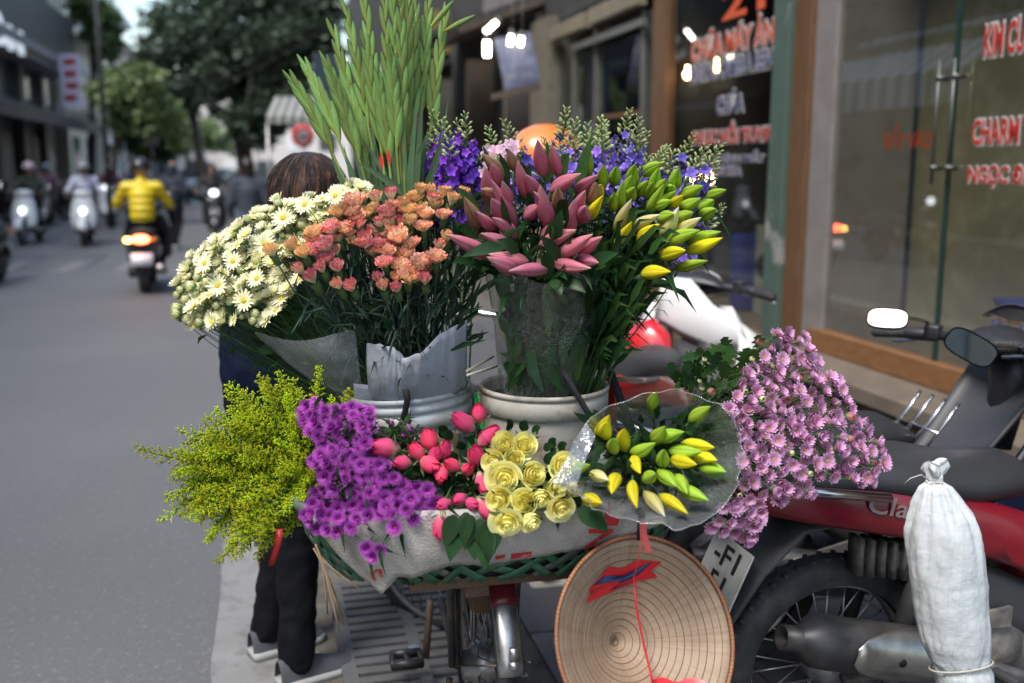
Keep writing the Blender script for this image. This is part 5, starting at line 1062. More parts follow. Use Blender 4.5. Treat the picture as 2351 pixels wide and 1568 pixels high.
bluebk = M_('blue_black', (.004, .006, .022), .35, coat=.3); dkg = M_('dark_grey_plastic', (.045, .046, .05), .5, var=.15)
RB = V(.775, 2.30, 0)
rbk = motorbike('red motorbike with dusty muffler parked at right, its rear wheel nearest', RB, MZ, redb, redb, black_plastic, seatb, ('-F1', '51'), 'Classico')
BB = V(.66, 2.83, 0)
bbk = motorbike('blue black motorbike behind the red one with bright mirror and chrome rack', BB, MZ, bluebk, dkg, black_plastic, seatb, None, None, False, wings=False)
bbk.scale = (1, 1, .955)
# chrome leg-space rack and mirrors of the dark motorbike
for k in range(4): b = MB(); y = -.1 + k * .06; b.tube([(.46, y, .58 + .0 * k), (.64, y, .80), (.67, y, .845)], .0055, 6); build(b, 'rack_bar', chrome, bbk)
b = MB(); b.tube([(.6, -.11, .755), (.6, .09, .755)], .004, 6); build(b, 'rack_bar', chrome, bbk)
b = MB(); b.tube([(.45, -.12, .59), (.45, .1, .59)], .02, 8); build(b, 'rack_mount', black_plastic, bbk)
b = MB(); b.grid(lambda i, j: V(.56 + .36 * i / 8 + .05 * math.cos(math.pi * (j / 8 - .5)), .15 * math.sin(math.pi * (j / 8 - .5)) * (.8 + .3 * i / 8), .46 + .46 * i / 8), 9, 9); build(b, 'front_cover', dkg, bbk, solid=.012)
b = MB(); b.grid(lambda i, j: V(.72 + .3 * i / 8 + .03 * math.cos(math.pi * (j / 8 - .5)), -.2 + .09 * math.sin(math.pi * (j / 8 - .5)), .44 + .42 * i / 8), 9, 9); build(b, 'leg_guard', bluebk, bbk, solid=.012)
for k in range(3): b = MB(); b.tube(bez(V(.84, -.2 + .04 * k, .99), V(1.0, -.24, .95 - .05 * k), V(.96, -.05, .78), 8), .004, 5); build(b, 'cable', black_plastic, bbk)
Rz = Matrix.Rotation(MZ, 4, 'Z'); I_ = Rz.inverted()
def mirror_part(root, wp, nrm, rx, ry, roll, armto, m_glass=mirror_m):
    """oval mirror at a world point facing nrm; arm to a local point"""
    lp = I_ @ (wp - Vector(root.location)); ln = (I_.to_3x3() @ nrm).normalized(); Mx = orient(lp, ln, roll)
    n = 28; sq = lambda q: math.copysign(abs(q) ** .62, q)
    b = MB(); o = [b.vert(Mx @ V(rx * sq(math.cos(2 * math.pi * i / n)), ry * sq(math.sin(2 * math.pi * i / n)), .0)) for i in range(n)]; b.face(*o); gl = None
    h = MB(); h.grid(lambda i, j: Mx @ V((rx + .004) * sq(math.cos(2 * math.pi * i / n)) * (1, 1, .9, .5, .05)[j], (ry + .004) * sq(math.sin(2 * math.pi * i / n)) * (1, 1, .9, .5, .05)[j], (.002, -.008, -.02, -.028, -.03)[j]), n, 5, cu=True)
    hs = build(h, 'mirror_housing', black_plastic, root); build(b, 'mirror_glass', m_glass, hs, smooth=False)
    b = MB(); b.tube(bez(lp - ln * .02, (lp + Vector(armto)) / 2 + V(.02, 0, .02), Vector(armto), 6), .006, 6); build(b, 'mirror_arm', chrome, root)
sky_d = V(-.25, -.35, .9).normalized()
wp = W(2040, 693, 2.98); mirror_part(bbk, wp, ((V(0, 0, 1.5) - wp).normalized() + sky_d).normalized(), .055, .032, R(0), (.8, .24, 1.04))
wp = W(2232, 757, 2.66); mirror_part(bbk, wp, ((V(0, 0, 1.5) - wp).normalized() + V(-.5, -.86, .08)).normalized(), .066, .036, R(-28), (.8, -.24, 1.03))
# small smoked fly screen
b = MB(); b.grid(lambda i, j: V(.93 + .1 * i / 4, -.15 + .3 * j / 8, 1.05 + .085 * math.sin(math.pi * (j + 1) / 10) * (1 - i / 4)), 5, 9); build(b, 'fly_screen', M_('smoked', (.05, .05, .055), .12, coat=1), bbk, solid=.004)
# white and red motorbike by the green post
WB = V(.36, 3.5, 0)
wbk = motorbike('white motorbike with red tank cover half hidden behind the lilies', WB, R(62), M_('bright_red', (.55, .01, .02), .25, coat=.6), white_paint, white_paint, seatb, None, None, False, legm=M_('dark_grey_plastic', ()))
wbk.scale = (1.02, 1.02, 1.0)
def plate3(name, pts, m, th=.02):                # rear-facing shield plate: (x, y, z) outline, bulged a little
    b = MB(); c = sum((V(*q) for q in pts), V(0, 0, 0)) / len(pts); i0 = [b.vert(q) for q in pts]; i1 = [b.vert(V(*q).lerp(c, .25) - V(.02, 0, 0)) for q in pts]; n = len(pts)
    for i in range(n): b.face(i0[i], i0[(i + 1) % n], i1[(i + 1) % n], i1[i])
    b.face(*i1); return build(b, name, m, wbk, solid=th)
plate3('upper_shield', [(.80, .10, 1.04), (.80, -.02, 1.03), (.78, -.12, .93), (.79, -.24, .86), (.80, -.27, .78), (.80, -.14, .74), (.79, .02, .80), (.79, .13, .86)], white_paint)
plate3('lower_shield', [(.785, .03, .775), (.785, -.13, .725), (.79, -.235, .765), (.74, -.2, .52), (.72, -.1, .45), (.75, .02, .5)], M_('dark_grey_plastic', ()))
plate3('shield_edge', [(.80, -.235, .86), (.84, -.30, .80), (.86, -.31, .70), (.8, -.27, .5), (.74, -.21, .44), (.755, -.205, .55), (.80, -.24, .74)], white_paint)
plate3('red_fairing', [(.70, .10, .86), (.68, .03, .80), (.66, .01, .66), (.62, .03, .54), (.58, .10, .48), (.56, .19, .52), (.62, .21, .68), (.68, .18, .82)], M_('bright_red', ()), .06)
# ================================================================ wrapped bag
bg_ = thing('wrapped_bag', 'white plastic-paper bag tied at the neck, standing up beside the red motorbike', 'bag', V(W(2200, 1568, 1.93).x, 1.93, .0))
bagm = M_('bag_white', (.54, .56, .57), .45, var=.05, scale=5, bump=.6, bscale=22)
t_ = bagm.node_tree; N = t_.nodes; L = t_.links; P = N['Principled BSDF']; src = P.inputs['Base Color'].links[0].from_socket
tcn = N.new('ShaderNodeTexCoord'); sp_ = N.new('ShaderNodeSeparateXYZ'); L.new(tcn.outputs['Object'], sp_.inputs[0])
def nm(op, a, b_=None, clamp=False):
    n = N.new('ShaderNodeMath'); n.operation = op; n.use_clamp = clamp
    for i, q in enumerate((a, b_)):
        if q is None: continue
        if isinstance(q, (int, float)): n.inputs[i].default_value = q
        else: L.new(q, n.inputs[i])
    return n.outputs[0]
wob = N.new('ShaderNodeTexNoise'); wob.inputs['Scale'].default_value = 9; L.new(tcn.outputs['Object'], wob.inputs['Vector'])
xx = nm('ADD', sp_.outputs[0], nm('MULTIPLY', wob.outputs[0], .02)); zz_ = nm('ADD', sp_.outputs[2], nm('MULTIPLY', wob.outputs[0], .02))
lines = nm('MAXIMUM', nm('LESS_THAN', nm('MODULO', nm('ADD', xx, 2), .021), .0016), nm('LESS_THAN', nm('MODULO', zz_, .031), .0013))
fade = nm('GREATER_THAN', nm('MULTIPLY', wob.outputs[0], 1), .44)
def ring(cx, cz, r):
    d = nm('SQRT', nm('ADD', nm('POWER', nm('ABSOLUTE', nm('SUBTRACT', sp_.outputs[0], cx)), 2), nm('POWER', nm('ABSOLUTE', nm('SUBTRACT', sp_.outputs[2], cz)), 2)))
    o = nm('LESS_THAN', nm('ABSOLUTE', nm('SUBTRACT', d, r)), .0016)
    bars = nm('MULTIPLY', nm('LESS_THAN', d, r), nm('LESS_THAN', nm('MODULO', nm('ADD', zz_, .003), .011), .0016)); return nm('MAXIMUM', o, bars)
inks = nm('MAXIMUM', nm('MULTIPLY', lines, fade), nm('MAXIMUM', ring(-.025, .66, .028), nm('MAXIMUM', ring(.045, .50, .026), ring(-.03, .47, .024))))
mx = N.new('ShaderNodeMix'); mx.data_type = 'RGBA'; L.new(nm('MULTIPLY', inks, .3), mx.inputs[0]); L.new(src, mx.inputs[6]); mx.inputs[7].default_value = (.2, .42, .33, 1); L.new(mx.outputs[2], P.inputs['Base Color'])
BL = Vector(bg_.location)
prof = [(1060, 2146, 20), (1075, 2146, 24), (1092, 2146, 17), (1105, 2146, 16), (1120, 2148, 34), (1150, 2152, 52), (1180, 2160, 68), (1215, 2166, 80), (1270, 2172, 84), (1340, 2180, 83), (1420, 2188, 80), (1480, 2196, 74), (1510, 2202, 66), (1525, 2206, 62), (1545, 2212, 66), (1600, 2222, 62), (1700, 2238, 60), (1820, 2258, 56)]
PR = []
for (a, c) in zip(prof, prof[1:]):
    for q in range(4): PR.append(tuple(a[k] + (c[k] - a[k]) * q / 4 for k in range(3)))
PR.append(prof[-1]); prof = PR; b = MB(); n = 110
def ridge(p): return 1 - 2 * abs(noise.noise(p))
def bag_pt(i, j):
    y, x, r = prof[j]; c = W(x, y, 1.93); rr = r / FPX * 1.93 * 1.06; a = 2 * math.pi * i / n; ca, sa = math.cos(a), math.sin(a); jj = j / 4
    top = max(0, 1 - abs(jj - 4) / 5); k = 1 + .13 * top * math.sin(a * 9 + .5 * math.sin(jj)) + .05 * top * math.sin(a * 17 + jj) + .07 * noise.noise(V(ca * 2.0, sa * 2.0, jj * .6)) + .035 * ridge(V(ca * 3.1 + jj * .35, sa * 3.1, jj * .55)) + .022 * ridge(V(ca * 6.5, sa * 6.5 - jj * .4, jj * 1.3 + 4))
    if jj < 2: k *= 1 + .35 * math.sin(a * 3 + 1)
    return c + V(rr * k * ca, rr * .72 * k * sa, (.006 * math.sin(a * 2 + .5) if jj < 2 else 0)) - BL
b.grid(bag_pt, n, len(prof), cu=True); b.face(*[i * len(prof) for i in range(n)])
o = build(b, 'bag', bagm, bg_)
string = M_('string', (.45, .42, .36), .9)
for y, x, r in ((1106, 2146, 17), (1527, 2206, 66)):
    b = MB(); c = W(x, y, 1.93) - BL; rr = r / FPX * 1.93 * 1.12; b.tube([c + V(rr * math.cos(a), rr * .74 * math.sin(a), (.016 * math.sin(a + 2.4) if r > 30 else .002 * math.sin(3 * a))) for a in [2 * math.pi * i / 36 for i in range(37)]], .0022, 5, cap=False); build(b, 'tie_string', string, bg_)
b = MB(); b.tube([W(2135, 1104, 1.915) - BL, W(2115, 1090, 1.9) - BL, W(2090, 1098, 1.9) - BL, W(2075, 1112, 1.91) - BL], .0012, 4); build(b, 'tie_string', string, bg_)
b = MB(); b.ribbon([W(642, 1215, 1.85), W(640, 1240, 1.845), W(632, 1270, 1.845), W(622, 1298, 1.85)], .013, V(1, 0, .1).normalized()); tag(build(b, 'red_ribbon', M_('red_ribbon2', (.42, .02, .02), .5, transl=.2), solid=.0015), 'short red ribbon hanging under the goldenrod bunch', 'ribbon')
# ================================================================ flower materials
pet = lambda n, ramp, **k: M_(n, ramp=ramp, rough=k.pop('rough', .5), transl=k.pop('transl', .22), var=k.pop('var', .12), rand=k.pop('rand', .14), scale=40, spec=k.pop('spec', .18), **k)
stem_g = M_('stem_green', (.06, .12, .035), .5, var=.2, rand=.2, transl=.05, spec=.22); stem_d = M_('stem_blue_green', (.035, .07, .045), .5, var=.2, rand=.2, spec=.22)
leaf_g = M_('leaf_green', (.045, .10, .025), .42, var=.25, scale=30, rand=.25, transl=.22, spec=.22); leaf_d = M_('leaf_deep', (.022, .06, .02), .38, var=.25, scale=30, rand=.25, transl=.18, spec=.22); leaf_b = M_('leaf_bluish', (.05, .085, .06), .5, var=.2, scale=30, rand=.25, transl=.12, spec=.22)
daisy_p = pet('daisy_petal', [(0, (.8, .8, .4)), (.45, (.88, .86, .52)), (1, (.9, .88, .66))], rand=.07); daisy_c = M_('daisy_eye', (.62, .48, .03), .7, var=.3, scale=300, bump=.5, bscale=500)
bud_y = pet('daisy_bud', [(0, (.2, .3, .07)), (.3, (.66, .66, .24)), (1, (.84, .82, .5))])
carn_a = pet('carnation_orange', [(0, (.8, .70, .36)), (.7, (.88, .72, .38)), (.9, (.86, .46, .2)), (1, (.82, .18, .08))]); carn_b = pet('carnation_pink', [(0, (.82, .72, .46)), (.62, (.88, .70, .52)), (.88, (.78, .2, .25)), (1, (.68, .03, .1))]); carn_c = pet('carnation_coral', [(0, (.84, .76, .48)), (.7, (.9, .76, .5)), (.9, (.84, .3, .22)), (1, (.74, .05, .07))])
calyx = M_('calyx', (.09, .17, .06), .5, var=.15, rand=.15)
lily_pink = pet('lily_pink', [(0, (.22, .2, .09)), (.12, (.4, .14, .16)), (.55, (.5, .13, .2)), (.8, (.52, .2, .24)), (.88, (.6, .45, .32)), (.9, (.3, .05, .09)), (1, (.26, .04, .07))], rough=.42, transl=.1); lily_olive = pet('lily_olive', [(0, (.16, .2, .06)), (.5, (.34, .2, .12)), (.88, (.4, .25, .16)), (.9, (.2, .1, .06)), (1, (.16, .08, .05))], rough=.42, transl=.1)
lily_green = pet('lily_green', [(0, (.14, .26, .03)), (.4, (.34, .48, .035)), (.88, (.28, .46, .05)), (.9, (.11, .24, .02)), (1, (.1, .22, .02))], rough=.4, transl=.12); lily_yel = pet('lily_yellow', [(0, (.28, .32, .04)), (.2, (.6, .56, .02)), (.88, (.74, .62, .02)), (.9, (.36, .34, .01)), (1, (.32, .3, .01))], rough=.4, transl=.15); lily_pale = pet('lily_netted', [(0, (.4, .4, .14)), (.3, (.62, .56, .15)), (.75, (.68, .63, .3)), (.88, (.8, .8, .75)), (.9, (.5, .46, .16)), (1, (.5, .45, .16))], rough=.5)
rose_y = pet('rose_yellow', [(0, (.8, .56, .05)), (.4, (.90, .76, .14)), (.75, (.93, .87, .30)), (1, (.94, .91, .46))], rand=.05, transl=.3); rose_p = pet('rose_pink', [(0, (.75, .38, .34)), (.3, (.72, .11, .2)), (1, (.72, .045, .15))], rand=.14, transl=.25); sepal = M_('sepal', (.2, .26, .12), .5, rand=.2, transl=.2)
aster_p = pet('aster_petal', [(0, (.12, .008, .12)), (.5, (.34, .04, .36)), (1, (.55, .13, .56))], transl=.2); aster_c = M_('aster_eye', (.3, .1, .12), .8)
mum_p = pet('mum_petal', [(0, (.52, .16, .34)), (.5, (.62, .28, .48)), (1, (.73, .46, .65))], rand=.12, transl=.25); mum_c = M_('mum_eye', (.28, .3, .04), .8, bump=.5, bscale=400); mum_red = pet('mum_bud', [(0, (.2, .22, .06)), (.5, (.5, .24, .2)), (1, (.5, .12, .16))])
gold_m = pet('goldenrod', [(0, (.2, .36, .015)), (.5, (.48, .58, .015)), (1, (.8, .68, .01))], rand=.3, transl=.15)
lark_p = pet('larkspur_deep', [(0, (.12, .03, .34)), (1, (.19, .06, .58))], rand=.25); lark_v = pet('larkspur_pale', [(0, (.17, .10, .5)), (.6, (.2, .12, .6)), (1, (.38, .32, .7))], rand=.3); lark_b = M_('larkspur_bud', (.42, .48, .2), .5, var=.2, rand=.2, transl=.2)
glad = pet('gladiolus_bud', [(0, (.38, .43, .10)), (.3, (.25, .36, .10)), (.8, (.15, .26, .08)), (1, (.13, .21, .065))], rough=.45, transl=.12, rand=.3)

# ================================================================ flower shapes (local z = facing direction)
def petal(b, r0, r1, wd, a, lift, cup=.0, n=4, c0=0, c1=1, z0=0, notch=False, twist=0):
    """strip petal from radius r0 to r1 at azimuth a; lift(t) height"""
    ca, sa = math.cos(a), math.sin(a); o = len(b.v)
    for i in range(n):
        t = i / (n - 1); r = r0 + (r1 - r0) * t; h = wd * math.sin(math.pi * min(.97, .18 + t * .72)) ; z = z0 + lift(t)
        for q in (-1, 0, 1):
            x, y = r, q * h; zz = z + cup * h * abs(q) + twist * q * t * wd
            if notch and i == n - 1 and q == 0: x -= wd * .4
            b.vert((x * ca - y * sa, x * sa + y * ca, zz), c0 + (c1 - c0) * t)
    for i in range(n - 1):
        for j in (0, 1): b.face(o + i * 3 + j, o + i * 3 + j + 1, o + i * 3 + j + 4, o + i * 3 + j + 3)
def daisy(n, R_, wd, droop, layers=1, eye=.3, ez=.08, jit=.2):
    b = MB(); b.cm = 0
    for L_ in range(layers):
        for k in range(n):
            a = 2 * math.pi * (k + .5 * L_) / n + rnd(-jit, jit) * 2 / n; d = droop + rnd(-.12, .12) + .35 * L_; rr = R_ * rnd(.88, 1.06) * (1 - .16 * L_)
            petal(b, R_ * .12, rr * math.cos(min(1.3, abs(d)) * .8), wd * rnd(.85, 1.15), a, lambda t, d=d, rr=rr: rr * math.sin(d) * t ** 1.2 + .02 * R_, .25, 4, z0=.012 * R_ * L_)
    b.cm = 1; b.cc = .5
    b.grid(lambda i, j: V(R_ * eye * math.cos(2 * math.pi * i / 10) * math.sin(math.pi / 2 * j / 3), R_ * eye * math.sin(2 * math.pi * i / 10) * math.sin(math.pi / 2 * j / 3), R_ * ez * (1 + 1.0 * math.cos(math.pi / 2 * j / 3))), 10, 4, cu=True)
    b.cm = 2; b.grid(lambda i, j: V(*(lambda r, z: (r * math.cos(2 * math.pi * i / 8), r * math.sin(2 * math.pi * i / 8), z))((.06, .26, .32)[j] * R_, (-.35, -.18, .02)[j] * R_)), 8, 3, cu=True)
    return b
def closed_bud(R_, H, n=8):                    # half-open bud with petal tips
    b = MB(); b.cm = 0
    for L_ in range(2):
        for k in range(n):
            a = 2 * math.pi * (k + .5 * L_) / n; o = len(b.v)
            for i in range(4):
                t = i / 3; r = R_ * (math.sin(math.pi * (.2 + .62 * t)) * (1 - .12 * L_)); z = H * (t * .95 - .2); h = R_ * .42 * (1 - .7 * t * t)
                for q in (-1, 1): x, y = r, q * h * .5; b.vert((x * math.cos(a) - y * math.sin(a), x * math.sin(a) + y * math.cos(a), z), t)
            for i in range(3): b.face(o + 2 * i, o + 2 * i + 1, o + 2 * i + 3, o + 2 * i + 2)
    b.cm = 1; b.cc = 0
    b.grid(lambda i, j: V(*(lambda r, z: (r * math.cos(2 * math.pi * i / 8), r * math.sin(2 * math.pi * i / 8), z))((.1, .75, .95, .9)[j] * R_, (-.42, -.32, -.1, .12)[j] * H)), 8, 4, cu=True)
    return b
def carnation(R_, open_=1.0, seed=0):
    rr = random.Random(seed); b = MB(); b.cm = 0
    for L_, (n, rad, el) in enumerate(((6, .6, 1.4), (8, .88, 1.2), (9, 1.05, 1.0), (9, 1.1, .74))):
        if L_ == 3 and open_ < .7: continue
        for k in range(n):
            a = 2 * math.pi * (k + .37 * L_) / n + rr.uniform(-.2, .2); e = el + (1 - open_) * .45 + rr.uniform(-.12, .12); o = len(b.v); Lr = R_ * rad * rr.uniform(.85, 1.1) * (.8 + .2 * open_); m = 7
            for i in range(4):
                t = i / 3; r = Lr * (.18 + .82 * t) * math.cos(e) + R_ * .12; z = Lr * t * math.sin(e) * 1.15 + R_ * .1
                for q in range(m):
                    s = -1 + 2 * q / (m - 1); w_ = Lr * .62 * t ** .7; zig = (1 if q % 2 else -1) * (.11 * R_ if i == 3 else .05 * R_ if i == 2 else 0); ruf = R_ * .09 * math.sin(q * 2.1 + k) * t
                    x = r + zig * math.cos(e) - abs(s) * w_ * .18; y = s * w_; zz = z + zig * math.sin(e) * .8 + ruf
                    b.vert((x * math.cos(a) - y * math.sin(a), x * math.sin(a) + y * math.cos(a), zz), min(1, t ** 1.5 + (.12 if q % 2 and t > .6 else 0)) if i < 3 else rr.uniform(.82, 1))
            for i in range(3):
                for q in range(m - 1): b.face(o + i * m + q, o + i * m + q + 1, o + (i + 1) * m + q + 1, o + (i + 1) * m + q)
    b.cm = 1; b.cc = 0
    b.grid(lambda i, j: V(*(lambda r, z: (r * math.cos(2 * math.pi * i / 10), r * math.sin(2 * math.pi * i / 10), z))((.12, .33, .36, .42)[j] * R_, (-1.0, -.9, -.2, .25)[j] * R_)), 10, 4, cu=True)
    return b
def lilybud(L_=1.0, r=.135, bend=.06, seam=.10):
    b = MB(); nu, nv = 24, 14
    def fn(i, j):
        t = j / (nv - 1); a = 2 * math.pi * i / nu; R_ = r * (math.sin(math.pi * (t ** .8 * .945 + .045)) ** .95) * (1.1 - .12 * t)
        if t > .97: R_ *= .55
        k = i % 8; g = (1.0, .97, .80, .97, 1.0, 1.04, 1.07, 1.04)[k] if t < .98 else 1
        return V(R_ * g * math.cos(a) + bend * math.sin(math.pi * t), R_ * g * math.sin(a), t * L_)
    b.grid(fn, nu, nv, cu=True, cf=lambda i, j: 1.0 if (i % 8 == 2 and 0 < j < nv - 1) else .88 * j / (nv - 1)); b.face(*[i * nv for i in range(nu)]); return b
def rose(R_, op=1.0, seed=0, H=1.15):
    """spiral of cupped petals; op opens the outer ones"""
    rr = random.Random(seed); b = MB(); N_ = 13
    for k in range(N_):
        f = k / (N_ - 1); a0 = k * 2.4 + rr.uniform(-.4, .4); rad = R_ * (.06 + .66 * f) * rr.uniform(.95, 1.05); hgt = R_ * H * (1.12 - .34 * f) * rr.uniform(.95, 1.05); half = (1.5 - .5 * f); o = len(b.v); m, n = 7, 6
        flare = R_ * op * (.05 + .36 * f ** 1.6)
        for i in range(n):
            t = i / (n - 1)
            for q in range(m):
                s = -1 + 2 * q / (m - 1); a = a0 + s * half * (.55 + .45 * min(1, t * 1.7))
                prof = math.sin(math.pi * .5 * min(1, t * 1.4)); r_ = rad * (.25 + .75 * prof) - rad * .16 * max(0, t - .6) * (1 - f) + flare * max(0, t - .5) ** 1.3 * 2.1
                z = hgt * t - flare * max(0, t - .7) ** 1.1 * 1.9 - hgt * .10 * abs(s) ** 3 * t - R_ * .45 - R_ * .10 * f + .025 * R_ * math.sin(q * 3 + k) * t
                b.vert((r_ * math.cos(a), r_ * math.sin(a), z), max(0, min(1, .12 + .8 * t ** 1.4 + .2 * f + rr.uniform(-.04, .04))))
        for i in range(n - 1):
            for q in range(m - 1): b.face(o + i * m + q, o + i * m + q + 1, o + (i + 1) * m + q + 1, o + (i + 1) * m + q)
    b.cc = .45; b.ell((0, 0, -.05 * R_), (.42 * R_, .42 * R_, .38 * R_), 10, 8)
    b.cm = 1; b.cc = .3
    b.grid(lambda i, j: V(*(lambda r, z: (r * math.cos(2 * math.pi * i / 10), r * math.sin(2 * math.pi * i / 10), z))((.1, .22, .3)[j] * R_, (-.75, -.62, -.4)[j] * R_)), 10, 3, cu=True)
    for k in range(5):
        a = k * 1.257; d = V(math.cos(a), math.sin(a), 0); b.leaf([d * R_ * .25 + V(0, 0, -.5 * R_), d * R_ * .7 + V(0, 0, -.42 * R_), d * R_ * (1.0 + .25 * op) + V(0, 0, -.15 * R_)], R_ * .16, V(0, 0, 1), .2)
    return b
def rosebud(R_, seed=0, H=1.7):
    rr = random.Random(seed); b = MB(); N_ = 8
    for k in range(N_):
        f = k / (N_ - 1); a0 = k * 2.2 + rr.uniform(-.2, .2); o = len(b.v); m, n = 7, 7; half = 1.35
        for i in range(n):
            t = i / (n - 1)
            for q in range(m):
                s = -1 + 2 * q / (m - 1); a = a0 + s * half * (.6 + .4 * math.sin(math.pi * t)); r_ = R_ * (.55 + .3 * f) * math.sin(math.pi * (.16 + (.825 - .14 * f) * t)) * (1 + .05 * s) + R_ * .42 * max(0, f - .45) * max(0, t - .72) ** 1.2 * 5
                b.vert((r_ * math.cos(a), r_ * math.sin(a), R_ * H * (t * (1 - .1 * f) - .1 * s * s * t) - R_ * .75), t)
        for i in range(n - 1):
            for q in range(m - 1): b.face(o + i * m + q, o + i * m + q + 1, o + (i + 1) * m + q + 1, o + (i + 1) * m + q)
    b.cm = 1; b.cc = .3
    b.grid(lambda i, j: V(*(lambda r, z: (r * math.cos(2 * math.pi * i / 10), r * math.sin(2 * math.pi * i / 10), z))((.12, .34, .4)[j] * R_, (-1.1, -.95, -.6)[j] * R_)), 10, 3, cu=True)
    for k in range(5):
        a = k * 1.257 + rr.uniform(-.2, .2); d = V(math.cos(a), math.sin(a), 0); e = rr.uniform(-.5, .9); b.leaf([d * R_ * .35 + V(0, 0, -.75 * R_), d * R_ * .9 + V(0, 0, -.5 * R_), d * R_ * 1.35 + V(0, 0, e * R_ * .4 - .2 * R_)], R_ * .2, V(0, 0, 1), .2)
    return b
def floret(R_):
    b = MB()
    for k in range(5): petal(b, .0, R_ * rnd(.85, 1.1), R_ * .42, 2 * math.pi * k / 5 + rnd(-.15, .15), lambda t: R_ * .25 * t, .2, 3)
    b.tube([(0, 0, 0), (0, .2 * R_, -.5 * R_), (0, .5 * R_, -1.1 * R_)], [.16 * R_, .1 * R_, .03 * R_], 4, cs=[0, 0, .3]); return b
def larkspur_spike(L_, seed, nfl=22, nb=14):
    random.seed(seed); b = MB(); b.cm = 1; b.cc = .5; sway = V(rnd(-.04, .04), rnd(-.04, .04), 0)
    ax = lambda t: V(0, 0, L_ * t) + sway * t * t
    b.tube([ax(i / 6) for i in range(7)], [.0028 * (1 - .6 * i / 6) for i in range(7)], 5)
    for k in range(nfl):
        t = .12 + .55 * k / nfl; a = k * 2.4 + rnd(-.3, .3); d = V(math.cos(a), math.sin(a), rnd(.1, .5)); p = ax(t) + d.normalized() * rnd(.016, .026); b.cm = 1; b.tube([ax(t), p], .001, 3); b.cm = 0
        f = floret(rnd(.012, .016)); b.merge(f, orient(p, d + V(0, 0, rnd(-.3, .3)), rnd(0, 6))); b.m[-len(f.f):] = [0] * len(f.f)
    b.cm = 2
    for k in range(nb):
        t = .66 + .34 * k / nb; a = k * 2.4; d = V(math.cos(a), math.sin(a), .5).normalized(); s = 1.2 - .8 * k / nb; p = ax(t) + d * .013 * s; b.tube([ax(t), p, p + d * .004 * s + V(0, 0, .002), p + d * .010 * s + V(0, 0, .003)], [.0009, .0022 * s, .0042 * s, .0012], 5)
    return b
def goldenplume(L_, seed):
    rr = random.Random(seed); b = MB(); b.cm = 1; b.cc = 0
    curve = rr.uniform(-.25, .25); ax = lambda t: V(L_ * .28 * curve * t * t, L_ * .2 * rr_c * t * t, L_ * t)
    rr_c = rr.uniform(-1, 1); b.tube([ax(i / 5) for i in range(6)], [.0016 * (1 - .7 * i / 5) for i in range(6)], 4)
    for k in range(30):
        t = .12 + .86 * k / 30; a = k * 2.4 + rr.uniform(-.4, .4); bl = L_ * .20 * (1 - t) ** .6 * rr.uniform(.7, 1.3) + .006; d = V(math.cos(a), math.sin(a), .75).normalized(); p0 = ax(t); p1 = p0 + d * bl - V(0, 0, bl * .05); b.cm = 1; b.tube([p0, p1], [.0007, .0004], 3, cs=[.0, .2]); b.cm = 0
        ng = int(5 + bl / .0028)
        for q in range(ng):
            s = (q + .5) / ng; p = p0.lerp(p1, s) + V(rr.uniform(-1, 1), rr.uniform(-1, 1), rr.uniform(-.3, 1)) * .0032; r = rr.uniform(.0014, .0024); c = min(1, max(0, rr.gauss(.45, .22))); o = len(b.v); dd = (d + V(rr.uniform(-.5, .5), rr.uniform(-.5, .5), rr.uniform(0, .6))).normalized(); s1, s2 = frame(dd)
            for w_ in (p - dd * r * .8, p + s1 * r, p + s2 * r, p - s1 * r, p - s2 * r, p + dd * r * 1.6): b.vert(w_, c)
            for f in ((0, 2, 1), (0, 3, 2), (0, 4, 3), (0, 1, 4), (5, 1, 2), (5, 2, 3), (5, 3, 4), (5, 4, 1)): b.face(*[o + i for i in f])
    for k in range(5):
        t = rr.uniform(.0, .4); a = rr.uniform(0, 6.28); d = V(math.cos(a), math.sin(a), 1).normalized(); b.cm = 2; b.leaf([ax(t), ax(t) + d * .02, ax(t) + d * .04 + V(0, 0, .004)], .003, V(0, 0, 1).cross(d), .2)
    return b
random.seed(11)
DAISY = [daisy(16, .023, .0030, d, l, .26, .08).mesh('daisy', [daisy_p, daisy_c, calyx]) for d, l in ((.15, 1), (.45, 2), (.8, 2), (.3, 2), (1.0, 2))]
DBUD = [closed_bud(.0085, .017).mesh('bud', [bud_y, calyx]), closed_bud(.011, .02, 9).mesh('bud', [bud_y, calyx])]
CARN = {m.name: [carnation(.026, o, s).mesh('carnation', [m, calyx]) for o, s in ((1, 1), (1, 2), (.6, 3), (.15, 4))] for m in (carn_a, carn_b, carn_c)}
def lily(m, L_, r): return lilybud(L_, r, L_ * .05).mesh('lily_bud', m)
ROSEY = [rose(.034, o, s, h).mesh('rose', [rose_y, sepal]) for o, s, h in ((.9, 1, 1.0), (.6, 2, 1.1), (.35, 3, 1.25), (1.1, 5, .95))]
ROSEP = [rosebud(.0185, s, h).mesh('rosebud', [rose_p, sepal]) for s, h in ((1, 2.3), (2, 2.75), (3, 2.1))]
ASTER = [daisy(30, .0178, .00085, d, 3, .12, .05).mesh('aster', [aster_p, aster_c, calyx]) for d in (.1, .35, .6)]; ABUD = closed_bud(.005, .009).mesh('bud', [aster_p, calyx])
MUM = [daisy(13, .0195, .0037, d, l, .26, .06).mesh('bloom', [mum_p, mum_c, calyx]) for d, l in ((.12, 2), (.4, 2), (.7, 2), (.9, 2))]; MBUD = [closed_bud(.009, .015).mesh('bud', [mum_red, calyx]), closed_bud(.006, .009).mesh('bud', [bud_y, calyx])]
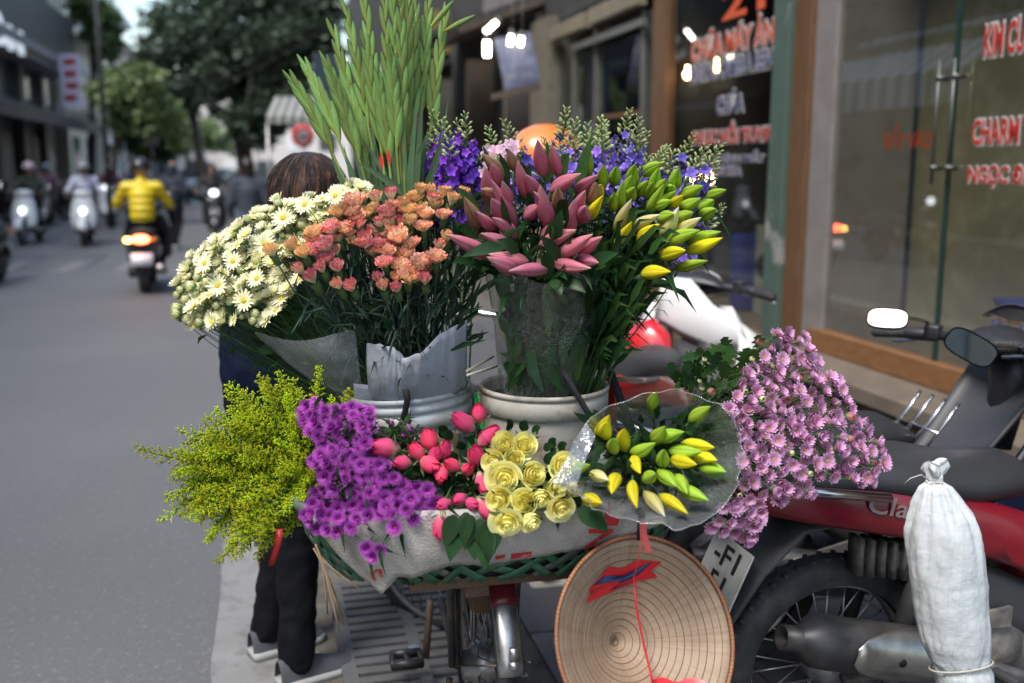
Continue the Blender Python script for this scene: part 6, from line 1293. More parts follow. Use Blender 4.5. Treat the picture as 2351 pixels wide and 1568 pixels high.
GOLD = [goldenplume(L_, s).mesh('plume', [gold_m, stem_g, leaf_g]) for L_, s in ((.13, 1), (.16, 2), (.11, 3), (.15, 4), (.12, 5))]
LARKP = [larkspur_spike(.20, s).mesh('spike', [lark_p, stem_g, lark_b]) for s in (1, 2, 3)]; LARKV = [larkspur_spike(.21, s, 17, 20).mesh('spike', [lark_v, stem_g, lark_b]) for s in (4, 5, 6, 7)]
random.seed(21)
def inpoly(x, y, P):
    r = False; j = len(P) - 1
    for i in range(len(P)):
        if (P[i][1] > y) != (P[j][1] > y) and x < (P[j][0] - P[i][0]) * (y - P[i][1]) / (P[j][1] - P[i][1]) + P[i][0]: r = not r
        j = i
    return r
def poisson(P, d, tries=9000, cap=400):
    xs = [p[0] for p in P]; ys = [p[1] for p in P]; out = []
    for _ in range(tries):
        x, y = rnd(min(xs), max(xs)), rnd(min(ys), max(ys))
        if inpoly(x, y, P) and all((x - a) ** 2 + (y - c) ** 2 > d * d for a, c in out): out.append((x, y))
        if len(out) >= cap: break
    return out
def bunch(name, label, cat, base): return thing(name, label, cat, base, 0)
def stem(root, base, tip, d, r, m, name='stem', n=6, pull=.35, leaves=None):
    """curved stem from base to tip arriving along d; leaves: (count, length, width, mesh material index 1)"""
    d = d.normalized(); L_ = (tip - base).length; b = MB(); path = bez(base, tip - d * L_ * pull, tip, n)
    b.tube(path, [r * (1.15 - .35 * i / (n - 1)) for i in range(n)], 5)
    if leaves:
        cnt, ll, lw, lo, hi = leaves; b.cm = 1
        for k in range(cnt):
            t = rnd(lo, hi); i = min(n - 2, int(t * (n - 1))); p = path[i].lerp(path[i + 1], t * (n - 1) - i); ax = (path[i + 1] - path[i]).normalized(); s1, s2 = frame(ax); a = rnd(0, 6.28); out = s1 * math.cos(a) + s2 * math.sin(a); l = ll * rnd(.6, 1.25)
            b.leaf([p, p + (ax * .7 + out * .5) * l * .35, p + (ax * .6 + out * .9) * l * .7, p + (ax * .35 + out * 1.15) * l - V(0, 0, l * .15)], lw * rnd(.7, 1.2), out.cross(ax).cross(ax) * -1 + V(0, 0, .01), .25)
    return build(b, name, m, root, True)
def head(name, me, par, p, d, s=1.0, spin=None): return link(name, me, par, orient(p - wloc(par), d, rnd(0, 6.28) if spin is None else spin, s))

# ---------------------------------------------------------------- white daisies
TOP2 = B2 + V(0, 0, -.02); TOP1 = B1 + V(0, 0, -.02)
db = bunch('daisy_bunch', 'spreading bunch of white daisies and pale yellow buds in the left bucket', 'flower bunch', V(B2.x - .04, B2.y, .78))
DP = [(408, 655), (404, 735), (455, 752), (540, 738), (600, 745), (650, 700), (690, 640), (650, 600), (700, 560), (760, 520), (800, 480), (845, 455), (845, 425), (800, 425), (740, 452), (640, 462), (560, 505), (500, 550), (440, 590)]
cen = W(800, 800, 2.32)
for k, (x, y) in enumerate(poisson(DP, 12.8, 18000, 282)):
    Y = 2.24 + (700 - y) * .00055 + rnd(-.05, .05) - (x - 400) * .00008
    p = W(x, y, Y); d = (p - cen).normalized() * .9 + V(0, -.55, .45) + V(rnd(-.35, .35), rnd(-.3, .3), rnd(-.3, .3))
    s = stem(db, V(B2.x - .05 + rnd(-.03, .03), B2.y + rnd(-.03, .05), .82), p, d, .0011, [stem_g, leaf_g], 'daisy_stem', leaves=(1, .03, .006, .5, .9) if k % 2 else None)
    edge = min(abs(y - 735), abs(x - 410)) < 40
    if (random.random() < (.2 if not edge else .45)): head('bud', random.choice(DBUD), s, p, d, rnd(.8, 1.15))
    else: head('flower', random.choice((DAISY[0], DAISY[0], DAISY[1], DAISY[1], DAISY[3], DAISY[3], DAISY[2])), s, p, d, rnd(.78, 1.08))
for x, y in ((412, 728), (462, 747), (505, 720), (545, 725), (640, 470), (430, 690), (470, 600), (455, 640)):
    p = W(x, y, 2.22); d = (p - cen).normalized() + V(0, -.2, .2); s = stem(db, cen, p, d, .0009, stem_g, 'daisy_stem'); head('bud', random.choice(DBUD), s, p, d, 1)
for x, y in ((560, 690), (535, 600), (470, 605), (608, 560), (650, 500), (700, 470), (770, 450), (500, 655), (590, 640)):
    p = W(x, y, 2.17); d = V(-.25, -.9, .35) + V(rnd(-.2, .2), 0, rnd(-.2, .2)); s = stem(db, cen, p, d, .001, stem_g, 'daisy_stem'); head('flower', DAISY[0], s, p, d, rnd(.95, 1.15))
for k in range(70):                              # leafy stems below the heads
    x, y = rnd(560, 850), rnd(660, 840); p = W(x, y, rnd(2.2, 2.36)); d = (p - W(900, 950, 2.35)).normalized(); b = MB(); l = rnd(.03, .06); n_ = V(rnd(-.4, .4), -1, rnd(-.2, .6)); b.leaf([p, p + d * l * .5, p + d * l + V(0, 0, -.008)], l * .28, n_, .2); build(b, 'leaf', leaf_d, db, True)
wrap = film('bunch_wrap', (.93, .95, .96), .2, .10, .15, .6, 18)
b = MB(); RW = [(575, 757, 2.2), (600, 765, 2.14), (680, 790, 2.10), (760, 770, 2.1), (815, 750, 2.14)]; RB_ = [(770, 905, 2.24), (785, 912, 2.2), (800, 915, 2.17), (818, 912, 2.165), (835, 905, 2.17)]
b.grid(lambda i, j: W(*RW[i]).lerp(W(*RB_[i]), j / 9) + V(0, -.018 * math.sin(math.pi * j / 9) * (1 if 0 < i < 4 else .3) + .006 * noise.noise(V(i * 1.7, j * .9, 2)), -.012 * math.sin(math.pi * j / 9)), 5, 10)
o = build(b, 'plastic_wrap', wrap, db, True); m = o.modifiers.new('s', 'SUBSURF'); m.levels = m.render_levels = 2
# ---------------------------------------------------------------- carnations
cb_ = bunch('carnation_bunch', 'bunch of orange and red edged carnations wrapped in grey paper', 'flower bunch', V(B2.x + .02, B2.y - .03, .78))
CZ = [(1270, 290, 'c', 0, 1.25), (1170, 340, 'a', 0, 1), (1400, 265, 'c', 3, 1.1), (1485, 240, 'b', 3, 1.05), (1555, 290, 'a', 3, 1), (1465, 345, 'b', 0, 1.05), (1640, 310, 'a', 1, 1.05), (1740, 300, 'a', 2, 1.1), (1665, 205, 'a', 2, 1), (1720, 215, 'a', 3, 1), (1805, 220, 'a', 2, 1), (1845, 270, 'a', 3, 1.1), (1910, 230, 'a', 3, 1), (1780, 250, 'a', 2, 1), (1680, 380, 'a', 2, 1.15), (1610, 370, 'a', 2, 1), (1590, 330, 'a', 1, 1), (1130, 440, 'b', 1, 1.05), (1200, 410, 'c', 1, 1), (1280, 410, 'b', 0, 1), (1335, 490, 'b', 2, 1.1), (1170, 490, 'c', 1, 1), (1100, 545, 'b', 0, 1.15), (1030, 470, 'a', 1, 1.1), (1000, 500, 'a', 2, 1), (765, 580, 'a', 2, 1.05), (900, 550, 'a', 2, 1.1), (965, 590, 'a', 2, 1.1), (1040, 510, 'c', 1, 1), (1080, 620, 'c', 2, 1), (945, 690, 'c', 3, 1), (1070, 680, 'b', 3, .95), (1160, 675, 'b', 2, 1), (1015, 745, 'b', 3, 1.2), (1170, 780, 'c', 3, 1), (1250, 790, 'b', 2, 1.05), (1560, 390, 'b', 1, 1), (1500, 440, 'c', 0, 1.05), (1540, 500, 'c', 0, 1.15), (1440, 520, 'b', 1, 1), (1380, 580, 'c', 2, 1.1), (1465, 590, 'c', 2, 1.1), (1400, 540, 'b', 2, 1), (1580, 600, 'c', 2, 1.15), (1820, 500, 'a', 3, 1), (1775, 555, 'c', 3, 1), (1755, 620, 'c', 1, 1.05), (1540, 670, 'c', 1, 1.1), (1660, 655, 'c', 0, 1.1), (1590, 735, 'c', 0, 1.15), (1690, 755, 'b', 3, 1), (1520, 800, 'b', 3, 1), (1440, 790, 'c', 3, 1), (1410, 740, 'b', 3, .9), (1640, 700, 'b', 1, 1), (1250, 340, 'c', 1, 1), (1320, 350, 'a', 1, 1), (1420, 400, 'b', 2, .95), (1230, 460, 'c', 1, .95), (1480, 390, 'c', 2, .9)]
for x_, y_ in poisson([(1130, 320), (1300, 260), (1560, 250), (1850, 240), (1800, 420), (1640, 480), (1700, 700), (1500, 760), (1380, 620), (1300, 540), (1150, 640), (950, 560), (1060, 470)], 66, 2500, 34): CZ.append((x_, y_, random.choice('abcc'), random.choice((0, 1, 1, 2)), rnd(.85, 1.0)))
cen = W(940, 860, 2.3)
for zx, zy, c, kind, s_ in CZ:
    x, y = 342.9 + zx * .3748, 372.2 + zy * .3748; Y = 2.10 + (640 - y) * .0007 + rnd(-.015, .015); p = W(x, y, Y)
    d = (p - cen).normalized() * .8 + V(rnd(-.2, .2), -.26, .42 + rnd(-.15, .15))
    st = stem(cb_, V(B2.x + .015 + (x - 900) * .00016, B2.y - .04 + rnd(-.03, .03), .84), p - d.normalized() * .026, d, .0019, [stem_d, leaf_b], 'carnation_stem', 7, leaves=(4, .085, .0042, .35, .9))
    head('flower', CARN[{'a': 'carnation_orange', 'b': 'carnation_pink', 'c': 'carnation_coral'}[c]][kind], st, p, d, s_ * (.86 if kind < 3 else .95))
for k in range(280):                             # dark filling blades and green calyx buds in the depth
    x, y = rnd(770, 1085), rnd(560, 820); p = W(x, y, rnd(2.16, 2.32)); d = (p - cen).normalized() + V(rnd(-.5, .5), -.1, rnd(0, .5)); b = MB(); l = rnd(.05, .1); e = V(rnd(-1, 1), -.3, rnd(-.4, .2)) * l * .4
    b.leaf([p, p + d.normalized() * l * .5 + e * .2, p + d.normalized() * l + e], rnd(.004, .0075), V(rnd(-.5, .5), -1, 0), .3); build(b, 'leaf', (leaf_b, leaf_d, stem_d)[k % 3], cb_, True)
ppr = M_('grey_paper', (.46, .49, .55), .85, var=.08, scale=5, bump=.35, bscale=35, transl=.25)
def sheet(name, top, bot, par, m, nx=26, ny=10, amp=.006, bulge=.02, sd=0):
    b = MB(); L2 = lambda P, t: W(*[P[int(t * (len(P) - 1) * .9999)][q] + (P[int(t * (len(P) - 1) * .9999) + 1][q] - P[int(t * (len(P) - 1) * .9999)][q]) * (t * (len(P) - 1) * .9999 % 1) for q in range(3)])
    b.grid(lambda i, j: L2(top, i / (nx - 1)).lerp(L2(bot, i / (nx - 1)), j / (ny - 1)) + V(0, -bulge * math.sin(math.pi * j / (ny - 1)) + 1.6 * amp * (abs(noise.noise(V(i * .33 + j * .05, j * .07, sd))) - .3) + .5 * amp * noise.noise(V(i * .8, j * .5, sd + 2)), amp * .5 * noise.noise(V(i * .3, j * .4, sd + 5))), nx, ny)
    o = build(b, name, m, par, True, solid=.0012); return o
sheet('paper_wrap', [(842, 787, 2.17), (872, 790, 2.15), (905, 798, 2.145), (928, 818, 2.15)], [(850, 925, 2.23), (875, 935, 2.215), (905, 938, 2.21), (935, 935, 2.21)], cb_, ppr, sd=1)
sheet('paper_wrap', [(922, 822, 2.14), (965, 812, 2.12), (1008, 768, 2.135), (1045, 748, 2.16), (1072, 735, 2.19)], [(918, 935, 2.21), (960, 932, 2.21), (1005, 925, 2.22), (1045, 910, 2.24), (1072, 890, 2.27)], cb_, ppr, sd=4, bulge=.012)
sheet('paper_wrap', [(812, 880, 2.22), (830, 882, 2.205), (852, 885, 2.2)], [(815, 925, 2.24), (835, 930, 2.225), (860, 930, 2.22)], cb_, ppr, 10, 5, .002, .004, 7)
# ---------------------------------------------------------------- gladiolus
gl_ = bunch('gladiolus_bunch', 'tall sheaf of green gladiolus spikes rising at the top of the picture', 'flower bunch', V(B2.x + .02, B2.y + .06, .78))
gbud = MB(); gbud.grid(lambda i, j: V(*(lambda t, a: (.0072 * math.sin(math.pi * (.10 + .82 * t)) ** .8 * math.cos(a) * (1.15 if math.cos(a) > 0 else .8) + .004 * t, .0066 * math.sin(math.pi * (.1 + .82 * t)) ** .8 * math.sin(a), .076 * t))(j / 7, 2 * math.pi * i / 8)), 8, 8, cu=True, cf=lambda i, j: j / 7); GBUD = gbud.mesh('bud', glad)
GT = [(681, 200), (711, 168), (756, 160), (769, 203), (798, 40), (771, 92), (836, -5), (883, 22), (903, -12), (938, -12), (921, 18), (986, -5), (1020, 52), (841, 115), (901, 160), (931, 150), (824, 160), (848, 165), (874, 215), (955, 30), (800, 205)]
for k, (x, y) in enumerate(GT):
    Yt = 2.38 + rnd(-.06, .1); tip = W(x, y, Yt); base = V(B2.x + .0 + (x - 860) * .00018, B2.y + .05 + rnd(-.02, .04), .86); ctl = W(905 + (x - 870) * .28, 480 - abs(x - 900) * .1, 2.42); L_ = (tip - base).length
    path = bez(base, ctl, tip, 16); b = MB(); b.tube(path, [.0048 - .0024 * i / 15 for i in range(16)], 6, cs=[.2] * 16); so_ = build(b, 'stalk', glad, gl_, True)
    nb = 10; tot = .31 if y < 120 else .24; view = V(0, -1, 0)
    for q in range(nb):
        dd = tot * q / nb; t = 1 - dd / L_; i = min(14, int(t * 15)); p = path[i].lerp(path[i + 1], t * 15 - i); ax = (path[i + 1] - path[i]).normalized(); sd = ax.cross(view).normalized() * (1 if q % 2 else -1); s = (.7 + .5 * q / nb) * rnd(.88, 1.12)
        out = (ax + sd * (.07 + .05 * q / nb) + view * .04).normalized(); rot = out.to_track_quat('Z', 'Y').to_matrix().to_4x4(); lx = rot.inverted() @ sd
        ob = link('bud', GBUD, so_, Matrix.Translation(p - wloc(so_)) @ rot @ Matrix.Rotation(math.atan2(lx.y, lx.x), 4, 'Z') @ Matrix.Diagonal((s * 1.1, s * 1.1, s, 1)))
    if k % 2 == 0:
        for q in range(2):
            b = MB(); t0 = rnd(.35, .5); i = int(t0 * 15); p = path[i]; e = path[min(15, i + 6)] + V(rnd(-.05, .05), 0, rnd(-.02, .03)); b.leaf(bez(p, (p + e) / 2 + V(rnd(-.02, .02), 0, 0), e, 6), rnd(.006, .009), view, .2); build(b, 'leaf', M_('glad_leaf', (.075, .14, .06), .45, var=.15, rand=.2, transl=.15), so_, True)
for (x0, y0, x1, y1) in ((1022, 70, 1076, 42), (990, 60, 1028, 15)):
    b = link('bud', GBUD, gl_, orient(W(x0, y0, 2.42) - wloc(gl_), W(x1, y1, 2.4) - W(x0, y0, 2.42), 0, 1.05))
for x, y in ((892, 362), (875, 372)):
    p = W(x, y, 2.33); b = MB(); b.leaf([p + V(0, 0, .02), p, p + V(.004, 0, -.018)], .005, V(0, -1, 0), .3); build(b, 'red_petal', M_('red_petal', (.6, .02, .02), .4, transl=.2), gl_, True)
for k in range(16):                              # broad blades at the foot
    x0, x1 = rnd(850, 1010), rnd(760, 1030); b = MB(); a = W(x0, rnd(500, 600), 2.4); e = W(x1, rnd(290, 420), rnd(2.36, 2.46)); b.leaf(bez(a, (a + e) / 2 + V(0, 0, .02), e, 6), rnd(.007, .011), V(rnd(-.3, .3), -1, 0), .2); build(b, 'leaf', M_('glad_leaf', ()), gl_, True)
# ---------------------------------------------------------------- larkspur (deep and pale)
for nm_, lab, meshes, tips, base in (('larkspur_bunch', 'deep violet larkspur between the gladiolus and pink lilies', LARKP, [(985, 275), (1010, 262), (1042, 240), (1074, 242), (1090, 290), (1002, 320), (1030, 300), (1060, 310), (985, 350), (1085, 350), (1020, 370), (1055, 380), (970, 330)], V(B2.x + .1, B2.y + .1, .8)),
                                    ('larkspur_bunch', 'pale violet larkspur with green bud tips fanned out behind the lilies', LARKV, [(1185, 282), (1130, 312), (1150, 345), (1245, 330), (1280, 270), (1310, 290), (1338, 272), (1365, 290), (1400, 300), (1440, 248), (1470, 300), (1488, 272), (1515, 320), (1545, 342), (1590, 297), (1606, 350), (1640, 345), (1648, 385), (1615, 410), (1648, 470), (1330, 340), (1380, 330), (1430, 340), (1480, 350), (1270, 330), (1210, 320), (1560, 370), (1110, 350), (1345, 310), (1410, 320), (1455, 320), (1505, 350), (1300, 315), (1535, 380), (1230, 345), (1580, 400)], V(B1.x + .02, B1.y + .1, .8))):
    lb = bunch(nm_, lab, 'flower bunch', base)
    for x, y in tips:
        Y = 2.42 + rnd(-.04, .08) if meshes is LARKV else 2.44 + rnd(-.05, .05); tip = W(x, y, Y); d = ((tip - base).normalized() * .55 + V((x - 1350) * .0012 if meshes is LARKV else 0, -.05, .7)).normalized(); L_ = .2; p = tip - d * L_
        s = stem(lb, base + V(rnd(-.03, .03), rnd(-.03, .03), .05), p, d, .0022, [stem_g, leaf_g], 'larkspur_stem', leaves=(5, .04, .0018, .5, 1)); head('spike', random.choice(meshes), s, p, d, rnd(.9, 1.1))
pk = bunch('stock_bunch', 'few pale pink stock blooms glimpsed behind the pink lilies', 'flower bunch', V(B1.x - .05, B1.y + .08, .8)); pkm = pet('pale_pink', [(0, (.6, .35, .45)), (1, (.72, .5, .6))])
FLO = floret(.016).mesh('bloom', pkm)
for k in range(26):
    p = W(rnd(1110, 1180), rnd(330, 410), rnd(2.36, 2.42)); d = V(rnd(-.6, .6), -1, rnd(0, .7))
    if k % 7 == 0: sx_ = stem(pk, V(B1.x - .05, B1.y + .07, .86), p, V(0, 0, 1), .002, stem_g)
    head('bloom', FLO, sx_, p, d, rnd(.7, 1.1))
# ---------------------------------------------------------------- lilies
SEG6 = lambda q: (979.6 + q[0] * .4373, 244.9 + q[1] * .4373)
PL = [(350, 800, 120, 680), (460, 780, 300, 675), (490, 860, 330, 795), (540, 825, 345, 778), (655, 850, 450, 862), (660, 815, 845, 845), (790, 800, 892, 818), (680, 790, 855, 680), (800, 775, 912, 690), (590, 740, 768, 655), (600, 690, 715, 610), (470, 690, 355, 590), (470, 640, 350, 405), (360, 650, 270, 560), (300, 660, 205, 490, 1), (400, 590, 345, 490), (330, 500, 310, 330), (370, 420, 345, 310), (410, 470, 295, 435, 1), (400, 380, 300, 260, 1), (460, 330, 430, 230, 1), (520, 480, 480, 300), (580, 460, 525, 365), (660, 620, 570, 460), (640, 640, 600, 430), (620, 370, 585, 190), (720, 390, 660, 215), (650, 450, 795, 360), (700, 560, 690, 430, 1), (750, 690, 780, 500), (800, 600, 830, 530), (790, 560, 830, 450), (850, 500, 885, 405, 1), (780, 450, 890, 365), (820, 600, 835, 560), (520, 590, 590, 520), (430, 520, 400, 400)]
YL = [(850, 370, 855, 235), (925, 430, 930, 315), (985, 410, 995, 320), (1030, 460, 1075, 370), (1085, 410, 1095, 310), (1010, 540, 1030, 405), (975, 550, 985, 460), (905, 480, 915, 415, 1), (845, 590, 920, 475, 1), (995, 740, 1070, 615, 1), (985, 660, 1068, 500, 2), (1055, 665, 1213, 575, 2), (1105, 715, 1215, 625, 1), (1160, 570, 1240, 420), (1190, 530, 1280, 495), (1140, 360, 1228, 300), (1220, 520, 1300, 450), (1300, 430, 1322, 332), (1320, 475, 1440, 420), (1320, 545, 1430, 485), (1285, 610, 1390, 560), (1220, 592, 1290, 565), (1430, 540, 1500, 495), (1440, 580, 1510, 540), (1470, 475, 1565, 440), (1260, 720, 1420, 655), (1290, 660, 1428, 588, 2), (1365, 720, 1530, 662), (1360, 765, 1537, 695, 1), (1220, 790, 1348, 758, 1), (1308, 850, 1462, 812), (1128, 882, 1268, 868, 1), (1150, 480, 1190, 400), (1215, 440, 1252, 385), (1270, 520, 1345, 468, 1), (1070, 490, 1090, 430), (1230, 690, 1315, 540, 2), (1120, 460, 1160, 395), (1180, 450, 1215, 330), (1260, 470, 1285, 420)]
def lilies(root, segs, conv, Yf, mats, basef, lw, hub, sc=.118, toward=.05, leafy=(3, .09, .011, .55, .97), stem_m=None):
    for q in segs:
        x0, y0 = conv(q[:2]); x1, y1 = conv(q[2:4]); kind = q[4] if len(q) > 4 else 0; Y0 = Yf((x0 + x1) / 2, (y0 + y1) / 2) + rnd(-.015, .015); a = W(x0, y0, Y0 + .02); c = W(x1, y1, Y0 - toward); c = a + (c - a) * 1.1
        L_ = max(.05, (c - a).length); d = (c - a).normalized()
        hub_p = hub(x0, y0); st = stem(root, basef(x0), a, d + (a - hub_p).normalized() * .8, .0026, [stem_m or stem_g, leaf_d], 'lily_stem', 8, .25, leaves=leafy)
        key = ('lily', mats[kind].name, round(L_, 3)); me = lilybud(L_, min(.019, lw * (.50 + .30 * L_ / .1)) * rnd(.88, 1.12), L_ * .05 * rnd(-1, 1.4)).mesh('lily_bud', mats[kind]); head('lily_bud', me, st, a, d)
pl_ = bunch('lily_bunch', 'dusty pink closed lilies in a clear sleeve in the cream bucket', 'flower bunch', V(B1.x - .02, B1.y - .03, .78))
lilies(pl_, PL, SEG6, lambda x, y: 2.06 + (600 - y) * .00055, [lily_pink, lily_olive], lambda x: V(B1.x - .02 + rnd(-.05, .05), B1.y - .03 + rnd(-.03, .03), .86), .0175, lambda x, y: W(1240, 640, 2.16))
for k in range(46):
    x, y = rnd(1090, 1370), rnd(420, 640); p = W(x, y, rnd(2.08, 2.18) + (600 - y) * .0004); d = (p - W(1240, 640, 2.22)).normalized() + V(rnd(-.3, .3), -.25, rnd(0, .5)); l = rnd(.05, .095); b = MB(); e = V(0, 0, -rnd(0, .25)) * l
    b.leaf([p, p + d * l * .35, p + d * l * .7, p + d * l + e], rnd(.009, .014), V(rnd(-.4, .4), -1, .5), .3); build(b, 'leaf', leaf_d if k % 3 else leaf_g, pl_, True)
for x0, y0, x1, y1 in ((1270, 640, 1290, 680), (1290, 640, 1345, 672), (1255, 640, 1262, 565), (1285, 600, 1240, 540), (1190, 580, 1140, 550), (1170, 560, 1060, 590), (1350, 610, 1420, 580), (1270, 560, 1290, 480)):
    a, c = W(x0, y0, 2.06), W(x1, y1, 2.02); b = MB(); b.leaf(bez(a, (a + c) / 2 + V(0, -.012, .008), c, 5), .014, V(0, -1, .3), .3); build(b, 'leaf', leaf_d, pl_, True)
for k in range(120):                             # leaves standing inside the sleeve
    y = rnd(690, 900); x = rnd(1160, 1330); p = W(x, y, rnd(2.11, 2.2)); b = MB(); l = rnd(.06, .11); d = V(rnd(-.5, .5), -.1, 1); b.leaf([p, p + d * l * .5, p + d * l * .8, p + d * l + V(rnd(-.02, .02), 0, -.012)], rnd(.010, .016), V(rnd(-.7, .7), -1, 0), .25); build(b, 'leaf', leaf_d if k % 4 else leaf_g, pl_, True)
slv = film('clear_sleeve', (.9, .93, .93), .3, .02, .07, 1.0, 13, 330)
b = MB(); c0, c1 = W(1240, 895, 2.19), W(1245, 625, 2.15); n = 48
b.grid(lambda i, j: (lambda t, a: c0.lerp(c1, t) + V((.088 + .034 * t) * math.cos(a) * (1 + .05 * noise.noise(V(math.cos(a) * 2, math.sin(a) * 2, t * 2)) + .03 * math.sin(a * 7 + t * 3)), (.075 + .02 * t) * math.sin(a) * (1 + .06 * noise.noise(V(math.cos(a) * 2, math.sin(a) * 2, t * 3 + 5))), .014 * math.sin(a * 5) * t))(j / 13, 2 * math.pi * i / n), n, 14, cu=True)
build(b, 'clear_sleeve', slv, pl_, True)
yl_ = bunch('lily_bunch', 'yellow green lily buds leaning right out of the cream bucket', 'flower bunch', V(B1.x + .06, B1.y + .0, .78))
lilies(yl_, YL, SEG6, lambda x, y: 2.12 + (560 - y) * .0006 + (x - 1400) * .0001, [lily_green, lily_yel, lily_pale], lambda x: V(B1.x + .06 + rnd(-.04, .05), B1.y - .0 + rnd(-.04, .05), .87), .0165, lambda x, y: W(1390, 640, 2.24), leafy=(5, .085, .009, .3, .9))
for k in range(170):                             # dense narrow leaves below the yellow buds
    y = rnd(560, 850); x = rnd(1330 + (y - 560) * .06, 1520 - (y - 560) * .38); p = W(x, y, rnd(2.12, 2.28)); d = (p - W(1350, 930, 2.28)).normalized() + V(rnd(-.2, .5), -.25, rnd(-.3, .3)); l = rnd(.05, .1); b = MB()
    b.leaf([p, p + d * l * .4, p + d * l * .75, p + d * l + V(.01, 0, -.022)], rnd(.005, .009), V(rnd(-.6, .6), -1, .3), .25); build(b, 'leaf', (leaf_d, leaf_g, leaf_d)[k % 3], yl_, True)
# ---------------------------------------------------------------- goldenrod
gd = bunch('goldenrod_bunch', 'feathery yellow green goldenrod spilling off the left end of the basket', 'flower bunch', V(-.33, 1.90, .84))
GP = [(790, 1070), (640, 870), (560, 900), (480, 960), (430, 1000), (400, 1050), (400, 1160), (430, 1190), (470, 1230), (540, 1255), (600, 1240), (680, 1200), (720, 1130)]
cen = W(740, 1100, 2.02)
tips = [(345, 1042), (385, 1160), (395, 1130), (430, 1215), (467, 1255), (508, 1268), (535, 1285), (545, 1292), (582, 1262), (632, 1250), (662, 1225), (628, 836), (732, 822), (804, 873), (602, 866), (553, 882), (534, 918), (482, 952), (437, 998), (403, 1072), (388, 1175), (690, 1175), (690, 880), (655, 870), (770, 905), (420, 1030), (415, 1100), (450, 1185), (500, 1230), (600, 1225)] + poisson(GP, 16, 9000, 170)
for k, (x, y) in enumerate(tips):
    Y = 1.9 + abs(x - 560) * .0003 + (1080 - y) * .00035 + rnd(-.05, .05) if k > 29 else 1.95 + (1080 - y) * .0004; p = W(x, y, Y); d = ((p - cen).normalized() + V(rnd(-.2, .2), -.35, rnd(-.1, .25) - (.5 if y > 1150 else 0) + (.5 if y < 920 else 0))).normalized(); L_ = rnd(.75, 1.05) * (1 if k < 30 else .85)
    a = p - d * .13 * L_; s = stem(gd, cen + V(rnd(-.03, .03), rnd(-.02, .02), rnd(-.03, .03)), a, d, .0012, stem_g, 'goldenrod_stem', 5); head('plume', random.choice(GOLD), s, a, d, L_)
# ---------------------------------------------------------------- asters
ab = bunch('aster_bunch', 'bunch of bright purple asters on the left of the basket', 'flower bunch', V(-.22, 1.9, .82))
SEG1 = lambda q: (313.5 + q[0] * .3749, 783.7 + q[1] * .3749)
AP = [SEG1(q) for q in ((990, 420), (1060, 360), (1130, 385), (1200, 410), (1300, 400), (1430, 420), (1450, 500), (1440, 560), (1400, 640), (1500, 700), (1560, 800), (1660, 900), (1800, 880), (1860, 960), (1820, 1060), (1700, 1100), (1600, 1060), (1400, 1080), (1300, 1160), (1080, 1160), (1020, 1090), (1060, 960), (1150, 860), (1080, 760), (1080, 700), (1180, 680), (1050, 540))]
cen = W(900, 1060, 2.05)
pts = poisson(AP, 16.5, 12000, 175) + [SEG1(q) for q in ((1585, 1140), (1710, 1090), (1410, 1265), (1450, 1312), (1490, 1272), (1165, 425), (1095, 375), (1110, 740), (1780, 910))]
for x, y in pts:
    Y = 1.86 + (1080 - y) * .00055 + rnd(-.03, .03) + abs(x - 850) * .0001; p = W(x, y, Y); d = (p - cen).normalized() * .8 + V(rnd(-.6, .6), -.65, .35 + rnd(-.5, .5))
    s = stem(ab, W(960 + rnd(-30, 30), 1110 + rnd(-20, 20), 2.0), p, d, .0011, [stem_g, leaf_d], 'aster_stem', leaves=(2, .045, .005, .4, .95)); head('flower', random.choice(ASTER), s, p, d, rnd(.88, 1.1))
for k in range(34):
    p = W(rnd(870, 985), rnd(965, 1040), rnd(1.98, 2.06)); d = V(rnd(-.4, .6), -.5, rnd(.2, 1)); s = stem(ab, W(960, 1090, 2.05), p, d, .0008, [stem_g, leaf_g], 'aster_stem', leaves=(3, .035, .004, .5, .98))
    if k % 2: head('bud', ABUD, s, p, d, rnd(.8, 1.2))
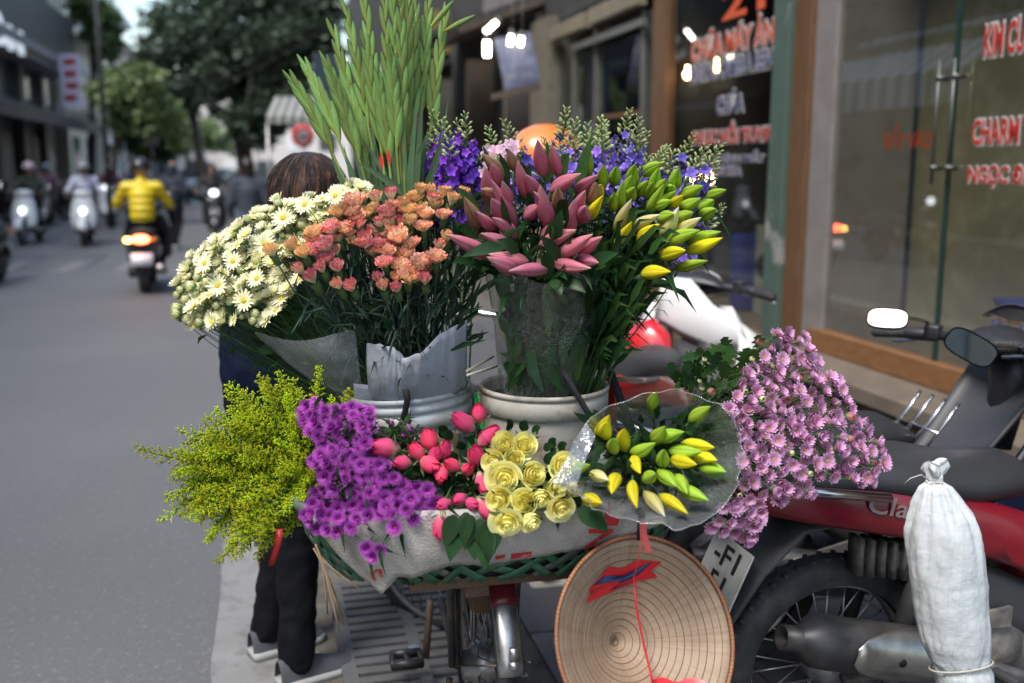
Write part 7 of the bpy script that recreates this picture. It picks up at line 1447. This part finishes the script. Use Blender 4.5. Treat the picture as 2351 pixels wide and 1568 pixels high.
# ---------------------------------------------------------------- roses
SEG2 = lambda x, y: (832.7 + x * .3124, 832.7 + y * .3124)
leafr = M_('rose_leaf', (.016, .045, .014), .55, var=.25, scale=40, rand=.3, transl=.12, spec=.1)
def rose_leaf(root, p, d, l, nrm):
    b = MB(); b.leaf(bez(p, p + d * l * .6 + V(0, 0, l * .1), p + d * l + V(0, 0, -l * .15), 8), l * .3, nrm, .22); build(b, 'leaf', leafr, root, True)
rp = bunch('rose_bunch', 'bunch of deep pink rosebuds in the middle of the basket', 'flower bunch', V(-.08, 1.9, .84))
for x, y, r, dx, dz, kd in ((185, 625, 70, -.9, .1, 0), (300, 735, 50, -.5, .0, 2), (405, 665, 55, -.3, .3, 0), (490, 575, 65, -.2, .7, 2), (605, 655, 45, .1, .4, 1), (475, 735, 60, .2, -.2, 1), (530, 680, 50, .2, .3, 0), (575, 805, 55, .0, -.4, 2), (675, 760, 45, -.3, .1, 1), (765, 790, 45, .1, .1, 0), (840, 700, 65, -.1, .2, 0), (900, 565, 62, .7, .6, 1), (855, 385, 55, .0, .9, 2), (765, 460, 62, -.6, .5, 1), (870, 860, 50, .1, -.5, 1), (725, 995, 45, -.2, -.2, 0), (795, 1030, 45, .2, -.2, 0), (890, 1050, 62, .3, -.5, 1), (605, 1040, 48, -.3, -.2, 2), (580, 1165, 55, -.1, -.9, 1)):
    px, py = SEG2(x, y); p = W(px, py, 1.88 + (1050 - py) * .0005); d = V(dx * 1.5, -.38, dz * 1.3 + .22).normalized(); s = stem(rp, W(1080, 1110, 2.02), p - d * .02, d, .0019, [stem_g, leafr], 'rose_stem', leaves=(2, .045, .013, .6, .95)); head('rosebud', ROSEP[kd], s, p, d, r / 50 * .95 * (1.92 / 2.0))
ry = bunch('rose_bunch', 'bunch of pale yellow roses in the centre of the basket', 'flower bunch', V(.03, 1.9, .84))
for x, y, r, dx, dz, kd in ((1035, 605, 85, -.2, .45, 2), (1195, 605, 80, .2, .4, 1), (955, 730, 75, -.3, .1, 1), (1115, 705, 68, .1, .3, 2), (1045, 850, 115, -.05, .1, 0), (1245, 820, 88, .3, .35, 2), (1000, 1005, 85, -.2, .0, 1), (1190, 1025, 88, -.1, .3, 2), (1310, 985, 70, .0, -.2, 2), (1430, 895, 82, .2, .0, 2), (1480, 760, 90, .2, .3, 1), (1555, 915, 60, .4, -.1, 2), (1460, 1060, 95, .2, -.2, 0), (1060, 1175, 100, .0, -.25, 3), (1225, 1155, 70, .5, -.45, 2)):
    px, py = SEG2(x, y); p = W(px, py, 1.84 + (1080 - py) * .0005); d = V(dx, -1, dz).normalized(); s = stem(ry, W(1230, 1120, 2.02), p - d * .025, d, .0022, [stem_g, leafr], 'rose_stem', leaves=(3, .05, .015, .6, .95)); head('rose', ROSEY[kd], s, p, d, r * .3124 / FPX * 1.9 / .034 * (1.3 if kd in (0, 3) else 1.5))
for x, y, dx, dz in ((1085, 500, -.2, 1), (1170, 500, .3, .9), (1250, 520, .5, .8), (1330, 640, .6, .6), (1380, 620, .3, .9), (1440, 640, .5, .8), (1330, 720, .7, .2), (1340, 830, .7, 0), (700, 720, -.5, .5), (640, 880, -.8, -.2), (620, 900, -.9, -.4), (690, 900, -.3, -.7), (740, 640, -.3, .8), (660, 560, -.5, .6), (610, 550, -.3, .9), (560, 620, -.6, .5), (720, 1050, -.5, -.8), (760, 1100, .0, -1), (800, 1120, -.2, -1), (860, 1150, .1, -1), (900, 1200, .0, -1), (680, 1120, -.3, -1), (950, 1150, -.1, -1), (1580, 1080, .9, -.5), (880, 980, -.2, -.6), (1100, 950, 0, -.5), (1240, 940, .1, -.4), (820, 900, .2, .4), (1340, 900, .4, .3), (650, 1000, -.6, -.5), (700, 1180, -.2, -1), (780, 1200, .2, -1)):
    px, py = SEG2(x, y); p = W(px, py, 1.90 + (1080 - py) * .0004 if py < 1170 else 1.80); rose_leaf(rp if x < 920 else ry, p, V(dx, -.45, dz * .8).normalized(), rnd(.05, .075) * (.55 if dz > .3 else 1), V(rnd(-.4, .4), -1, rnd(.1, .8)))
for k in range(60):
    px, py = rnd(960, 1330), rnd(1050, 1210); p = W(px, py, rnd(1.93, 2.0)); rose_leaf(rp if px < 1110 else ry, p, V(rnd(-1, 1), -.4, rnd(-.8, .6)).normalized(), rnd(.04, .06), V(rnd(-.6, .6), -1, rnd(-.1, .8)))
# ---------------------------------------------------------------- lilies in cellophane
cl_ = bunch('lily_bunch', 'yellow green lily buds in a flared clear cellophane cone at the basket right', 'flower bunch', V(.24, 1.95, .84))
SEG3 = lambda q: (1253.9 + q[0] * .2811, 832.7 + q[1] * .2811)
CL = [(890, 400, 902, 250), (1170, 490, 1328, 368), (400, 590, 505, 440, 1), (490, 610, 485, 500, 1), (650, 720, 640, 555, 1), (555, 725, 545, 630), (690, 740, 878, 660), (865, 625, 962, 525), (900, 630, 1108, 570), (1110, 655, 1352, 690, 1), (1000, 715, 1252, 725), (1190, 760, 1378, 795, 1), (960, 845, 965, 720), (720, 755, 765, 893, 1), (215, 870, 348, 838), (365, 905, 495, 955, 2), (590, 915, 540, 1058, 1), (705, 960, 740, 1168, 1), (800, 1050, 955, 1240, 2), (925, 1075, 1138, 1222, 1), (912, 880, 1052, 1002), (1060, 920, 1145, 1058), (1070, 1020, 1308, 1118), (1240, 860, 1452, 892), (800, 955, 885, 910), (310, 1100, 442, 1145, 1), (1020, 790, 1212, 830, 1)]
lilies(cl_, CL, SEG3, lambda x, y: 1.83 + (1020 - y) * .0005, [lily_green, lily_yel, lily_pale], lambda x: W(1500 + rnd(-25, 25), 1070 + rnd(-20, 20), 2.06), .0165, lambda x, y: W(1490, 1060, 2.0), toward=.035, leafy=(3, .05, .008, .5, .95))
for k in range(80):
    px, py = rnd(1350, 1620), rnd(960, 1150); p = W(px, py, rnd(1.87, 1.96)); d = (p - W(1490, 1060, 2.02)).normalized(); b = MB(); l = rnd(.03, .06); b.leaf([p, p + d * l * .5, p + d * l], .008, V(rnd(-.4, .4), -1, .4), .25); build(b, 'leaf', leaf_g if k % 2 else leaf_d, cl_, True)
RIM = [(60, 975), (175, 770), (330, 490), (480, 375), (700, 295), (960, 222), (1200, 262), (1400, 340), (1540, 480), (1605, 680), (1590, 900), (1480, 1130), (1330, 1265), (1060, 1352), (720, 1295), (430, 1190), (300, 1110), (190, 1040)]
cel = film('cellophane', (.94, .96, .97), .45, .075, .08, 1.0, 17, 420); n = len(RIM); ap = W(1490, 1075, 2.08)
b = MB(); rp_ = []
for i, q in enumerate(RIM): px, py = SEG3(q); a = 2 * math.pi * i / n; rp_.append(W(px, py, 1.80 + (1020 - py) * .0005 + .012 * math.sin(i * 2.3)))
def catm(i, t):
    p0, p1, p2, p3 = rp_[(i - 1) % n], rp_[i], rp_[(i + 1) % n], rp_[(i + 2) % n]; return .5 * ((2 * p1) + (p2 - p0) * t + (2 * p0 - 5 * p1 + 4 * p2 - p3) * t * t + (3 * p1 - p0 - 3 * p2 + p3) * t ** 3)
NN = n * 5
def cone(i, j):
    p = catm(i // 5, (i % 5) / 5); t = j / 9; q = p.lerp(ap, 1 - (1 - t) ** 1.0 * (1 - .12 * math.sin(math.pi * t))); k = (1 - t); return q + V(.016, .01, .016) * noise.noise(V(i * .3, j * .7, 4)) * k + V(.006, .004, .006) * noise.noise(V(i * .9, j * 1.9, 8)) * k + (q - ap).normalized() * .006 * math.sin(i * .9) * t * (1 - t) * 2 if j else p + V(.012, .008, .012) * noise.noise(V(i * .35, 0, 9))
b.grid(cone, NN, 10, cu=True); o = build(b, 'cellophane', cel, cl_, True)
b = MB(); b.tube([cone(i % NN, 0) for i in range(NN + 1)], .0011, 4, cap=False); build(b, 'cellophane_hem', film('hem', (.95, .96, .97), .3, .12, .1, .3, 30), cl_, True)
b = MB(); F = [(60, 975), (175, 770), (330, 490), (400, 600), (300, 850), (245, 1010)]; ii = [b.vert(W(*SEG3(q), 1.775 + (1020 - SEG3(q)[1]) * .0005)) for q in F]; b.face(*ii); build(b, 'cellophane_fold', cel, cl_, True)
# ---------------------------------------------------------------- pink chrysanthemums
mb_ = bunch('chrysanthemum_bunch', 'big spray of mauve pink chrysanthemums hanging over the basket right end', 'flower bunch', V(.36, 2.02, .86))
SEG4 = lambda q: (1518.4 + q[0] * .3749, 685.7 + q[1] * .3749)
MP = [SEG4(q) for q in ((640, 330), (690, 220), (780, 210), (900, 260), (970, 420), (1080, 490), (1150, 660), (1230, 760), (1320, 860), (1370, 1000), (1270, 1120), (1080, 1110), (940, 1090), (900, 1190), (730, 1220), (640, 1230), (600, 1380), (530, 1480), (440, 1430), (300, 1400), (360, 1290), (450, 1180), (500, 1050), (480, 900), (450, 770), (400, 690), (440, 570), (500, 480))]
cen = W(1560, 1010, 2.2)
for k, (x, y) in enumerate(poisson(MP, 18, 16000, 190) + [SEG4(q) for q in ((700, 225), (865, 240), (595, 270), (1075, 505), (1200, 760), (1365, 1010), (1270, 1120), (900, 1185), (720, 1225), (300, 1400), (530, 1480), (570, 1370), (495, 455), (560, 435), (420, 685), (300, 570))]):
    Y = 1.98 + (1000 - y) * .00055 + (x - 1800) * .00022 + rnd(-.04, .05); p = W(x, y, Y); d = ((p - cen).normalized() * .85 + V(rnd(-.45, .55), -.45 + rnd(-.3, .4), rnd(-.5, .5) + .1)).normalized()
    s = stem(mb_, cen + V(rnd(-.04, .02), rnd(-.03, .03), rnd(-.05, .03)), p, d, .0011, [stem_g, leaf_g], 'chrysanthemum_stem', leaves=(1, .03, .007, .3, .7))
    left = x < 1518 + 520 * .3749 and y < 685 + 520 * .3749
    if random.random() < (.6 if left else .07): head('bud', random.choice(MBUD), s, p, d, rnd(.8, 1.2))
    else: head('bloom', random.choice(MUM), s, p, d, rnd(.82, 1.06))
for x, y in [SEG4((rnd(220, 700), rnd(360, 620))) for _ in range(20)]:
    p = W(x, y, 2.1 + rnd(-.04, .04)); d = (p - cen).normalized() + V(0, -.2, .2); s = stem(mb_, cen, p, d, .0009, stem_g, 'chrysanthemum_stem'); head('bud', MBUD[1], s, p, d, rnd(.8, 1.2))
def lobed(root, p, d, l, nrm, m):                # lobed chrysanthemum leaf
    b = MB(); d = d.normalized(); sx = d.cross(nrm).normalized(); pts = [(0, .06), (.18, .16), (.25, .08), (.38, .34), (.5, .16), (.62, .36), (.74, .14), (.86, .2), (1, 0)]
    for s_ in (-1, 1):
        o = len(b.v)
        for t, w_ in pts: b.vert(p + d * l * t + V(0, 0, -l * .12 * t * t)); b.vert(p + d * l * t + sx * s_ * w_ * l + V(0, 0, -l * .12 * t * t + .06 * l * w_))
        for i in range(len(pts) - 1): b.face(o + 2 * i, o + 2 * i + 1, o + 2 * i + 3, o + 2 * i + 2)
    build(b, 'leaf', m, root, True)
for k in range(42):
    x, y = SEG4((rnd(60, 620), rnd(330, 640))) if k > 8 else SEG4(((170, 470), (330, 420), (400, 350), (300, 440), (250, 480), (420, 400), (120, 545), (90, 560), (230, 530))[k]); p = W(x, y, 2.1 + rnd(-.03, .05)); lobed(mb_, p, V(rnd(-.3, .7), -.2, rnd(.1, 1)), rnd(.04, .065), V(rnd(-.5, .5), -1, rnd(0, .6)), leaf_g if k % 3 else leaf_d)
